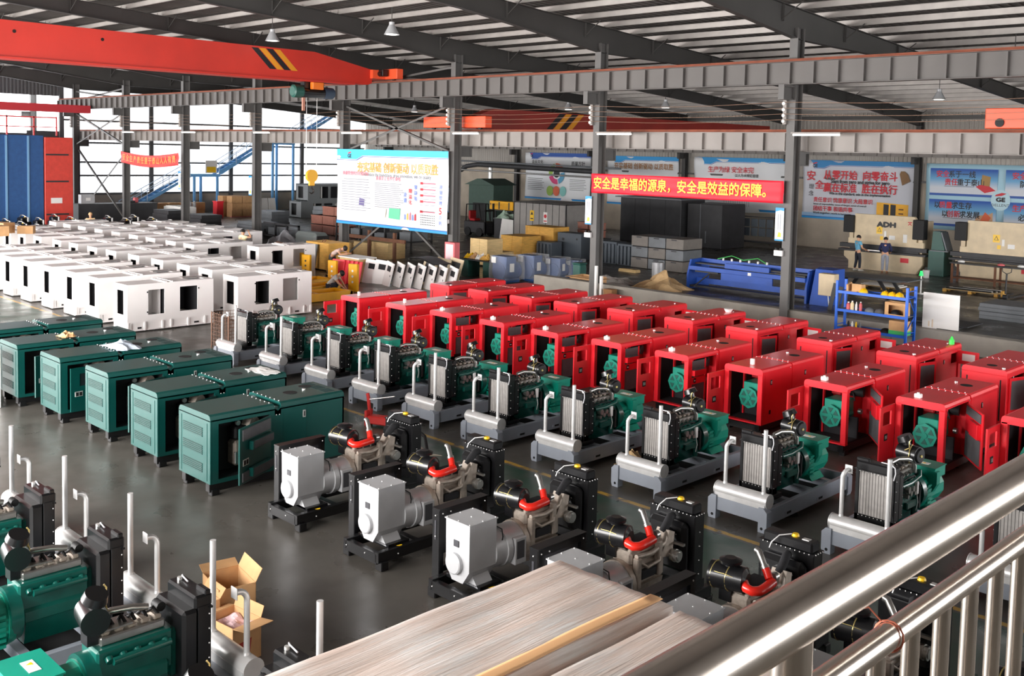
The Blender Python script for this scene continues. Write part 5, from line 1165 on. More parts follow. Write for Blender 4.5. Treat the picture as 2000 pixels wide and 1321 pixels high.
m = M(CARD, mat('green_carton_band', (60, 190, 100), .5)); m.box(0, .5, 0, .35, .1, .4, .005).mt(1).box(-.002, .502, -.002, .352, 0, .12); o = m.make('cardboard_box'); o.location = (-14.3+1.6, 28.14, .433); tag(o, 'carton with a green band on the bottom shelf of the blue rack', 'box')
for i in range(4):
    o = M((BLACKM, PAPER, YEL, SHGREY)[i]).cyl((0, 0, 0), (0, 0, .14), .035, n=10).cyl((0, 0, .14), (0, 0, .19), .02, n=8).make('bottle'); o.location = (-14.3+.3+.12*i, 28.3, .433); tag(o, ('black', 'white', 'yellow', 'grey')[i]+' small bottle at the left of the bottom shelf of the blue rack', 'bottle', 'bottles on the blue rack')
# stacked grey boxes
k = 0
for z in range(3):
    for i in range(3):
        for j in range(1):
            o = M(SHGREY if (i+z) % 2 else mat('box_warm_grey', (120, 114, 108), .55, var=.08), SHDARK).box(0, .98, 0, 1.5, .02, .5, .01).mt(1).box(.3, .6, -.004, 0, .42, .47).make('sheet_metal_box'); o.location = (-30.3+i*1.02, 38.6, z*.52); k += 1
            tag(o, ['bottom', 'middle', 'top'][z]+' grey sheet box, '+['leftmost', 'centre', 'rightmost'][i]+' column of the stack behind the galvanised drum', 'box', 'stacked grey sheet boxes')
# grey enclosures
for i, (x, y, w, h, n) in enumerate(((-35.2, 38.6, 1.6, 1.35, 'tall grey enclosure shell left of the slogan banner column'), (-35.6, 37.5, 1.0, .9, 'low grey finned frame below the tall grey enclosure'), (-32.4, 38.8, .95, 1.1, 'dark grey finned panel stack right of the slogan banner column'), (-31.4, 38.8, .95, 1.05, 'second dark grey finned panel stack next to the stacked grey boxes'))):
    t = thing('grey_enclosure', n, 'enclosure', (x, y, 0)); m = M(mat('slate_grey_paint', (84, 92, 100), .5)); m.box(0, w, .1, .9, 0, h, .02)
    if i: 
        for s in range(4): m.box(w*(.05+.24*s), w*(.18+.24*s), 0, .1, .05, h-.1, .01)
    m.make('body', t); M(SHDARK).box(w*.2, w*.3, .095, .1, h*.7, h*.8).box(w*.8, w*.86, .095, .1, h*.75, h*.82).make('hole', t)
# fluted cabin with notices
t = thing('spray_cabin', 'pale grey cabin of vertical panels with a yellow and a red warning notice', 'cabin', (-41.7, 42.0, 0)); m = M(mat('cabin_grey', (150, 146, 142), .5, .1, var=.06)); m.box(0, 4.1, 0, .06, 0, 2.55).box(4.04, 4.1, 0, 3, 0, 2.55).box(0, .06, 0, 3, 0, 2.55).box(0, 4.1, 0, 3, 2.5, 2.56)
m.make('wall_panels', t); m = M(SHDARK)
for i in range(9): m.box(.0+i*.51, .03+i*.51, -.012, 0, 0, 2.55)
m.make('panel_joints', t)
m = M(YEL, TK, PAPER, TR); m.box(1.35, 1.65, -.02, -.012, 1.5, 2.1).mt(1).prism([(1.4, 1.85), (1.6, 1.85), (1.5, 2.05)], 'y', -.026, -.02).box(1.4, 1.6, -.024, -.02, 1.6, 1.66).mt(2).box(2.4, 2.7, -.02, -.012, 1.45, 2.05).mt(3).cyl((2.55, -.021, 1.82), (2.55, -.026, 1.82), .11, n=16).box(2.43, 2.67, -.024, -.02, 1.52, 1.58); m.make('warning_notice', t)
t = thing('drying_booth', 'dark sheet-steel drying booth below the red slogan banner', 'booth', (-40.2, 50, 0)); m = M(SHDARK); m.box(0, 4.6, 0, 2.5, 0, 2.75, .03); m.make('body', t); m = M(mat('booth_seam', (34, 34, 36), .6)); [m.box(i*1.15-.01, i*1.15+.015, -.01, 0, 0, 2.7) for i in range(1, 4)]; m.make('seam', t); M(SHGREY).box(-.2, 4.8, -.3, 2.6, 2.75, 2.82).make('roof', t)
t = thing('drying_booth', 'narrower dark steel booth right of the drying booth, hook hanging before it', 'booth', (-35.4, 50.4, 0)); M(SHDARK).box(0, 2.4, 0, 2.5, 0, 2.6, .03).make('body', t); M(SHGREY).box(.9, .94, -.01, 0, 0, 2.6).box(1.3, 1.36, -.03, 0, .3, 1.0).make('door_edge', t)
t = thing('parts_rack', 'rack of slate grey panels against the far wall under the sagging banner', 'rack', (-34.4, 54, 0)); m = M(SHDARK); m.box(0, .06, 0, .06, 0, 2.0).box(3.2, 3.26, 0, .06, 0, 2.0).box(0, 3.26, 0, .06, 1.78, 1.84).box(0, 3.26, -.6, .06, .3, .36); m.make('frame', t)
for r in range(2):
    for c_ in range(6): M(mat('slate_grey_paint', (84, 92, 100), .5)).box(.12+c_*.53, .56+c_*.53, -.05, 0, 1.2-r*.55, 1.7-r*.55, .01).make('hanging_panel', t)
# green booth with roof, ducts
t = thing('blasting_cabinet', 'tall dark green hooded cabinet with pitched roof behind the columns', 'cabinet', (-54.6, 50.3, 0)); m = M(mat('dark_olive_green', (58, 80, 70), .6, var=.1)); m.box(0, 2.6, 0, 2, 0, 3.0, .02); m.make('body', t); M(mat('dark_olive_green', (58, 80, 70))).prism([(-.25, 3.0), (2.85, 3.0), (1.5, 3.45), (1.1, 3.45)], 'y', -.2, 2.2).make('roof', t); M(BLACKM).box(.5, 1.9, -.02, 0, .2, 1.7).make('opening', t); M(STEEL).cyl((1.2, 1, 3.4), (1.2, 1, 4.4), .16, n=12).make('chimney', t)
o = M(SHDARK).tube([(-55.8, 50.6, 4.0), (-55.2, 50.6, 4.3), (-54.0, 50.6, 4.45), (-43, 50.6, 4.25)], .17, 10).make('extract_duct'); tag(o, 'long dark extract duct running level above the grey cabin', 'duct')
for i, z in enumerate((4.7, 4.05)):
    o = M(STEEL if i else SHGREY).tube([(-56.3, 50.3, z), (-40.5, 50.3, z-.2)], .06, 8).make('steel_pipe'); tag(o, ('upper', 'lower')[i]+' thin pipe running beside the long dark duct', 'pipe', 'thin pipes by the duct')
t = thing('yellow_canopy', 'yellow canopy doors stored high beside the fluted grey cabin', 'canopy', (-47.9, 46, 1.66)); 
m = M(YELP); m.box(0, 2.15, 0, .6, 0, .55, .02); m.make('body', t); m = M(SHDARK); m.box(.85, .95, -.01, 0, .03, .5).box(1.75, 1.85, -.01, 0, .03, .5).box(.1, .14, -.01, 0, .3, .4); m.make('gap', t)
t = thing('steel_trestle', 'dark steel frame carrying the yellow canopy doors', 'rack', (-47.9, 46, 0)); [M(SHDARK).box(x, x+.08, y, y+.08, 0, 1.66).make('leg', t) for x in (0, 2.07) for y in (0, .5)]; M(SHDARK).box(0, 2.15, 0, .6, 1.58, 1.65).make('deck', t)
t = thing('forklift', 'dark forklift with a red seat parked behind the column beside the large banner', 'forklift', (-48.4, 44.2, 0)); M(SHDARK).box(0, 1.9, 0, 1.0, .2, .95, .05).make('chassis', t); M(mat('seat_red', (176, 28, 36), .5)).box(.3, .8, .2, .8, .95, 1.1, .04).box(.2, .35, .2, .8, 1.05, 1.6, .05).make('seat', t); m = M(BLACKM); m.box(1.8, 1.9, .1, .2, .1, 2.1).box(1.8, 1.9, .8, .9, .1, 2.1).box(1.78, 1.92, .1, .9, 1.6, 1.7).tube([(.1, .1, .95), (.15, .1, 2.0), (1.3, .1, 2.05), (1.5, .1, 1.0)], .04, 6).tube([(.1, .9, .95), (.15, .9, 2.0), (1.3, .9, 2.05), (1.5, .9, 1.0)], .04, 6); m.make('mast', t)
for x in (.4, 1.5):
    for y in (.05, .95): M(BLACKM).cyl((x, y-.1, .28), (x, y+.1, .28), .28, n=16).make('wheel', t)
lump('plastic_bundle', 'pale green plastic bundle on top of the bin near the forklift', 'plastic', mat('pale_green_film', (176, 200, 182), .4), -44.9, 44.6, 1.28, 1.2, 1.0, .5, 9, 10)
o = M(SHDARK).box(0, 1.3, 0, .9, 0, 1.26, .03).box(-.03, 1.33, -.03, .93, 1.2, 1.28).make('scrap_bin'); o.location = (-45.6, 44.2, 0); tag(o, 'dark scrap bin under the pale green plastic bundle', 'bin')
for i in range(4):
    o = M(PAPER).box(0, 1.25-.1*i if i == 0 else .7, 0, .04, 0, 1.35, .006).box(.05, .6, -.004, 0, .05, 1.3).make('white_slab'); o.location = (-44.3+(.0 if i == 0 else .95+.14*i), 43.4+.12*i, 0); o.rotation_euler = (-.12, .04, 0); tag(o, ['wide white panel in front', 'first narrow white panel', 'second narrow white panel', 'third narrow white panel'][i]+' of the stack leaning before the fluted cabin', 'panel', 'white panels leaning by the cabin')
# plywood crates
def crate(lab, x, y, w, d, h, m_=PLY, z=0):
    t = thing('plywood_crate', lab, 'crate', (x, y, z), 0, 'plywood crates'); M(m_).box(0, w, 0, d, .08, h, .01).make('case', t); mm = M(m_); [mm.box(a, a+.1, -.012, 0, .08, h) for a in (0, w/2-.05, w-.1)]; mm.box(w, w+.012, 0, .1, .08, h).box(w, w+.012, d-.1, d, .08, h); mm.make('batten', t); M(PLYO).box(.05, .15, 0, d, 0, .08).box(w-.15, w-.05, 0, d, 0, .08).make('skid', t); return t
crate('pale plywood crate standing right of the fire cabinet, nearest of the crates', -35.3, 32.7, 1.15, 1.0, 1.3); crate('pale plywood crate with an overhanging lid, middle of the crates', -37.2, 36.6, 1.5, 1.4, 1.15, PLYO); crate('tall orange plywood crate behind the middle one', -37.4, 38.6, 2.0, 1.2, 1.55, PLYO); crate('low plywood box squeezed between the first two crates', -35.9, 34.4, 1.0, .8, .55)
solid('file_box', 'small beige box with a hand hole on top of the nearest plywood crate', 'box', (CREAM, BLACKM), (-35.9, -35.2, 34.0, 34.5, .56, 1.0), None, lambda o, w, d, h: o.mt(1).box(.3*w, .5*w, -.004, 0, .6*h, .72*h))
# wrapped blue alternators
for i, (x, y, s, n) in enumerate(((-29.95, 29.75, 1.0, 'nearest'), (-29.65, 31.0, 1.0, 'second'), (-29.3, 32.2, .85, 'third'), (-29.15, 33.2, .72, 'farthest'))):
    t = thing('wrapped_alternator', 'blue alternator wrapped in clear film, %s of the line of four' % n, 'alternator', (x, y, 0), .1*i, 'blue wrapped alternators')
    m = M(mat('alternator_blue', (44, 84, 142), .45)); m.prism([(-.4*s, .55*s), (.4*s, .55*s), (.42*s, 1.08*s), (-.42*s, 1.08*s)], 'y', -.35*s, .2*s).cyl((0, -.4*s, .45*s), (0, .6*s, .45*s), .38*s, n=14).box(-.35*s, .35*s, -.3*s, .5*s, 0, .15*s); m.make('alternator_body', t)
    M(CLEAR).prism([(-.44*s, 1.1*s), (.44*s, 1.1*s), (.52*s, .5*s), (.5*s, .1*s), (-.5*s, .1*s), (-.52*s, .5*s)], 'y', -.46*s, .64*s).make('film_wrap', t)
    M(PAPER).box(-.36*s, -.1*s, -.475*s, -.465*s, .8*s, 1.05*s).box(.46*s, .47*s, -.2*s, .05*s, .45*s, .8*s).make('label_sheet', t)
# green workbench with clutter
t = thing('workbench', 'green steel workbench heaped with bags in front of the plywood crates', 'bench', (-32.5, 29.6, 0)); M(GREENB).box(0, .42, 0, .7, 0, .72, .01).box(1.35, 1.75, 0, .7, 0, .72, .01).make('cabinet', t); M(SHDARK).box(-.03, 1.8, -.03, .75, .72, .77, .01).make('top', t); M(GREENB).box(1.36, 1.74, -.012, 0, .1, .36).box(1.36, 1.74, -.012, 0, .4, .68).make('drawer', t)
for i, (x, m_, n) in enumerate(((.2, YEL, 'yellow bag'), (.5, CARD, 'brown paper bag'), (.85, PAPER, 'white plastic bag'), (1.2, PLYO, 'orange cloth bundle'))): lump('bag', n+' on the green steel workbench', 'bag', m_, -32.5+x, 29.95, .78, .45, .5, .3, 20+i, 8)
# fire cabinet on a post
t = thing('fire_cabinet', 'pink faded fire cabinet on a red post left of the plywood crates', 'cabinet', (-31.7, 27.9, 0)); M(PINK).box(0, .62, 0, .3, .82, 1.62, .012).make('housing', t); M(mat('cabinet_glass', (240, 206, 210), .2)).box(.08, .54, -.008, 0, .9, 1.54).make('glass_door', t); M(mat('post_red', (214, 36, 36), .5)).cyl((.2, .15, 0), (.2, .15, .82), .04, n=10).cyl((.2, .15, 0), (.2, .15, .02), .16, n=12).make('post', t)
# leaning white canopy doors
for i in range(9):
    x = -33.1+i*.45; y = 24.7+.16*i
    t = thing('door_leaf', 'white canopy door leaning in the row behind the red machines, %s from the red panels' % ['first', 'second', 'third', 'fourth', 'fifth', 'sixth', 'seventh', 'eighth', 'last'][i], 'door panel', (x, y, 0), .5, 'white canopy doors leaning in a row'); t.rotation_euler = (-.2, .1, .42 if i < 2 else -.3)
    M(WHITE).panel('y', 0, .05, 0, .72, .02, 1.0, [(.16, .56, .62, .84)]).make('leaf', t)
    M(DARK).box(.16, .56, .02, .03, .62, .84).box(.6, .64, -.006, 0, .45, .52).make('window', t)
o = M(BLACKM).sheet(lambda u, v: (u*1.7, v*.9, .06*math.sin(u*5)-.1*u), 10, 6).make('black_sheet', None, .01); o.location = (-31.6, 25.9, 1.08); tag(o, 'black foam sheet thrown over the leaning white doors', 'sheet')
for i in range(3):
    t = thing('grille_leaf', ['front', 'middle', 'rear'][i]+' of the pale frame panels leaning beside the fire cabinet', 'frame', (-31.5+.3*i, 26.3+.42*i, 0), .3, 'pale frame panels leaning by the fire cabinet'); t.rotation_euler = (-.22, .2, .4); M(CREAM).panel('y', 0, .05, 0, .6, .02, 1.15, [(.1, .5, .15, 1.0)]).make('frame', t); M(SHDARK).box(.1, .5, .02, .03, .15, 1.0).make('infill', t)
for i in range(5):
    o = M(mat('panel_coral_red', (238, 60, 72), .4)).box(0, .62, 0, .07, 0, 1.0-.02*i, .02).box(.05, .57, -.01, 0, .15, .2).make('red_door_leaf'); o.location = (-33.75+.12*i, 23.55+.13*i, 0); o.rotation_euler = (-.25, 0, .3); tag(o, ['nearest', 'second', 'third', 'fourth', 'farthest'][i]+' of the coral red panels leaning in a pack', 'panel', 'coral red panels leaning in a pack')
for i, (x, y, h, n) in enumerate(((-36.9, 24.0, .95, 'by the yellow crate'), (-35.6, 23.5, 1.0, 'behind the legs of the bending worker'), (-33.6, 23.4, .95, 'in front of the plywood bench'), (-31.4, 22.8, 1.05, 'beside the leaning white doors'))):
    t = thing('yellow_post', 'yellow box section post with round holes, standing %s' % n, 'post', (x, y, 0), .3, 'yellow standing frame parts'); M(YELP).box(0, .42, 0, .14, 0, h, .02).make('section', t); m = M(SHDARK if i == 1 else PAPER); [m.cyl((.21, -.006, h*(.35+.2*k)), (.21, .0, h*(.35+.2*k)), .045, n=12) for k in range(3)]; m.make('hole', t)
for i, (x, y, w, d) in enumerate(((-30.8, 19.2, 1.1, 2.6), (-32.4, 19.6, 1.1, 2.9), (-34.0, 20.6, 1.1, 2.6))):
    t = thing('yellow_skid', 'yellow base frame lying on the floor, %s the crouching worker' % ['nearest, in front of', 'under', 'behind'][i], 'frame', (x, y, 0), 0, 'yellow base frames on the floor'); M(YELP).box(0, .12, 0, d, .02, .3, .01).box(w-.12, w, 0, d, .02, .3, .01).box(0, w, 0, .12, .02, .3).box(0, w, d-.12, d, .02, .3).box(.1, w-.1, .1, d-.1, .02, .06).make('frame', t); M(YELP).box(.1, w-.1, d*.45, d*.5, .05, .28).make('cross_member', t)
t = thing('workbench', 'plywood bench with white top where the pink-shirted worker bends over', 'bench', (-34.6, 24.6, 0)); M(PLY).box(.05, 1.35, .05, .85, 0, .93, .01).make('body', t); M(PAPER).box(0, 1.45, 0, .9, .93, .98, .006).make('top', t)
crate('orange timber crate with rope on it, behind the yellow posts', -38.4, 25.6, 1.7, 1.1, 1.25, PLYO)
o = M(WOODB).tube([(0, 0, 0), (.08, .0, .1), (.2, 0, .02), (.3, 0, .12)], .02, 6).make('rope'); o.location = (-37.6, 25.9, 1.26); tag(o, 'coil of rope on the orange timber crate', 'rope')
for i in range(3):
    o = M(PAPER if i < 2 else WOODB).box(0, .8, 0, .06, 0, 1.15, .02).make('side_slab'); o.location = (-39.9+.45*i-(1.2 if i == 2 else 0), 24.6+.15*i, 0); o.rotation_euler = (-.2, .1, .35); tag(o, ['white side panel leaning left of the orange timber crate', 'second white side panel leaning by the orange timber crate', 'brown side panel leaning beside the grey canopy frame'][i], 'panel')
t = thing('grille_leaf', 'grey door frame leaning on the orange timber crate', 'frame', (-38.2, 25.2, 0)); t.rotation_euler = (-.18, 0, .1); M(SHGREY).panel('y', 0, .06, 0, .85, 0, 1.2, [(.15, .7, .2, 1.05)]).make('frame', t)
o = M(SHGREY).cyl((0, 0, 0), (0, 0, .5), .2, n=16).cyl((0, 0, .5), (0, 0, .52), .21, n=16).make('grey_drum'); o.location = (-38.9, 24.2, 0); tag(o, 'small grey drum by the leaning white panels', 'drum')
# wire mesh cage, floor jack
t = thing('mesh_cage', 'rusty wire mesh pallet cage beside the first grey skid set', 'cage', (-24.7, 13.5, 0)); m = M(mat('rusty_wire', (128, 96, 78), .6, .3)); 
for i in range(11):
    a = i*.09; [m.cyl((a, y, .08), (a, y, .95), .006, n=4) for y in (0, .8)]; [m.cyl((0 if k == 0 else .9, a*.88, .08), (0 if k == 0 else .9, a*.88, .95), .006, n=4) for k in (0, 1)]
for i in range(10):
    z = .08+i*.096; m.tube([(0, 0, z), (.9, 0, z), (.9, .8, z), (0, .8, z)], .006, 4, closed=True)
m.make('mesh', t); m = M(mat('rusty_wire', (128, 96, 78))); [m.box(x-.015, x+.015, y-.015, y+.015, 0, .97) for x in (0, .9) for y in (0, .8)]; m.make('frame', t)
t = thing('floor_jack', 'red hydraulic floor jack by the grey skids in the middle', 'jack', (-15.6, 12.1, 0), .4); m = M(mat('jack_red', (206, 40, 34), .45)); m.box(-.22, .22, -.1, .1, .04, .2, .02).cyl((-.12, 0, .12), (.25, 0, .16), .07, n=12).box(-.26, -.2, -.12, .12, .0, .3, .01); m.make('body', t); M(mat('jack_red', (206, 40, 34))).tube([(-.2, 0, .2), (-.24, 0, .55), (-.26, 0, .62)], .035, 8).make('pump', t); M(STEEL).tube([(-.24, 0, .5), (.1, .05, .56), (.3, .08, .6)], .014, 6).make('handle', t); M(SHGREY).cyl((.4, .1, .02), (.4, .1, .2), .13, n=18).make('saddle', t)
lump('plastic_wrap', 'crumpled pale wrapping film with a hose beside the red floor jack', 'plastic', mat('dull_film', (186, 176, 160), .35), -13.9, 11.3, 0, 1.1, .8, .35, 31, 14)
o = M(BLACKM).tube([(-13.9, 11.6, .4), (-13.5, 11.5, .35), (-13.2, 11.3, .2), (-13.1, 11.1, .05), (-13.3, 10.9, .03)], .03, 8).make('black_hose'); tag(o, 'thick black hose curving down beside the crumpled film', 'hose')
lump('brown_paper', 'scrap of brown and white paper between two grey skid sets', 'paper', mat('kraft_paper', (206, 172, 126)), -10.7, 13.9, 0, .6, .5, .3, 12, 10)
# things lying on canopies
for i, (x, y, z, w, d, m_, n) in enumerate(((-16.2, 9.9, 1.295, .7, .35, PAPER, 'white paper sheet lying on the second dark green canopy roof'), (-19.9, 8.9, 1.3, .8, .5, mat('bag_pale_blue', (200, 210, 224), .5), 'crumpled white and blue bag on the fourth dark green canopy roof'), (-21.7, 8.5, 1.3, .35, .3, CARD, 'torn cardboard scrap on the fifth dark green canopy roof'))):
    lump('paper_sheet' if i == 0 else 'bag' if i == 1 else 'cardboard_scrap', n, 'paper' if i == 0 else 'bag' if i == 1 else 'cardboard', m_, x, y, z, w, d, (.02, .16, .14)[i], 40+i, 8)
t = thing('side_sheet', 'large white sheet standing before the fifth dark green canopy at the left edge', 'sheet', (-22.0, 7.0, 0), .3); M(PAPER).box(-.6, .42, 0, .03, 0, 1.2, .01).make('panel', t)
o = M(PAPER).cyl((0, 0, 0), (0, 0, .09), .07, .12, n=14).make('white_funnel'); o.location = (-14.75, 23.0, 1.3); tag(o, 'white funnel on the roof of a back row red canopy', 'funnel')
o = M(mat('glue_green', (70, 220, 90), .4)).cyl((0, 0, 0), (0, 0, .1), .06, n=10).cyl((0, 0, .1), (0, 0, .18), .05, .012, n=10).make('glue_bottle'); o.location = (-8.95, 23.1, 1.3); tag(o, 'bright green glue bottle on the red roof below the white board', 'bottle')
# ---------------------------------------------------------------- far left end of the hall
t = thing('blast_machine', 'tall blue corrugated enclosure with red door and railing at the far left', 'machine', (-66.5, 15.5, 0)); m = M(mat('enclosure_blue', (44, 86, 140), .55, var=.1)); m.box(-4, 0, 0, 9.2, 0, 5.8, .02); m.make('body', t); m = M(mat('rib_pale_blue', (120, 166, 206), .5)); [m.box(0, .05, y, y+.12, 0, 5.75) for y in (1.5, 3.2, 5.2, 6.9, 8.2)]; m.make('ribs', t)
m = M(mat('enclosure_red', (214, 70, 58), .5, var=.08)); m.box(-.3, .1, 9.25, 11.0, 0, 5.7, .02); d = m.make('door', t); M(SHDARK).box(.1, .16, 9.3, 10.7, 4.55, 4.65).box(.1, .16, 9.3, 10.7, 2.85, 2.95).box(.1, .16, 9.3, 10.7, .75, .85).make('hinge_strap', d); M(PAPER).box(.1, .11, 9.6, 10.3, 1.5, 1.85).make('name_plate', d)
m = M(mat('railing_red', (214, 64, 66), .5)); [m.box(-.1, -.02, y, y+.08, 5.8, 7.0) for y in (.5, 3.4, 5.4, 7.0, 8.6, 10)]; m.box(-.1, -.02, .5, 10, 6.3, 6.36).box(-.1, -.02, .5, 10, 6.9, 6.98); m.make('top_railing', t)
o = M(SHDARK).box(0, 1.4, 0, 5.4, 0, 1.35, .02).box(-.03, 1.43, -.03, 5.43, 1.33, 1.38).make('steel_trough'); o.location = (-68.2, 27.0, 0); tag(o, 'long low black steel container right of the red door', 'container')
t = thing('tool_box', 'grey cabinet box on the low black container', 'box', (-67.6, 27.3, 1.385)); M(ALTG).box(0, .5, 0, .9, 0, .6, .02).make('body', t); M(PAPER).box(.5, .508, .3, .6, .2, .4).make('label_plate', t)
o = M(PINK, SHDARK).box(0, .3, 0, .3, 0, .35, .05).mt(1).box(-.1, .4, -.5, 0, 0, .15, .03).make('engine_part'); o.location = (-67.6, 31.0, 1.385); tag(o, 'small red and black engine part on the low black container', 'part')
# rows of small black engines
proto = None; k = 0
for j, y in enumerate((18.4, 20.2, 22.0, 23.8, 26.0, 27.6)):
    for i, x in enumerate((-55.2, -57.6, -60.0, -62.4)):
        if y > 25 and i > 2: continue
        lb = 'small black engine, %s of line %s before the blue enclosure' % (['nearest', 'second', 'third', 'fourth'][i], ['one', 'two', 'three', 'four', 'five', 'six'][j])
        if proto is None:
            proto = thing('small_engine', lb, 'engine', (x, y, 0), 0, 'small black engines in lines'); m = M(BLACK); m.box(-.4, .4, -.3, .3, .1, .7, .05).box(-.3, .2, -.25, .25, .7, .95, .06).box(-.5, .5, -.35, -.25, 0, .12).box(-.5, .5, .25, .35, 0, .12).cyl((-.5, 0, .5), (-.4, 0, .5), .25, n=14); m.make('block', proto); m = M(STEEL, YEL); m.tube([(-.2, -.1, .95), (-.1, -.1, 1.08), (.1, -.05, 1.08), (.2, .1, .95)], .035, 6).cyl((.25, .15, .7), (.25, .15, .95), .06, n=10).dots([(.3, -.32, .5), (.1, -.32, .6), (-.2, -.32, .5)], .04).mt(1).cyl((.0, .1, .95), (.0, .1, 1.0), .06, n=8); m.make('fittings', proto)
        else: dup(proto, (x, y, 0), .1*(k % 3), lb)
        k += 1
for i, (x, y, s) in enumerate(((-45.4, 15.0, 1.0), (-46.6, 15.5, 1.1), (-45.9, 16.3, .8))):
    t = thing('cardboard_box', ['front', 'left', 'tilted'][i]+' cardboard carton lying on the white canopies at the far left', 'box', (x, y, 1.42)); t.rotation_euler = (0, .0, .5*i); M(CARD).box(-.4*s, .4*s, -.3*s, .3*s, 0, .42*s, .01).make('carton', t); M(CARDD).box(-.4*s, .4*s, -.02, .02, .42*s, .425*s).make('tape_seam', t)
for i, (x, y, m_, n) in enumerate(((-67.5, 33.2, PAPER, 'long white panel on the floor behind the white canopies'), (-51.4, 23.4, mat('cream_board', (238, 228, 190), .6), 'cream board stack near the worker at the far left'), (-52.4, 25.9, SHGREY, 'wrapped grey part near the worker at the far left'))):
    solid('board_stack', n, 'boards', m_, (x, x+2.4, y, y+1.2, 0, 1.1), None, lambda o, w, d, h: o.box(.1, w-.1, .1, d-.1, h, h+.05))
# stacked grey sheet parts
for (lab, x, y, z, w, d, n, m_, th, g) in (
    ('%s dark pressed panel in the long stack left of the column', -62.5, 30.0, 0, 2.0, 1.4, 5, SHDARK, .24, 'dark pressed panels'), ('%s dark pressed panel in the stack by the film bundle', -59.0, 30.4, 0, 2.0, 1.4, 5, SHDARK, .22, 'dark pressed panels'),
    ('%s dark pressed panel in the low front stack', -55.6, 28.3, 0, 1.6, 1.2, 4, SHDARK, .2, 'dark pressed panels'), ('%s grey pressed panel right of the column', -54.6, 31.5, 0, 2.2, 1.4, 5, SHGREY, .18, 'grey pressed panels'), ('%s grey pressed panel beside the cream-shirted worker', -51.5, 28.2, 0, 2.0, 1.4, 4, SHGREY, .2, 'grey pressed panels'),
    ('%s grey pressed panel in the tall stack under the hook', -60.0, 40.5, 0, 2.4, 1.6, 5, SHGREY, .26, 'grey pressed panels under the hook'), ('%s slate panel in the stack left of the brown crates', -56.5, 38.5, 0, 2.4, 1.4, 5, mat('slate_panel', (70, 76, 86), .5), .2, 'slate panels'),
    ('%s grey panel stacked beyond the column below the hook', -62.5, 37.4, 0, 2.2, 1.4, 4, SHGREY, .24, 'grey panels beyond the column')):
    sheets(lab, x, y, z, w, d, n, m_, g, 0, th, 'pressed_tray')
lump('film_bundle', 'grey bundle of plastic film on the floor by the dark pressed panels', 'plastic', mat('grey_film', (170, 172, 178), .3), -48.6, 31.0, 0, 2.2, 1.3, .9, 51, 12)
# cartons under the stair
k = 0
pos = [(-72.3, 34.6), (-72.3, 35.6), (-72.2, 36.6), (-72.2, 37.6), (-71.2, 39.4), (-71.2, 40.3), (-70.2, 39.6), (-70.2, 40.5)]
for (x, y) in pos:
    for z in range(2 if y < 38 else 3):
        o = M(CARD).box(0, .8, 0, .85, 0, .52, .01).box(.38, .42, 0, .85, .52, .524).box(.8, .803, .3, .55, .15, .35).make('cardboard_box'); o.location = (x, y, z*.53); o.rotation_euler = (0, 0, .03*math.sin(k*3)); 
        tag(o, '%s brown carton of pile %s %s the blue stair' % (['bottom', 'middle', 'top'][z] if y > 38 else ['lower', 'upper'][z], 'ABCDEFGH'[pos.index((x, y))], 'beside' if y < 38 else 'under the landing of'), 'box', 'brown cartons by the stair'); k += 1
# blue stair along the end wall
t = thing('steel_stair', 'light blue steel stair climbing along the white end wall with a landing', 'stair', (0, 0, 0)); X0, X1 = -75.6, -74.6
def flight(ya, za, yb, zb, n):
    m = M(BLUES)
    for x in (X0, X1-.05): m.prism([(ya, za), (ya+.25, za), (yb+.1, zb-.0), (yb, zb+.1), (yb-.2, zb+.0), (ya-.05, za+.25)], 'x', x, x+.05)
    m.make('stringer', t); m = M(BLUES)
    for i in range(n): m.box(X0+.05, X1-.05, ya+(yb-ya)*(i+.5)/n-.12, ya+(yb-ya)*(i+.5)/n+.12, za+(zb-za)*(i+.7)/n, za+(zb-za)*(i+.7)/n+.03)
    m.make('treads', t); m = M(mat('handrail_white_blue', (206, 224, 240), .4))
    for x in (X0, X1):
        for h in (.5, .95): m.tube([(x, ya, za+h), (x, yb, zb+h)], .028, 6)
        for i in range(4): m.tube([(x, ya+(yb-ya)*i/3, za+(zb-za)*i/3), (x, ya+(yb-ya)*i/3, za+(zb-za)*i/3+.95)], .028, 6)
    m.make('handrail', t)
flight(33.6, .1, 38.9, 2.9, 13); flight(41.4, 3.1, 46.0, 5.7, 12); flight(48.4, 5.9, 53.6, 8.8, 13)
M(BLUES).box(X0, X1, 38.8, 41.5, 2.9, 3.12).box(X0, X1, 46, 48.5, 5.6, 5.85).make('landing', t)
m = M(BLUES); [m.box(x, x+.16, y, y+.16, 0, z) for (x, y, z) in ((X1-.16, 39.2, 2.9), (X1-.16, 41.2, 2.9), (X0, 40.2, 2.9), (X1-.16, 46.3, 5.6), (X0, 47.2, 5.6), (X1-.16, 48.3, 5.6))]; m.make('posts', t)
M(PAPER, YEL).box(X1, X1+.01, 40.2, 41.2, 3.2, 4.2).mt(1).box(X1+.01, X1+.015, 40.3, 41.1, 3.25, 3.7).make('warning_notice', t)
o = M(mat('bin_red', (236, 40, 52), .45)).box(0, .6, 0, .55, 0, 1.25, .03).box(-.03, .63, -.03, .58, 1.2, 1.28, .01).make('red_bin'); o.location = (-69.4, 38.0, 0); tag(o, 'bright red bin beside the brown cartons', 'bin')
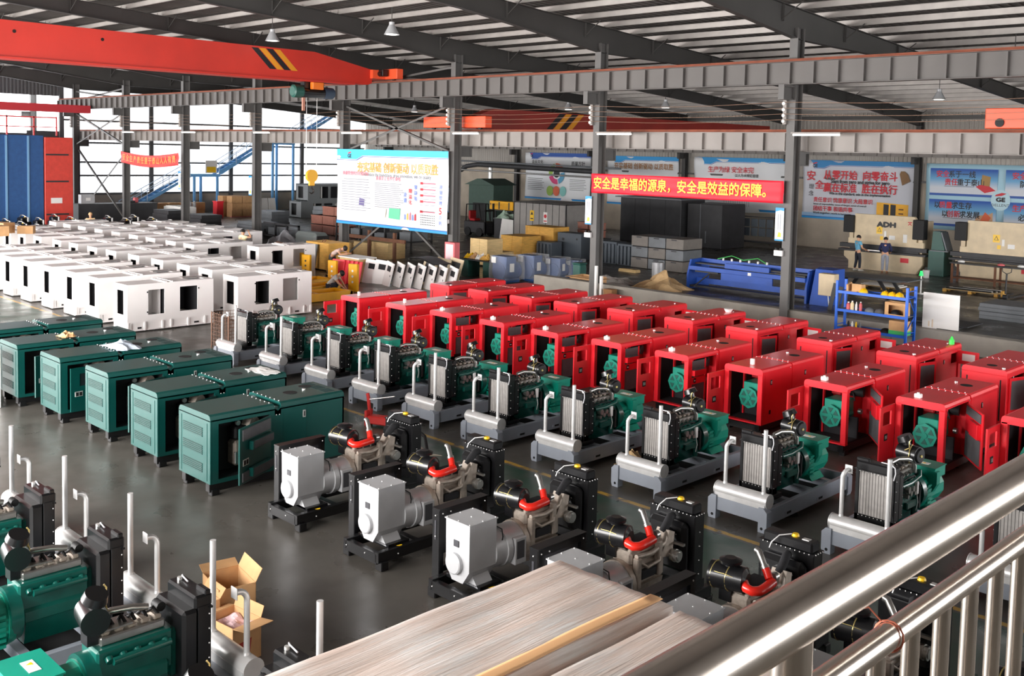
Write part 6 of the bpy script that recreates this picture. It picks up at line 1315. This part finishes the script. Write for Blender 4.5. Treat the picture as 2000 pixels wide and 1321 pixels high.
for i in range(3):
    o = M(ALTG).cyl((0, 0, 0), (0, 0, 1.1), .13, n=12).ball((0, 0, 1.1), .13, nu=12, nv=5, z0=0).cyl((0, 0, 1.2), (0, 0, 1.3), .05, n=8).make('gas_cylinder'); o.location = (-69.5, 35.9+.33*i, 0); tag(o, ['nearest', 'middle', 'far'][i]+' grey gas cylinder right of the column before the cartons', 'cylinder', 'grey gas cylinders')
for i in range(4):
    o = M(PAPER).box(0, .05, 0, .62, 0, 1.35, .006).make('white_sheet'); o.location = (-70.6, 41.5+.7*i, 0); o.rotation_euler = (0, -.2, 0); tag(o, ['first', 'second', 'third', 'fourth'][i]+' white sheet leaning right of the red bin', 'sheet', 'white sheets leaning by the red bin')
o = M(mat('pink_floor_line', (214, 120, 130), .6)).box(-69.5, -69.3, 39.5, 47, 0, .05).make('kerb_line'); tag(o, 'pink red kerb strip on the floor before the white sheets', 'kerb')
# stacked grey canopies and green cabinets
for i, (z, y0, n) in enumerate(((1.30, 44.2, 'grey canopy shell with four window openings, upper of two stacked'), (0, 43.6, 'grey canopy shell under the one with four windows'))):
    t = thing('grey_canopy', n, 'canopy', (-66.2, y0, z)); m = M(mat('canopy_mid_grey', (128, 132, 134), .5)); m.panel('x', 0, .04, 0, 4.6, 0, 1.3, [(1.1, 1.9, .2, 1.1), (2.1, 2.9, .2, 1.1), (3.1, 3.9, .2, 1.1)]).panel('y', 0, .04, -1.6, 0, 0, 1.3, [(-1.3, -.6, .2, 1.1)]).box(-1.6, 0, 0, 4.6, 1.26, 1.3).box(-1.6, -1.56, 0, 4.6, 0, 1.3).box(-1.6, 0, 0, 4.6, 0, .06); m.make('shell', t); M(DARK).box(-.8, -.7, .1, 4.5, .1, 1.25).make('lining', t); M(PAPER).box(-.5, -.1, 3.3, 3.4, .15, 1.1).box(-.3, -.1, 1.3, 1.4, .2, 1.1).make('inner_sheet', t)
for i, (y, z, n) in enumerate(((49.0, 1.2, 'pale green cabinet block, upper one behind the crane hook'), (50.2, 0, 'pale green cabinet block standing on the floor behind the brown crates'))): solid('green_cabinet', n, 'cabinet', (GREENL, GREENB), (-67.4, -66.2, y, y+2.4, z, z+1.25), None, lambda o, w, d, h: [o.mt(1).box(w, w+.01, d*.3*k, d*.3*k+.03, .05, h-.05) for k in range(1, 4)])
solid('steel_stand', 'dark frame carrying the upper pale green cabinet', 'frame', SHDARK, (-67.4, -66.2, 49.0, 50.15, 0, 1.18), None, lambda o, w, d, h: o.box(w, w+.02, 0, d, h-.1, h))
k = 0
for z in range(3):
    for i in range(3):
        if z == 2 and i == 0: continue
        o = M(BROWNCR).box(0, 1.2, 0, 1.0, .03, .58, .02).box(-.015, 1.215, -.015, 1.015, .5, .58).box(-.01, 1.21, .3, .34, .03, .5).box(-.01, 1.21, .66, .7, .03, .5).make('plastic_crate'); o.location = (-54.4+1.25*i, 36.6, z*.6); tag(o, ['bottom', 'middle', 'top'][z]+' brown plastic crate, '+['left', 'centre', 'right'][i]+' pile left of the large banner', 'crate', 'brown plastic crates'); k += 1
for i in range(4):
    o = M(BROWNCR).box(0, .7, 0, .6, .02, .4, .02).box(-.01, .71, -.01, .61, .34, .4).box(-.006, .706, .2, .24, .02, .34).make('plastic_crate'); o.location = (-36.3+.8*(i % 2), 41.5, .42*(i//2)); o.location.z += .9; tag(o, ['lower', 'lower', 'upper', 'upper'][i]+' brown crate, '+['left', 'right'][i % 2]+' side of the pile right of the fluted cabin', 'crate', 'brown crates by the cabin')
solid('steel_table', 'plain dark table carrying brown crates right of the fluted cabin', 'table', SHDARK, (-36.5, -34.6, 41.3, 42.3, 0, .9), None, lambda o, w, d, h: o.box(-.03, w+.03, -.03, d+.03, h-.04, h+.005))
# racks of flat parts under the large banner
t = thing('parts_rack', 'low dark steel rack of flat grey parts under the large banner', 'rack', (-47.5, 33.6, 0)); m = M(SHDARK); [m.box(x, x+.08, y, y+.08, 0, 1.5) for x in (0, 2.2, 4.4, 6.6) for y in (0, 1.4)]; m.box(0, 6.68, 0, .08, 1.42, 1.5).box(0, 6.68, 1.4, 1.48, 1.42, 1.5).box(0, 6.68, 0, 1.48, .55, .62); m.make('frame', t)
for i in range(6): solid('flat_part', ['first', 'second', 'third', 'fourth', 'fifth', 'sixth'][i]+' grey flat part on the rack under the large banner, counted from its left end', 'part', SHGREY if i % 2 else SHDARK, (-47.3+1.08*i, -46.4+1.08*i, 33.7, 34.9, .622, .622+.25+.1*(i % 3)), 'grey flat parts on the rack', lambda o, w, d, h: o.box(.1, w-.1, .1, d-.1, h, h+.03))
t = thing('parts_rack', 'dark frame rack in front of the brown plastic crates', 'rack', (-52.5, 32.0, 0)); m = M(SHDARK); [m.box(x, x+.1, 0, .1, 0, 1.0) for x in (0, 1.2, 2.4, 3.6)]; m.box(0, 3.7, 0, .1, .9, 1.0).box(0, 3.7, 0, .9, .2, .26); m.make('frame', t); M(SHGREY).box(.2, 3.4, .2, .8, .27, .7).make('infill', t)
for i in range(3): solid('timber_stack', ['left', 'middle', 'right'][i]+' pack of pale timber boards under the large banner', 'timber', PLY, (-43.6+1.5*i, -42.3+1.5*i, 30.9, 32.0, 0, .6+.1*i), 'packs of timber boards', lambda o, w, d, h: [o.box(-.01, w+.01, -.01, 0, z*.12, z*.12+.09) for z in range(5)])
t = thing('timber_rail', 'rough brown timber rail with posts under the large banner', 'rail', (-42.6, 30.4, 0)); m = M(WOODB); m.box(0, 5.2, 0, .08, .95, 1.12); m.make('rail', t); [M(WOODB).box(x, x+.14, .08, .2, 0, 1.4).make('post', t) for x in (.3, 2.2, 4.2)]
for i, (x, y) in enumerate(((-50.6, 26.4), (-49.6, 26.6), (-48.6, 26.2))): lump('film_bundle', ['left', 'middle', 'right'][i]+' white film bundle by the column between stacks and crate', 'plastic', PAPER, x+1.2, y+.2, 0, .9, .7, .8, 60+i, 8)
t = thing('grey_chest', 'rounded grey chest between the brown crates and the pink-shirted worker', 'chest', (-45.4, 29.5, 0)); M(mat('chest_grey', (140, 148, 146), .5)).box(0, 1.9, 0, .9, 0, 1.05, .15).make('body', t); M(SHDARK).box(1.9, 2.0, .1, .8, .1, .9).make('end_plate', t)
# ---------------------------------------------------------------- foreground: railing, wrapped packages, open cartons
RX = -.63
t = thing('railing', 'polished stainless steel balcony railing with thick top pipe and slim balusters in the foreground', 'railing', (RX, 0, 0))
M(CHROME).cyl((0, -2.5, 4.815), (0, 12, 4.815), .037, n=36).make('top_rail', t)
M(CHROME).cyl((0, -2.5, 4.694), (0, 12, 4.694), .0195, n=28).make('mid_rail', t)
M(CHROME).cyl((0, -2.5, 3.9), (0, 12, 3.9), .0195, n=24).make('bottom_rail', t)
for y in (-1.24, 1.157, 3.56, 5.96, 8.36): M(CHROME).cyl((0, y, 3.77), (0, y, 4.79), .027, n=24).cyl((0, y, 3.77), (0, y, 3.785), .05, n=20).make('post', t)
first = None
for i in range(-14, 62):
    y = 1.17+.1185*i
    if min(abs(y-q) for q in (-1.24, 1.157, 3.56, 5.96, 8.36)) < .06: continue
    if first is None: first = M(CHROME).cyl((0, 0, 3.9), (0, 0, 4.694), .0135, n=18).make('baluster', t); first.location = (0, y, 0)
    else:
        o = first.copy(); COL.objects.link(o); o.location = (0, y, 0)
m = M(mat('copper_wire', (206, 120, 96), .35, .5)).tube([(.021*math.cos(a)*1.08, 1.445+.006*math.sin(a), 4.694+.0215*math.sin(a)) for a in [i*.45 for i in range(15)]], .0016, 5).tube([(-.012, 1.445, 4.713), (-.03, 1.44, 4.73), (-.05, 1.425, 4.722), (-.075, 1.40, 4.712)], .0014, 5)
o = m.make('wire_tie'); o.location = (RX, 0, 0); tag(o, 'thin copper wire twisted round the second rail of the steel railing', 'wire')
def film_material():
    m = bpy.data.materials.new('film_over_cardboard'); m.use_nodes = True; nt = m.node_tree; b = nt.nodes['Principled BSDF']; N = nt.nodes.new; L = nt.links.new
    tc = N('ShaderNodeTexCoord'); mp = N('ShaderNodeMapping'); mp.inputs['Scale'].default_value = (9, .8, 9); L(tc.outputs['Object'], mp.inputs[0])
    n = N('ShaderNodeTexNoise'); n.inputs['Scale'].default_value = 1.6; n.inputs['Detail'].default_value = 6; n.inputs['Distortion'].default_value = .6; L(mp.outputs[0], n.inputs['Vector'])
    r = N('ShaderNodeValToRGB'); e = r.color_ramp.elements; e[0].position = .36; e[0].color = rgb(238, 218, 206); e[1].position = .66; e[1].color = rgb(250, 246, 242); k = e.new(.5); k.color = rgb(244, 232, 224); L(n.outputs[0], r.inputs[0])
    n2 = N('ShaderNodeTexNoise'); n2.inputs['Scale'].default_value = 1.1; n2.inputs['Detail'].default_value = 3; L(tc.outputs['Object'], n2.inputs['Vector'])
    r2 = N('ShaderNodeValToRGB'); q = r2.color_ramp.elements; q[0].position = .45; q[0].color = (0, 0, 0, 1); q[1].position = .55; q[1].color = (.55, .55, .55, 1); L(n2.outputs[0], r2.inputs[0])
    mx = N('ShaderNodeMix'); mx.data_type = 'RGBA'; L(r2.outputs[0], mx.inputs[0]); L(r.outputs[0], mx.inputs[6]); mx.inputs[7].default_value = rgb(240, 216, 202); L(mx.outputs[2], b.inputs['Base Color'])
    b.inputs['Roughness'].default_value = .42; b.inputs['Coat Weight'].default_value = .8; b.inputs['Coat Roughness'].default_value = .14
    mp2 = N('ShaderNodeMapping'); mp2.inputs['Scale'].default_value = (26, 1.1, 26); L(tc.outputs['Object'], mp2.inputs[0]); n3 = N('ShaderNodeTexNoise'); n3.inputs['Scale'].default_value = 2; n3.inputs['Detail'].default_value = 3; L(mp2.outputs[0], n3.inputs['Vector'])
    bp = N('ShaderNodeBump'); bp.inputs['Strength'].default_value = .55; bp.inputs['Distance'].default_value = .012; L(n3.outputs[0], bp.inputs['Height']); L(bp.outputs[0], b.inputs['Normal']); L(bp.outputs[0], b.inputs['Coat Normal'])
    return m
FILM = film_material()
def package(lab, x0, x1, y0, y1, h, strip_):
    t = thing('wrapped_package', lab, 'package', (x0, y0, 0), 0, 'film wrapped packages'); w, d = x1-x0, y1-y0
    rnd = random.Random(int(w*1000)); nx, ny = 22, 44
    def top(u, v):
        e = min(u, 1-u, (1-v)*d/w, v*d/w)*w
        rr = .07; dz = 0 if e > rr else (rr-math.sqrt(max(0, rr*rr-(rr-e)**2)))
        return (u*w, v*d, h-dz+.006*math.sin(u*9+v*3)+.005*math.sin(v*21+u*6)+.004*math.sin(u*31+v*2))
    m = M(FILM); m.sheet(top, nx, ny)
    m.box(.0, w, .0, d, .12, h-.07, .01)
    m.make('film_wrap', t); M(PLYO).box(.05, .2, .05, d-.05, 0, .12).box(w/2-.07, w/2+.07, .05, d-.05, 0, .12).box(w-.2, w-.05, .05, d-.05, 0, .12).make('pallet', t)
    if strip_: M(mat('edge_board', (250, 196, 142), .5)).sheet(lambda u, v: (w-.2+.13*u+.01*math.sin(v*7), .05+v*(d-.12), h+.006+.004*math.sin(v*17)+.004*math.sin(u*3)), 4, 30).make('edge_board', t, .004)
    return t
package('film wrapped package with an orange edge board, left one of the two in the foreground', -6.08, -4.83, 2.2, 6.87, 1.7, True)
package('film wrapped package passing under the railing, right one of the two in the foreground', -4.75, -3.55, 2.2, 6.87, 1.68, False)
# open cartons on the floor
def carton(lab, loc, rz, w, d, h, flaps, content=None, pattern=True):
    t = thing('cardboard_box', lab, 'box', loc, rz, 'open cartons at the bottom left'); m = M(CARD)
    m.box(0, w, 0, .008, 0, h).box(0, w, d-.008, d, 0, h).box(0, .008, 0, d, 0, h).box(w-.008, w, 0, d, 0, h).box(0, w, 0, d, 0, .008); m.make('carton', t)
    m = M(CARD)
    for (side, ang, ln) in flaps:
        a = math.radians(ang); c, s = math.cos(a)*ln, math.sin(a)*ln
        P = {'f': [(0, 0, h), (w, 0, h), (w, -c, h+s), (0, -c, h+s)], 'b': [(0, d, h), (w, d, h), (w, d+c, h+s), (0, d+c, h+s)], 'l': [(0, 0, h), (0, d, h), (-c, d, h+s), (-c, 0, h+s)], 'r': [(w, 0, h), (w, d, h), (w+c, d, h+s), (w+c, 0, h+s)]}[side]
        n = Vector((P[1][0]-P[0][0], P[1][1]-P[0][1], P[1][2]-P[0][2])).cross(Vector((P[2][0]-P[1][0], P[2][1]-P[1][1], P[2][2]-P[1][2]))).normalized()*.006
        m.add(P+[tuple(Vector(p)+n) for p in P], [(0, 1, 2, 3), (7, 6, 5, 4), (0, 4, 5, 1), (1, 5, 6, 2), (2, 6, 7, 3), (3, 7, 4, 0)])
    m.make('flap', t)
    if pattern:
        R = mat('carton_print_red', (176, 52, 40), .7); m = M(R); m.prism([(w*.3, h*.15), (w*.75, h*.2), (w*.8, h*.62), (w*.35, h*.5)], 'y', -.003, 0).prism([(.1*d, h*.2), (.6*d, h*.25), (.65*d, h*.6), (.1*d, h*.55)], 'x', w, w+.003); m.make('print', t)
    if content: M(content).sheet(lambda u, v: (.02+u*(w-.04), .02+v*(d-.04), h*.8+.05*math.sin(u*9)*math.cos(v*7)), 10, 8, False).make('filling', t)
    return t
carton('large open brown carton standing behind the other cartons at the bottom left', (-10.35, 5.55, 0), -.18, .55, .42, .56, [('b', 62, .16), ('l', 20, .14)], None, False)
carton('open brown carton with red print and wrapped filling, front one at the bottom left', (-9.62, 5.2, 0), .12, .46, .36, .42, [('r', 8, .2), ('l', -10, .16), ('b', 70, .12)], mat('pink_white_wrap', (236, 200, 204), .5, var=.25, scale=20), True)
carton('narrow open carton with red print between the two other cartons', (-10.15, 5.15, 0), -.05, .4, .3, .5, [('f', -20, .12), ('b', 55, .12)], None, True)
t = thing('cardboard_box', 'long brown carton resting on the engine set at the left edge', 'box', (-15.0, 4.35, 1.27), .1, 'cartons'); M(CARD).box(-.5, .25, -.1, .42, 0, .24, .008).make('carton', t); M(CARDD).box(-.5, .25, .15, .17, .24, .243).make('tape_seam', t); M(mat('carton_print_dark', (96, 76, 56), .7)).box(.25, .253, .1, .3, .08, .16).make('print', t)
# ---------------------------------------------------------------- people
def skin_mesh(name, joints, edges, radii, m, parent=None, sub=2):
    me = bpy.data.meshes.new(name); me.from_pydata([Vector(j) for j in joints], edges, []); me.materials.append(m)
    o = bpy.data.objects.new(name, me); COL.objects.link(o)
    o.modifiers.new('skin', 'SKIN').use_smooth_shade = True
    sd = o.modifiers.new('sub', 'SUBSURF'); sd.levels = sub; sd.render_levels = sub
    if not me.skin_vertices: me.skin_vertices.new() if hasattr(me.skin_vertices, 'new') else None
    for i, r in enumerate(radii):
        sv = me.skin_vertices[0].data[i]; sv.radius = r if isinstance(r, tuple) else (r, r); sv.use_root = (i == 0)
    bpy.context.view_layer.update()
    fin = bpy.data.meshes.new_from_object(o.evaluated_get(bpy.context.evaluated_depsgraph_get()))
    bpy.data.objects.remove(o); fin.name = name
    for p in fin.polygons: p.use_smooth = True
    n = bpy.data.objects.new(name, fin); COL.objects.link(n); n.parent = parent
    return n
def lerp(a, b, t): return tuple(a[i]+(b[i]-a[i])*t for i in range(3))
def person(lab, loc, rz, P, shirt, trousers, shoe, sleeve=.55, hat=None, group=None):
    """P: joints in local metres (front = +y): pelvis, chest, neck, head, then l/r shoulder, elbow, wrist, hand, hip, knee, ankle, toe"""
    t = thing('person', lab, 'person', loc, rz, group)
    J = []; E = []; Rr = []
    def add(p, r, par=None):
        J.append(p); Rr.append(r)
        if par is not None: E.append((par, len(J)-1))
        return len(J)-1
    pe = add(P['pelvis'], (.15, .11)); wa = add(lerp(P['pelvis'], P['chest'], .45), (.125, .095), pe); ch = add(P['chest'], (.155, .11), wa)
    nb = add(lerp(P['chest'], P['neck'], .75), (.075, .07), ch); nk = add(P['neck'], .052, nb); jw = add(lerp(P['neck'], P['head'], .45), (.066, .075), nk); hd = add(P['head'], (.078, .098), jw)
    up_ = (Vector(P['head'])-Vector(P['neck'])).normalized(); add(tuple(Vector(P['head'])+up_*.085), (.055, .07), hd)
    for s in 'lr':
        sh = add(P[s+'sh'], .062, ch); el = add(P[s+'el'], .043, sh); wr = add(P[s+'wr'], .029, el); add(P[s+'ha'], (.036, .022), wr)
        hp = add(P[s+'hip'], .09, pe); kn = add(P[s+'kn'], .058, hp); an = add(P[s+'an'], .038, kn); add(P[s+'toe'], (.038, .03), an)
    b = skin_mesh('body', J, E, Rr, SKIN, t)
    # face: nose, ears, eyes, mouth on the head
    H = Vector(P['head']); f = Vector(P.get('face', (0, 1, 0))).normalized(); f = (f-up_*f.dot(up_)).normalized(); sd = f.cross(up_)
    m = M(SKIN, HAIR, mat('lip', (170, 96, 84), .5)); m.ball(tuple(H+f*.102-up_*.012), .018, (1, 1, 1.3), 8, 6)
    for k in (-1, 1): m.mt(0).ball(tuple(H+sd*k*.079), .024, (.6, 1, 1.3), 8, 6); m.mt(1).ball(tuple(H+f*.09+sd*k*.032+up_*.012), .009, (1, 1, .7), 8, 5)
    m.mt(2).ball(tuple(H+f*.094-up_*.052), .018, (1.3, .5, .4), 8, 5); m.make('face', b)
    # hair cap
    m = M(hat or HAIR); 
    vs = []; 
    m.ball((0, 0, 0), .112, (.92, 1.06, .98), 14, 8, -.35); o = m.make('cap' if hat else 'hair', b)
    o.matrix_local = Matrix.Translation(H+up_*.03-f*.022) @ Matrix((sd, f, up_)).transposed().to_4x4()
    # hands: palm with five fingers
    for s in 'lr':
        w0 = Vector(P[s+'wr']); h0 = Vector(P[s+'ha']); d = (h0-w0).normalized(); a = d.cross(Vector((0, 0, 1))); a = a.normalized() if a.length > .1 else Vector((1, 0, 0)); n_ = a.cross(d)
        m = M(SKIN)
        for k, ln in enumerate((.062, .072, .078, .07, .055)):
            if k == 0: m.tube([h0+a*.03, h0+a*.055+d*.02, h0+a*.06+d*.05], [.011, .01, .008], 6)
            else:
                q = h0+d*.03+a*(.03-.018*k+.012); m.tube([q, q+d*ln*.5-n_*.006, q+d*ln*.85-n_*.022], [.0095, .009, .0075], 6)
        m.make('fingers', b)
    # clothes as slightly larger skins
    def grow(r, k): return tuple(x*k+.006 for x in r) if isinstance(r, tuple) else r*k+.008
    J = []; E = []; Rr = []
    pe = add(lerp(P['pelvis'], P['chest'], -.06), grow((.15, .11), 1.04)); wa = add(lerp(P['pelvis'], P['chest'], .45), grow((.135, .1), 1.06), pe); ch = add(P['chest'], grow((.155, .11), 1.05), wa); add(lerp(P['chest'], P['neck'], .7), grow((.08, .075), 1.05), ch)
    for s in 'lr':
        sh = add(P[s+'sh'], grow(.062, 1.1), ch)
        if sleeve <= 1: add(lerp(P[s+'sh'], P[s+'el'], sleeve), grow(.05, 1.12), sh)
        else: el = add(P[s+'el'], grow(.043, 1.15), sh); add(lerp(P[s+'el'], P[s+'wr'], .92), grow(.03, 1.15), el)
    skin_mesh('shirt', J, E, Rr, shirt, b)
    J = []; E = []; Rr = []
    pe = add(P['pelvis'], grow((.152, .112), 1.03)); add(lerp(P['pelvis'], P['chest'], .2), grow((.135, .1), 1.03), pe)
    for s in 'lr': hp = add(P[s+'hip'], grow(.092, 1.06), pe); kn = add(P[s+'kn'], grow(.06, 1.15), hp); add(lerp(P[s+'kn'], P[s+'an'], .96), grow(.042, 1.25), kn)
    skin_mesh('trousers', J, E, Rr, trousers, b)
    for s in 'lr':
        a, q = Vector(P[s+'an']), Vector(P[s+'toe']); d = (q-a); d.z = 0; d.normalize(); sd2 = Vector((d.y, -d.x, 0)); m = M(shoe); z = min(a.z, q.z)-.045
        pr = [a-d*.06, a+d*.05, q+d*.05]; wd = [.038, .046, .035]; hh = [.1, .085, .05]
        vs = [];
        for p_, w_, h_ in zip(pr, wd, hh):
            for (sx, zz) in ((-1, 0), (1, 0), (.8, h_), (-.8, h_)): vs.append((p_.x+sd2.x*w_*sx, p_.y+sd2.y*w_*sx, z+zz))
        m.add(vs, [(0, 1, 2, 3), (8, 9, 10, 11)]+[(i*4+k_, i*4+(k_+1) % 4, i*4+4+(k_+1) % 4, i*4+4+k_) for i in (0, 1) for k_ in range(4)], False); m.make('shoe', b)
    return t
def standing(h=1.0, lean=0.0, lw=(-.2, .3, .98), rw=(.2, .3, .98), le=(-.27, .06, 1.12), re=(.27, .06, 1.12), feet=.1, step=0.0, face=(0, 1, 0)):
    P = dict(pelvis=(0, 0, .95), chest=(0, .06*lean, 1.28), neck=(0, .12*lean+.01, 1.47), head=(0, .16*lean+.03, 1.605), face=face)
    for s, k in (('l', -1), ('r', 1)):
        P[s+'sh'] = (k*.18, .08*lean, 1.4); P[s+'el'] = le if s == 'l' else re; P[s+'wr'] = lw if s == 'l' else rw
        P[s+'ha'] = lerp(P[s+'el'], P[s+'wr'], 1.3)
        P[s+'hip'] = (k*.095, 0, .88); P[s+'kn'] = (k*(.1), .03+k*step*.5, .49); P[s+'an'] = (k*feet, -.02+k*step, .09); P[s+'toe'] = (k*(feet+.02), .13+k*step, .045)
    return P
C = lambda n, c: mat(n, c, .75, var=.08, scale=12)
person('worker in light blue T-shirt holding a bright bar at the press brake', (-22.9, 46.95, 0), -.55, standing(lw=(-.16, .34, 1.02), rw=(.16, .36, 1.02), feet=.12, step=.06), C('cloth_sky_blue', (110, 180, 214)), C('cloth_dark_navy', (34, 38, 50)), C('shoe_pale', (190, 186, 176)))
person('worker in navy jacket seen from behind at the press brake', (-21.55, 47.0, 0), .35, standing(lw=(-.2, .3, 1.0), rw=(.22, .28, 1.02)), C('cloth_navy', (30, 38, 80)), C('cloth_light_grey', (150, 154, 166)), C('shoe_brown', (120, 84, 60)), 1.5)
o = M(STEEL).box(0, 1.35, 0, .12, 0, .045, .004).make('metal_bar'); o.location = (-22.85, 47.2, 1.0); tag(o, 'bright bent metal bar held by the two workers at the press brake', 'bar')
bend = dict(pelvis=(0, 0, .93), chest=(0, .33, 1.14), neck=(0, .5, 1.2), head=(0, .63, 1.22), face=(0, .6, -.8), lsh=(-.18, .42, 1.16), rsh=(.18, .42, 1.16), lel=(-.25, .6, 1.0), rel=(.25, .6, 1.0), lwr=(-.12, .8, 1.03), rwr=(.14, .8, 1.03), lha=(-.08, .87, 1.04), rha=(.1, .87, 1.04), lhip=(-.095, 0, .87), rhip=(.095, 0, .87), lkn=(-.1, .06, .48), rkn=(.11, -.02, .48), lan=(-.1, -.02, .09), ran=(.12, -.16, .09), ltoe=(-.11, .13, .045), rtoe=(.14, -.02, .045))
person('worker in a pale pink shirt and dark grey trousers bending over the white-topped bench', (-35.35, 24.85, 0), -1.25, bend, C('cloth_pale_pink', (226, 200, 192)), C('cloth_charcoal', (70, 70, 74)), C('shoe_black', (40, 38, 38)))
crouch = dict(pelvis=(0, -.12, .3), chest=(0, .14, .58), neck=(0, .28, .72), head=(0, .39, .76), face=(0, .6, -.8), lsh=(-.18, .2, .66), rsh=(.18, .2, .66), lel=(-.24, .36, .44), rel=(.24, .36, .44), lwr=(-.12, .52, .26), rwr=(.12, .52, .26), lha=(-.08, .58, .2), rha=(.08, .58, .2), lhip=(-.1, -.1, .28), rhip=(.1, -.1, .28), lkn=(-.17, .27, .42), rkn=(.17, .27, .42), lan=(-.14, .0, .09), ran=(.14, .0, .09), ltoe=(-.15, .15, .045), rtoe=(.15, .15, .045))
person('crouching worker in a light grey shirt and dark trousers working on a yellow base frame', (-31.15, 21.85, 0), -.9, crouch, C('cloth_light_grey2', (206, 206, 202)), C('cloth_dark_navy', (34, 38, 50)), C('shoe_black', (40, 38, 38)))
person('worker in a cream shirt seen from behind among the white canopies, one arm raised', (-40.1, 23.4, 0), .2, standing(lw=(-.1, .3, 1.35), rw=(.16, .22, 1.58), le=(-.27, .16, 1.2), re=(.34, .18, 1.38)), C('cloth_cream', (236, 222, 178)), C('cloth_dark_navy', (34, 38, 50)), C('shoe_black', (40, 38, 38)))
person('worker in a tan shirt and cap standing among the white canopies at the far left', (-53.4, 22.2, 0), 1.2, standing(lean=.8, lw=(-.16, .36, .95), rw=(.18, .36, .95)), C('cloth_tan', (232, 200, 156)), C('cloth_charcoal', (70, 70, 74)), C('shoe_black', (40, 38, 38)), .55, C('cap_tan', (222, 180, 130)))
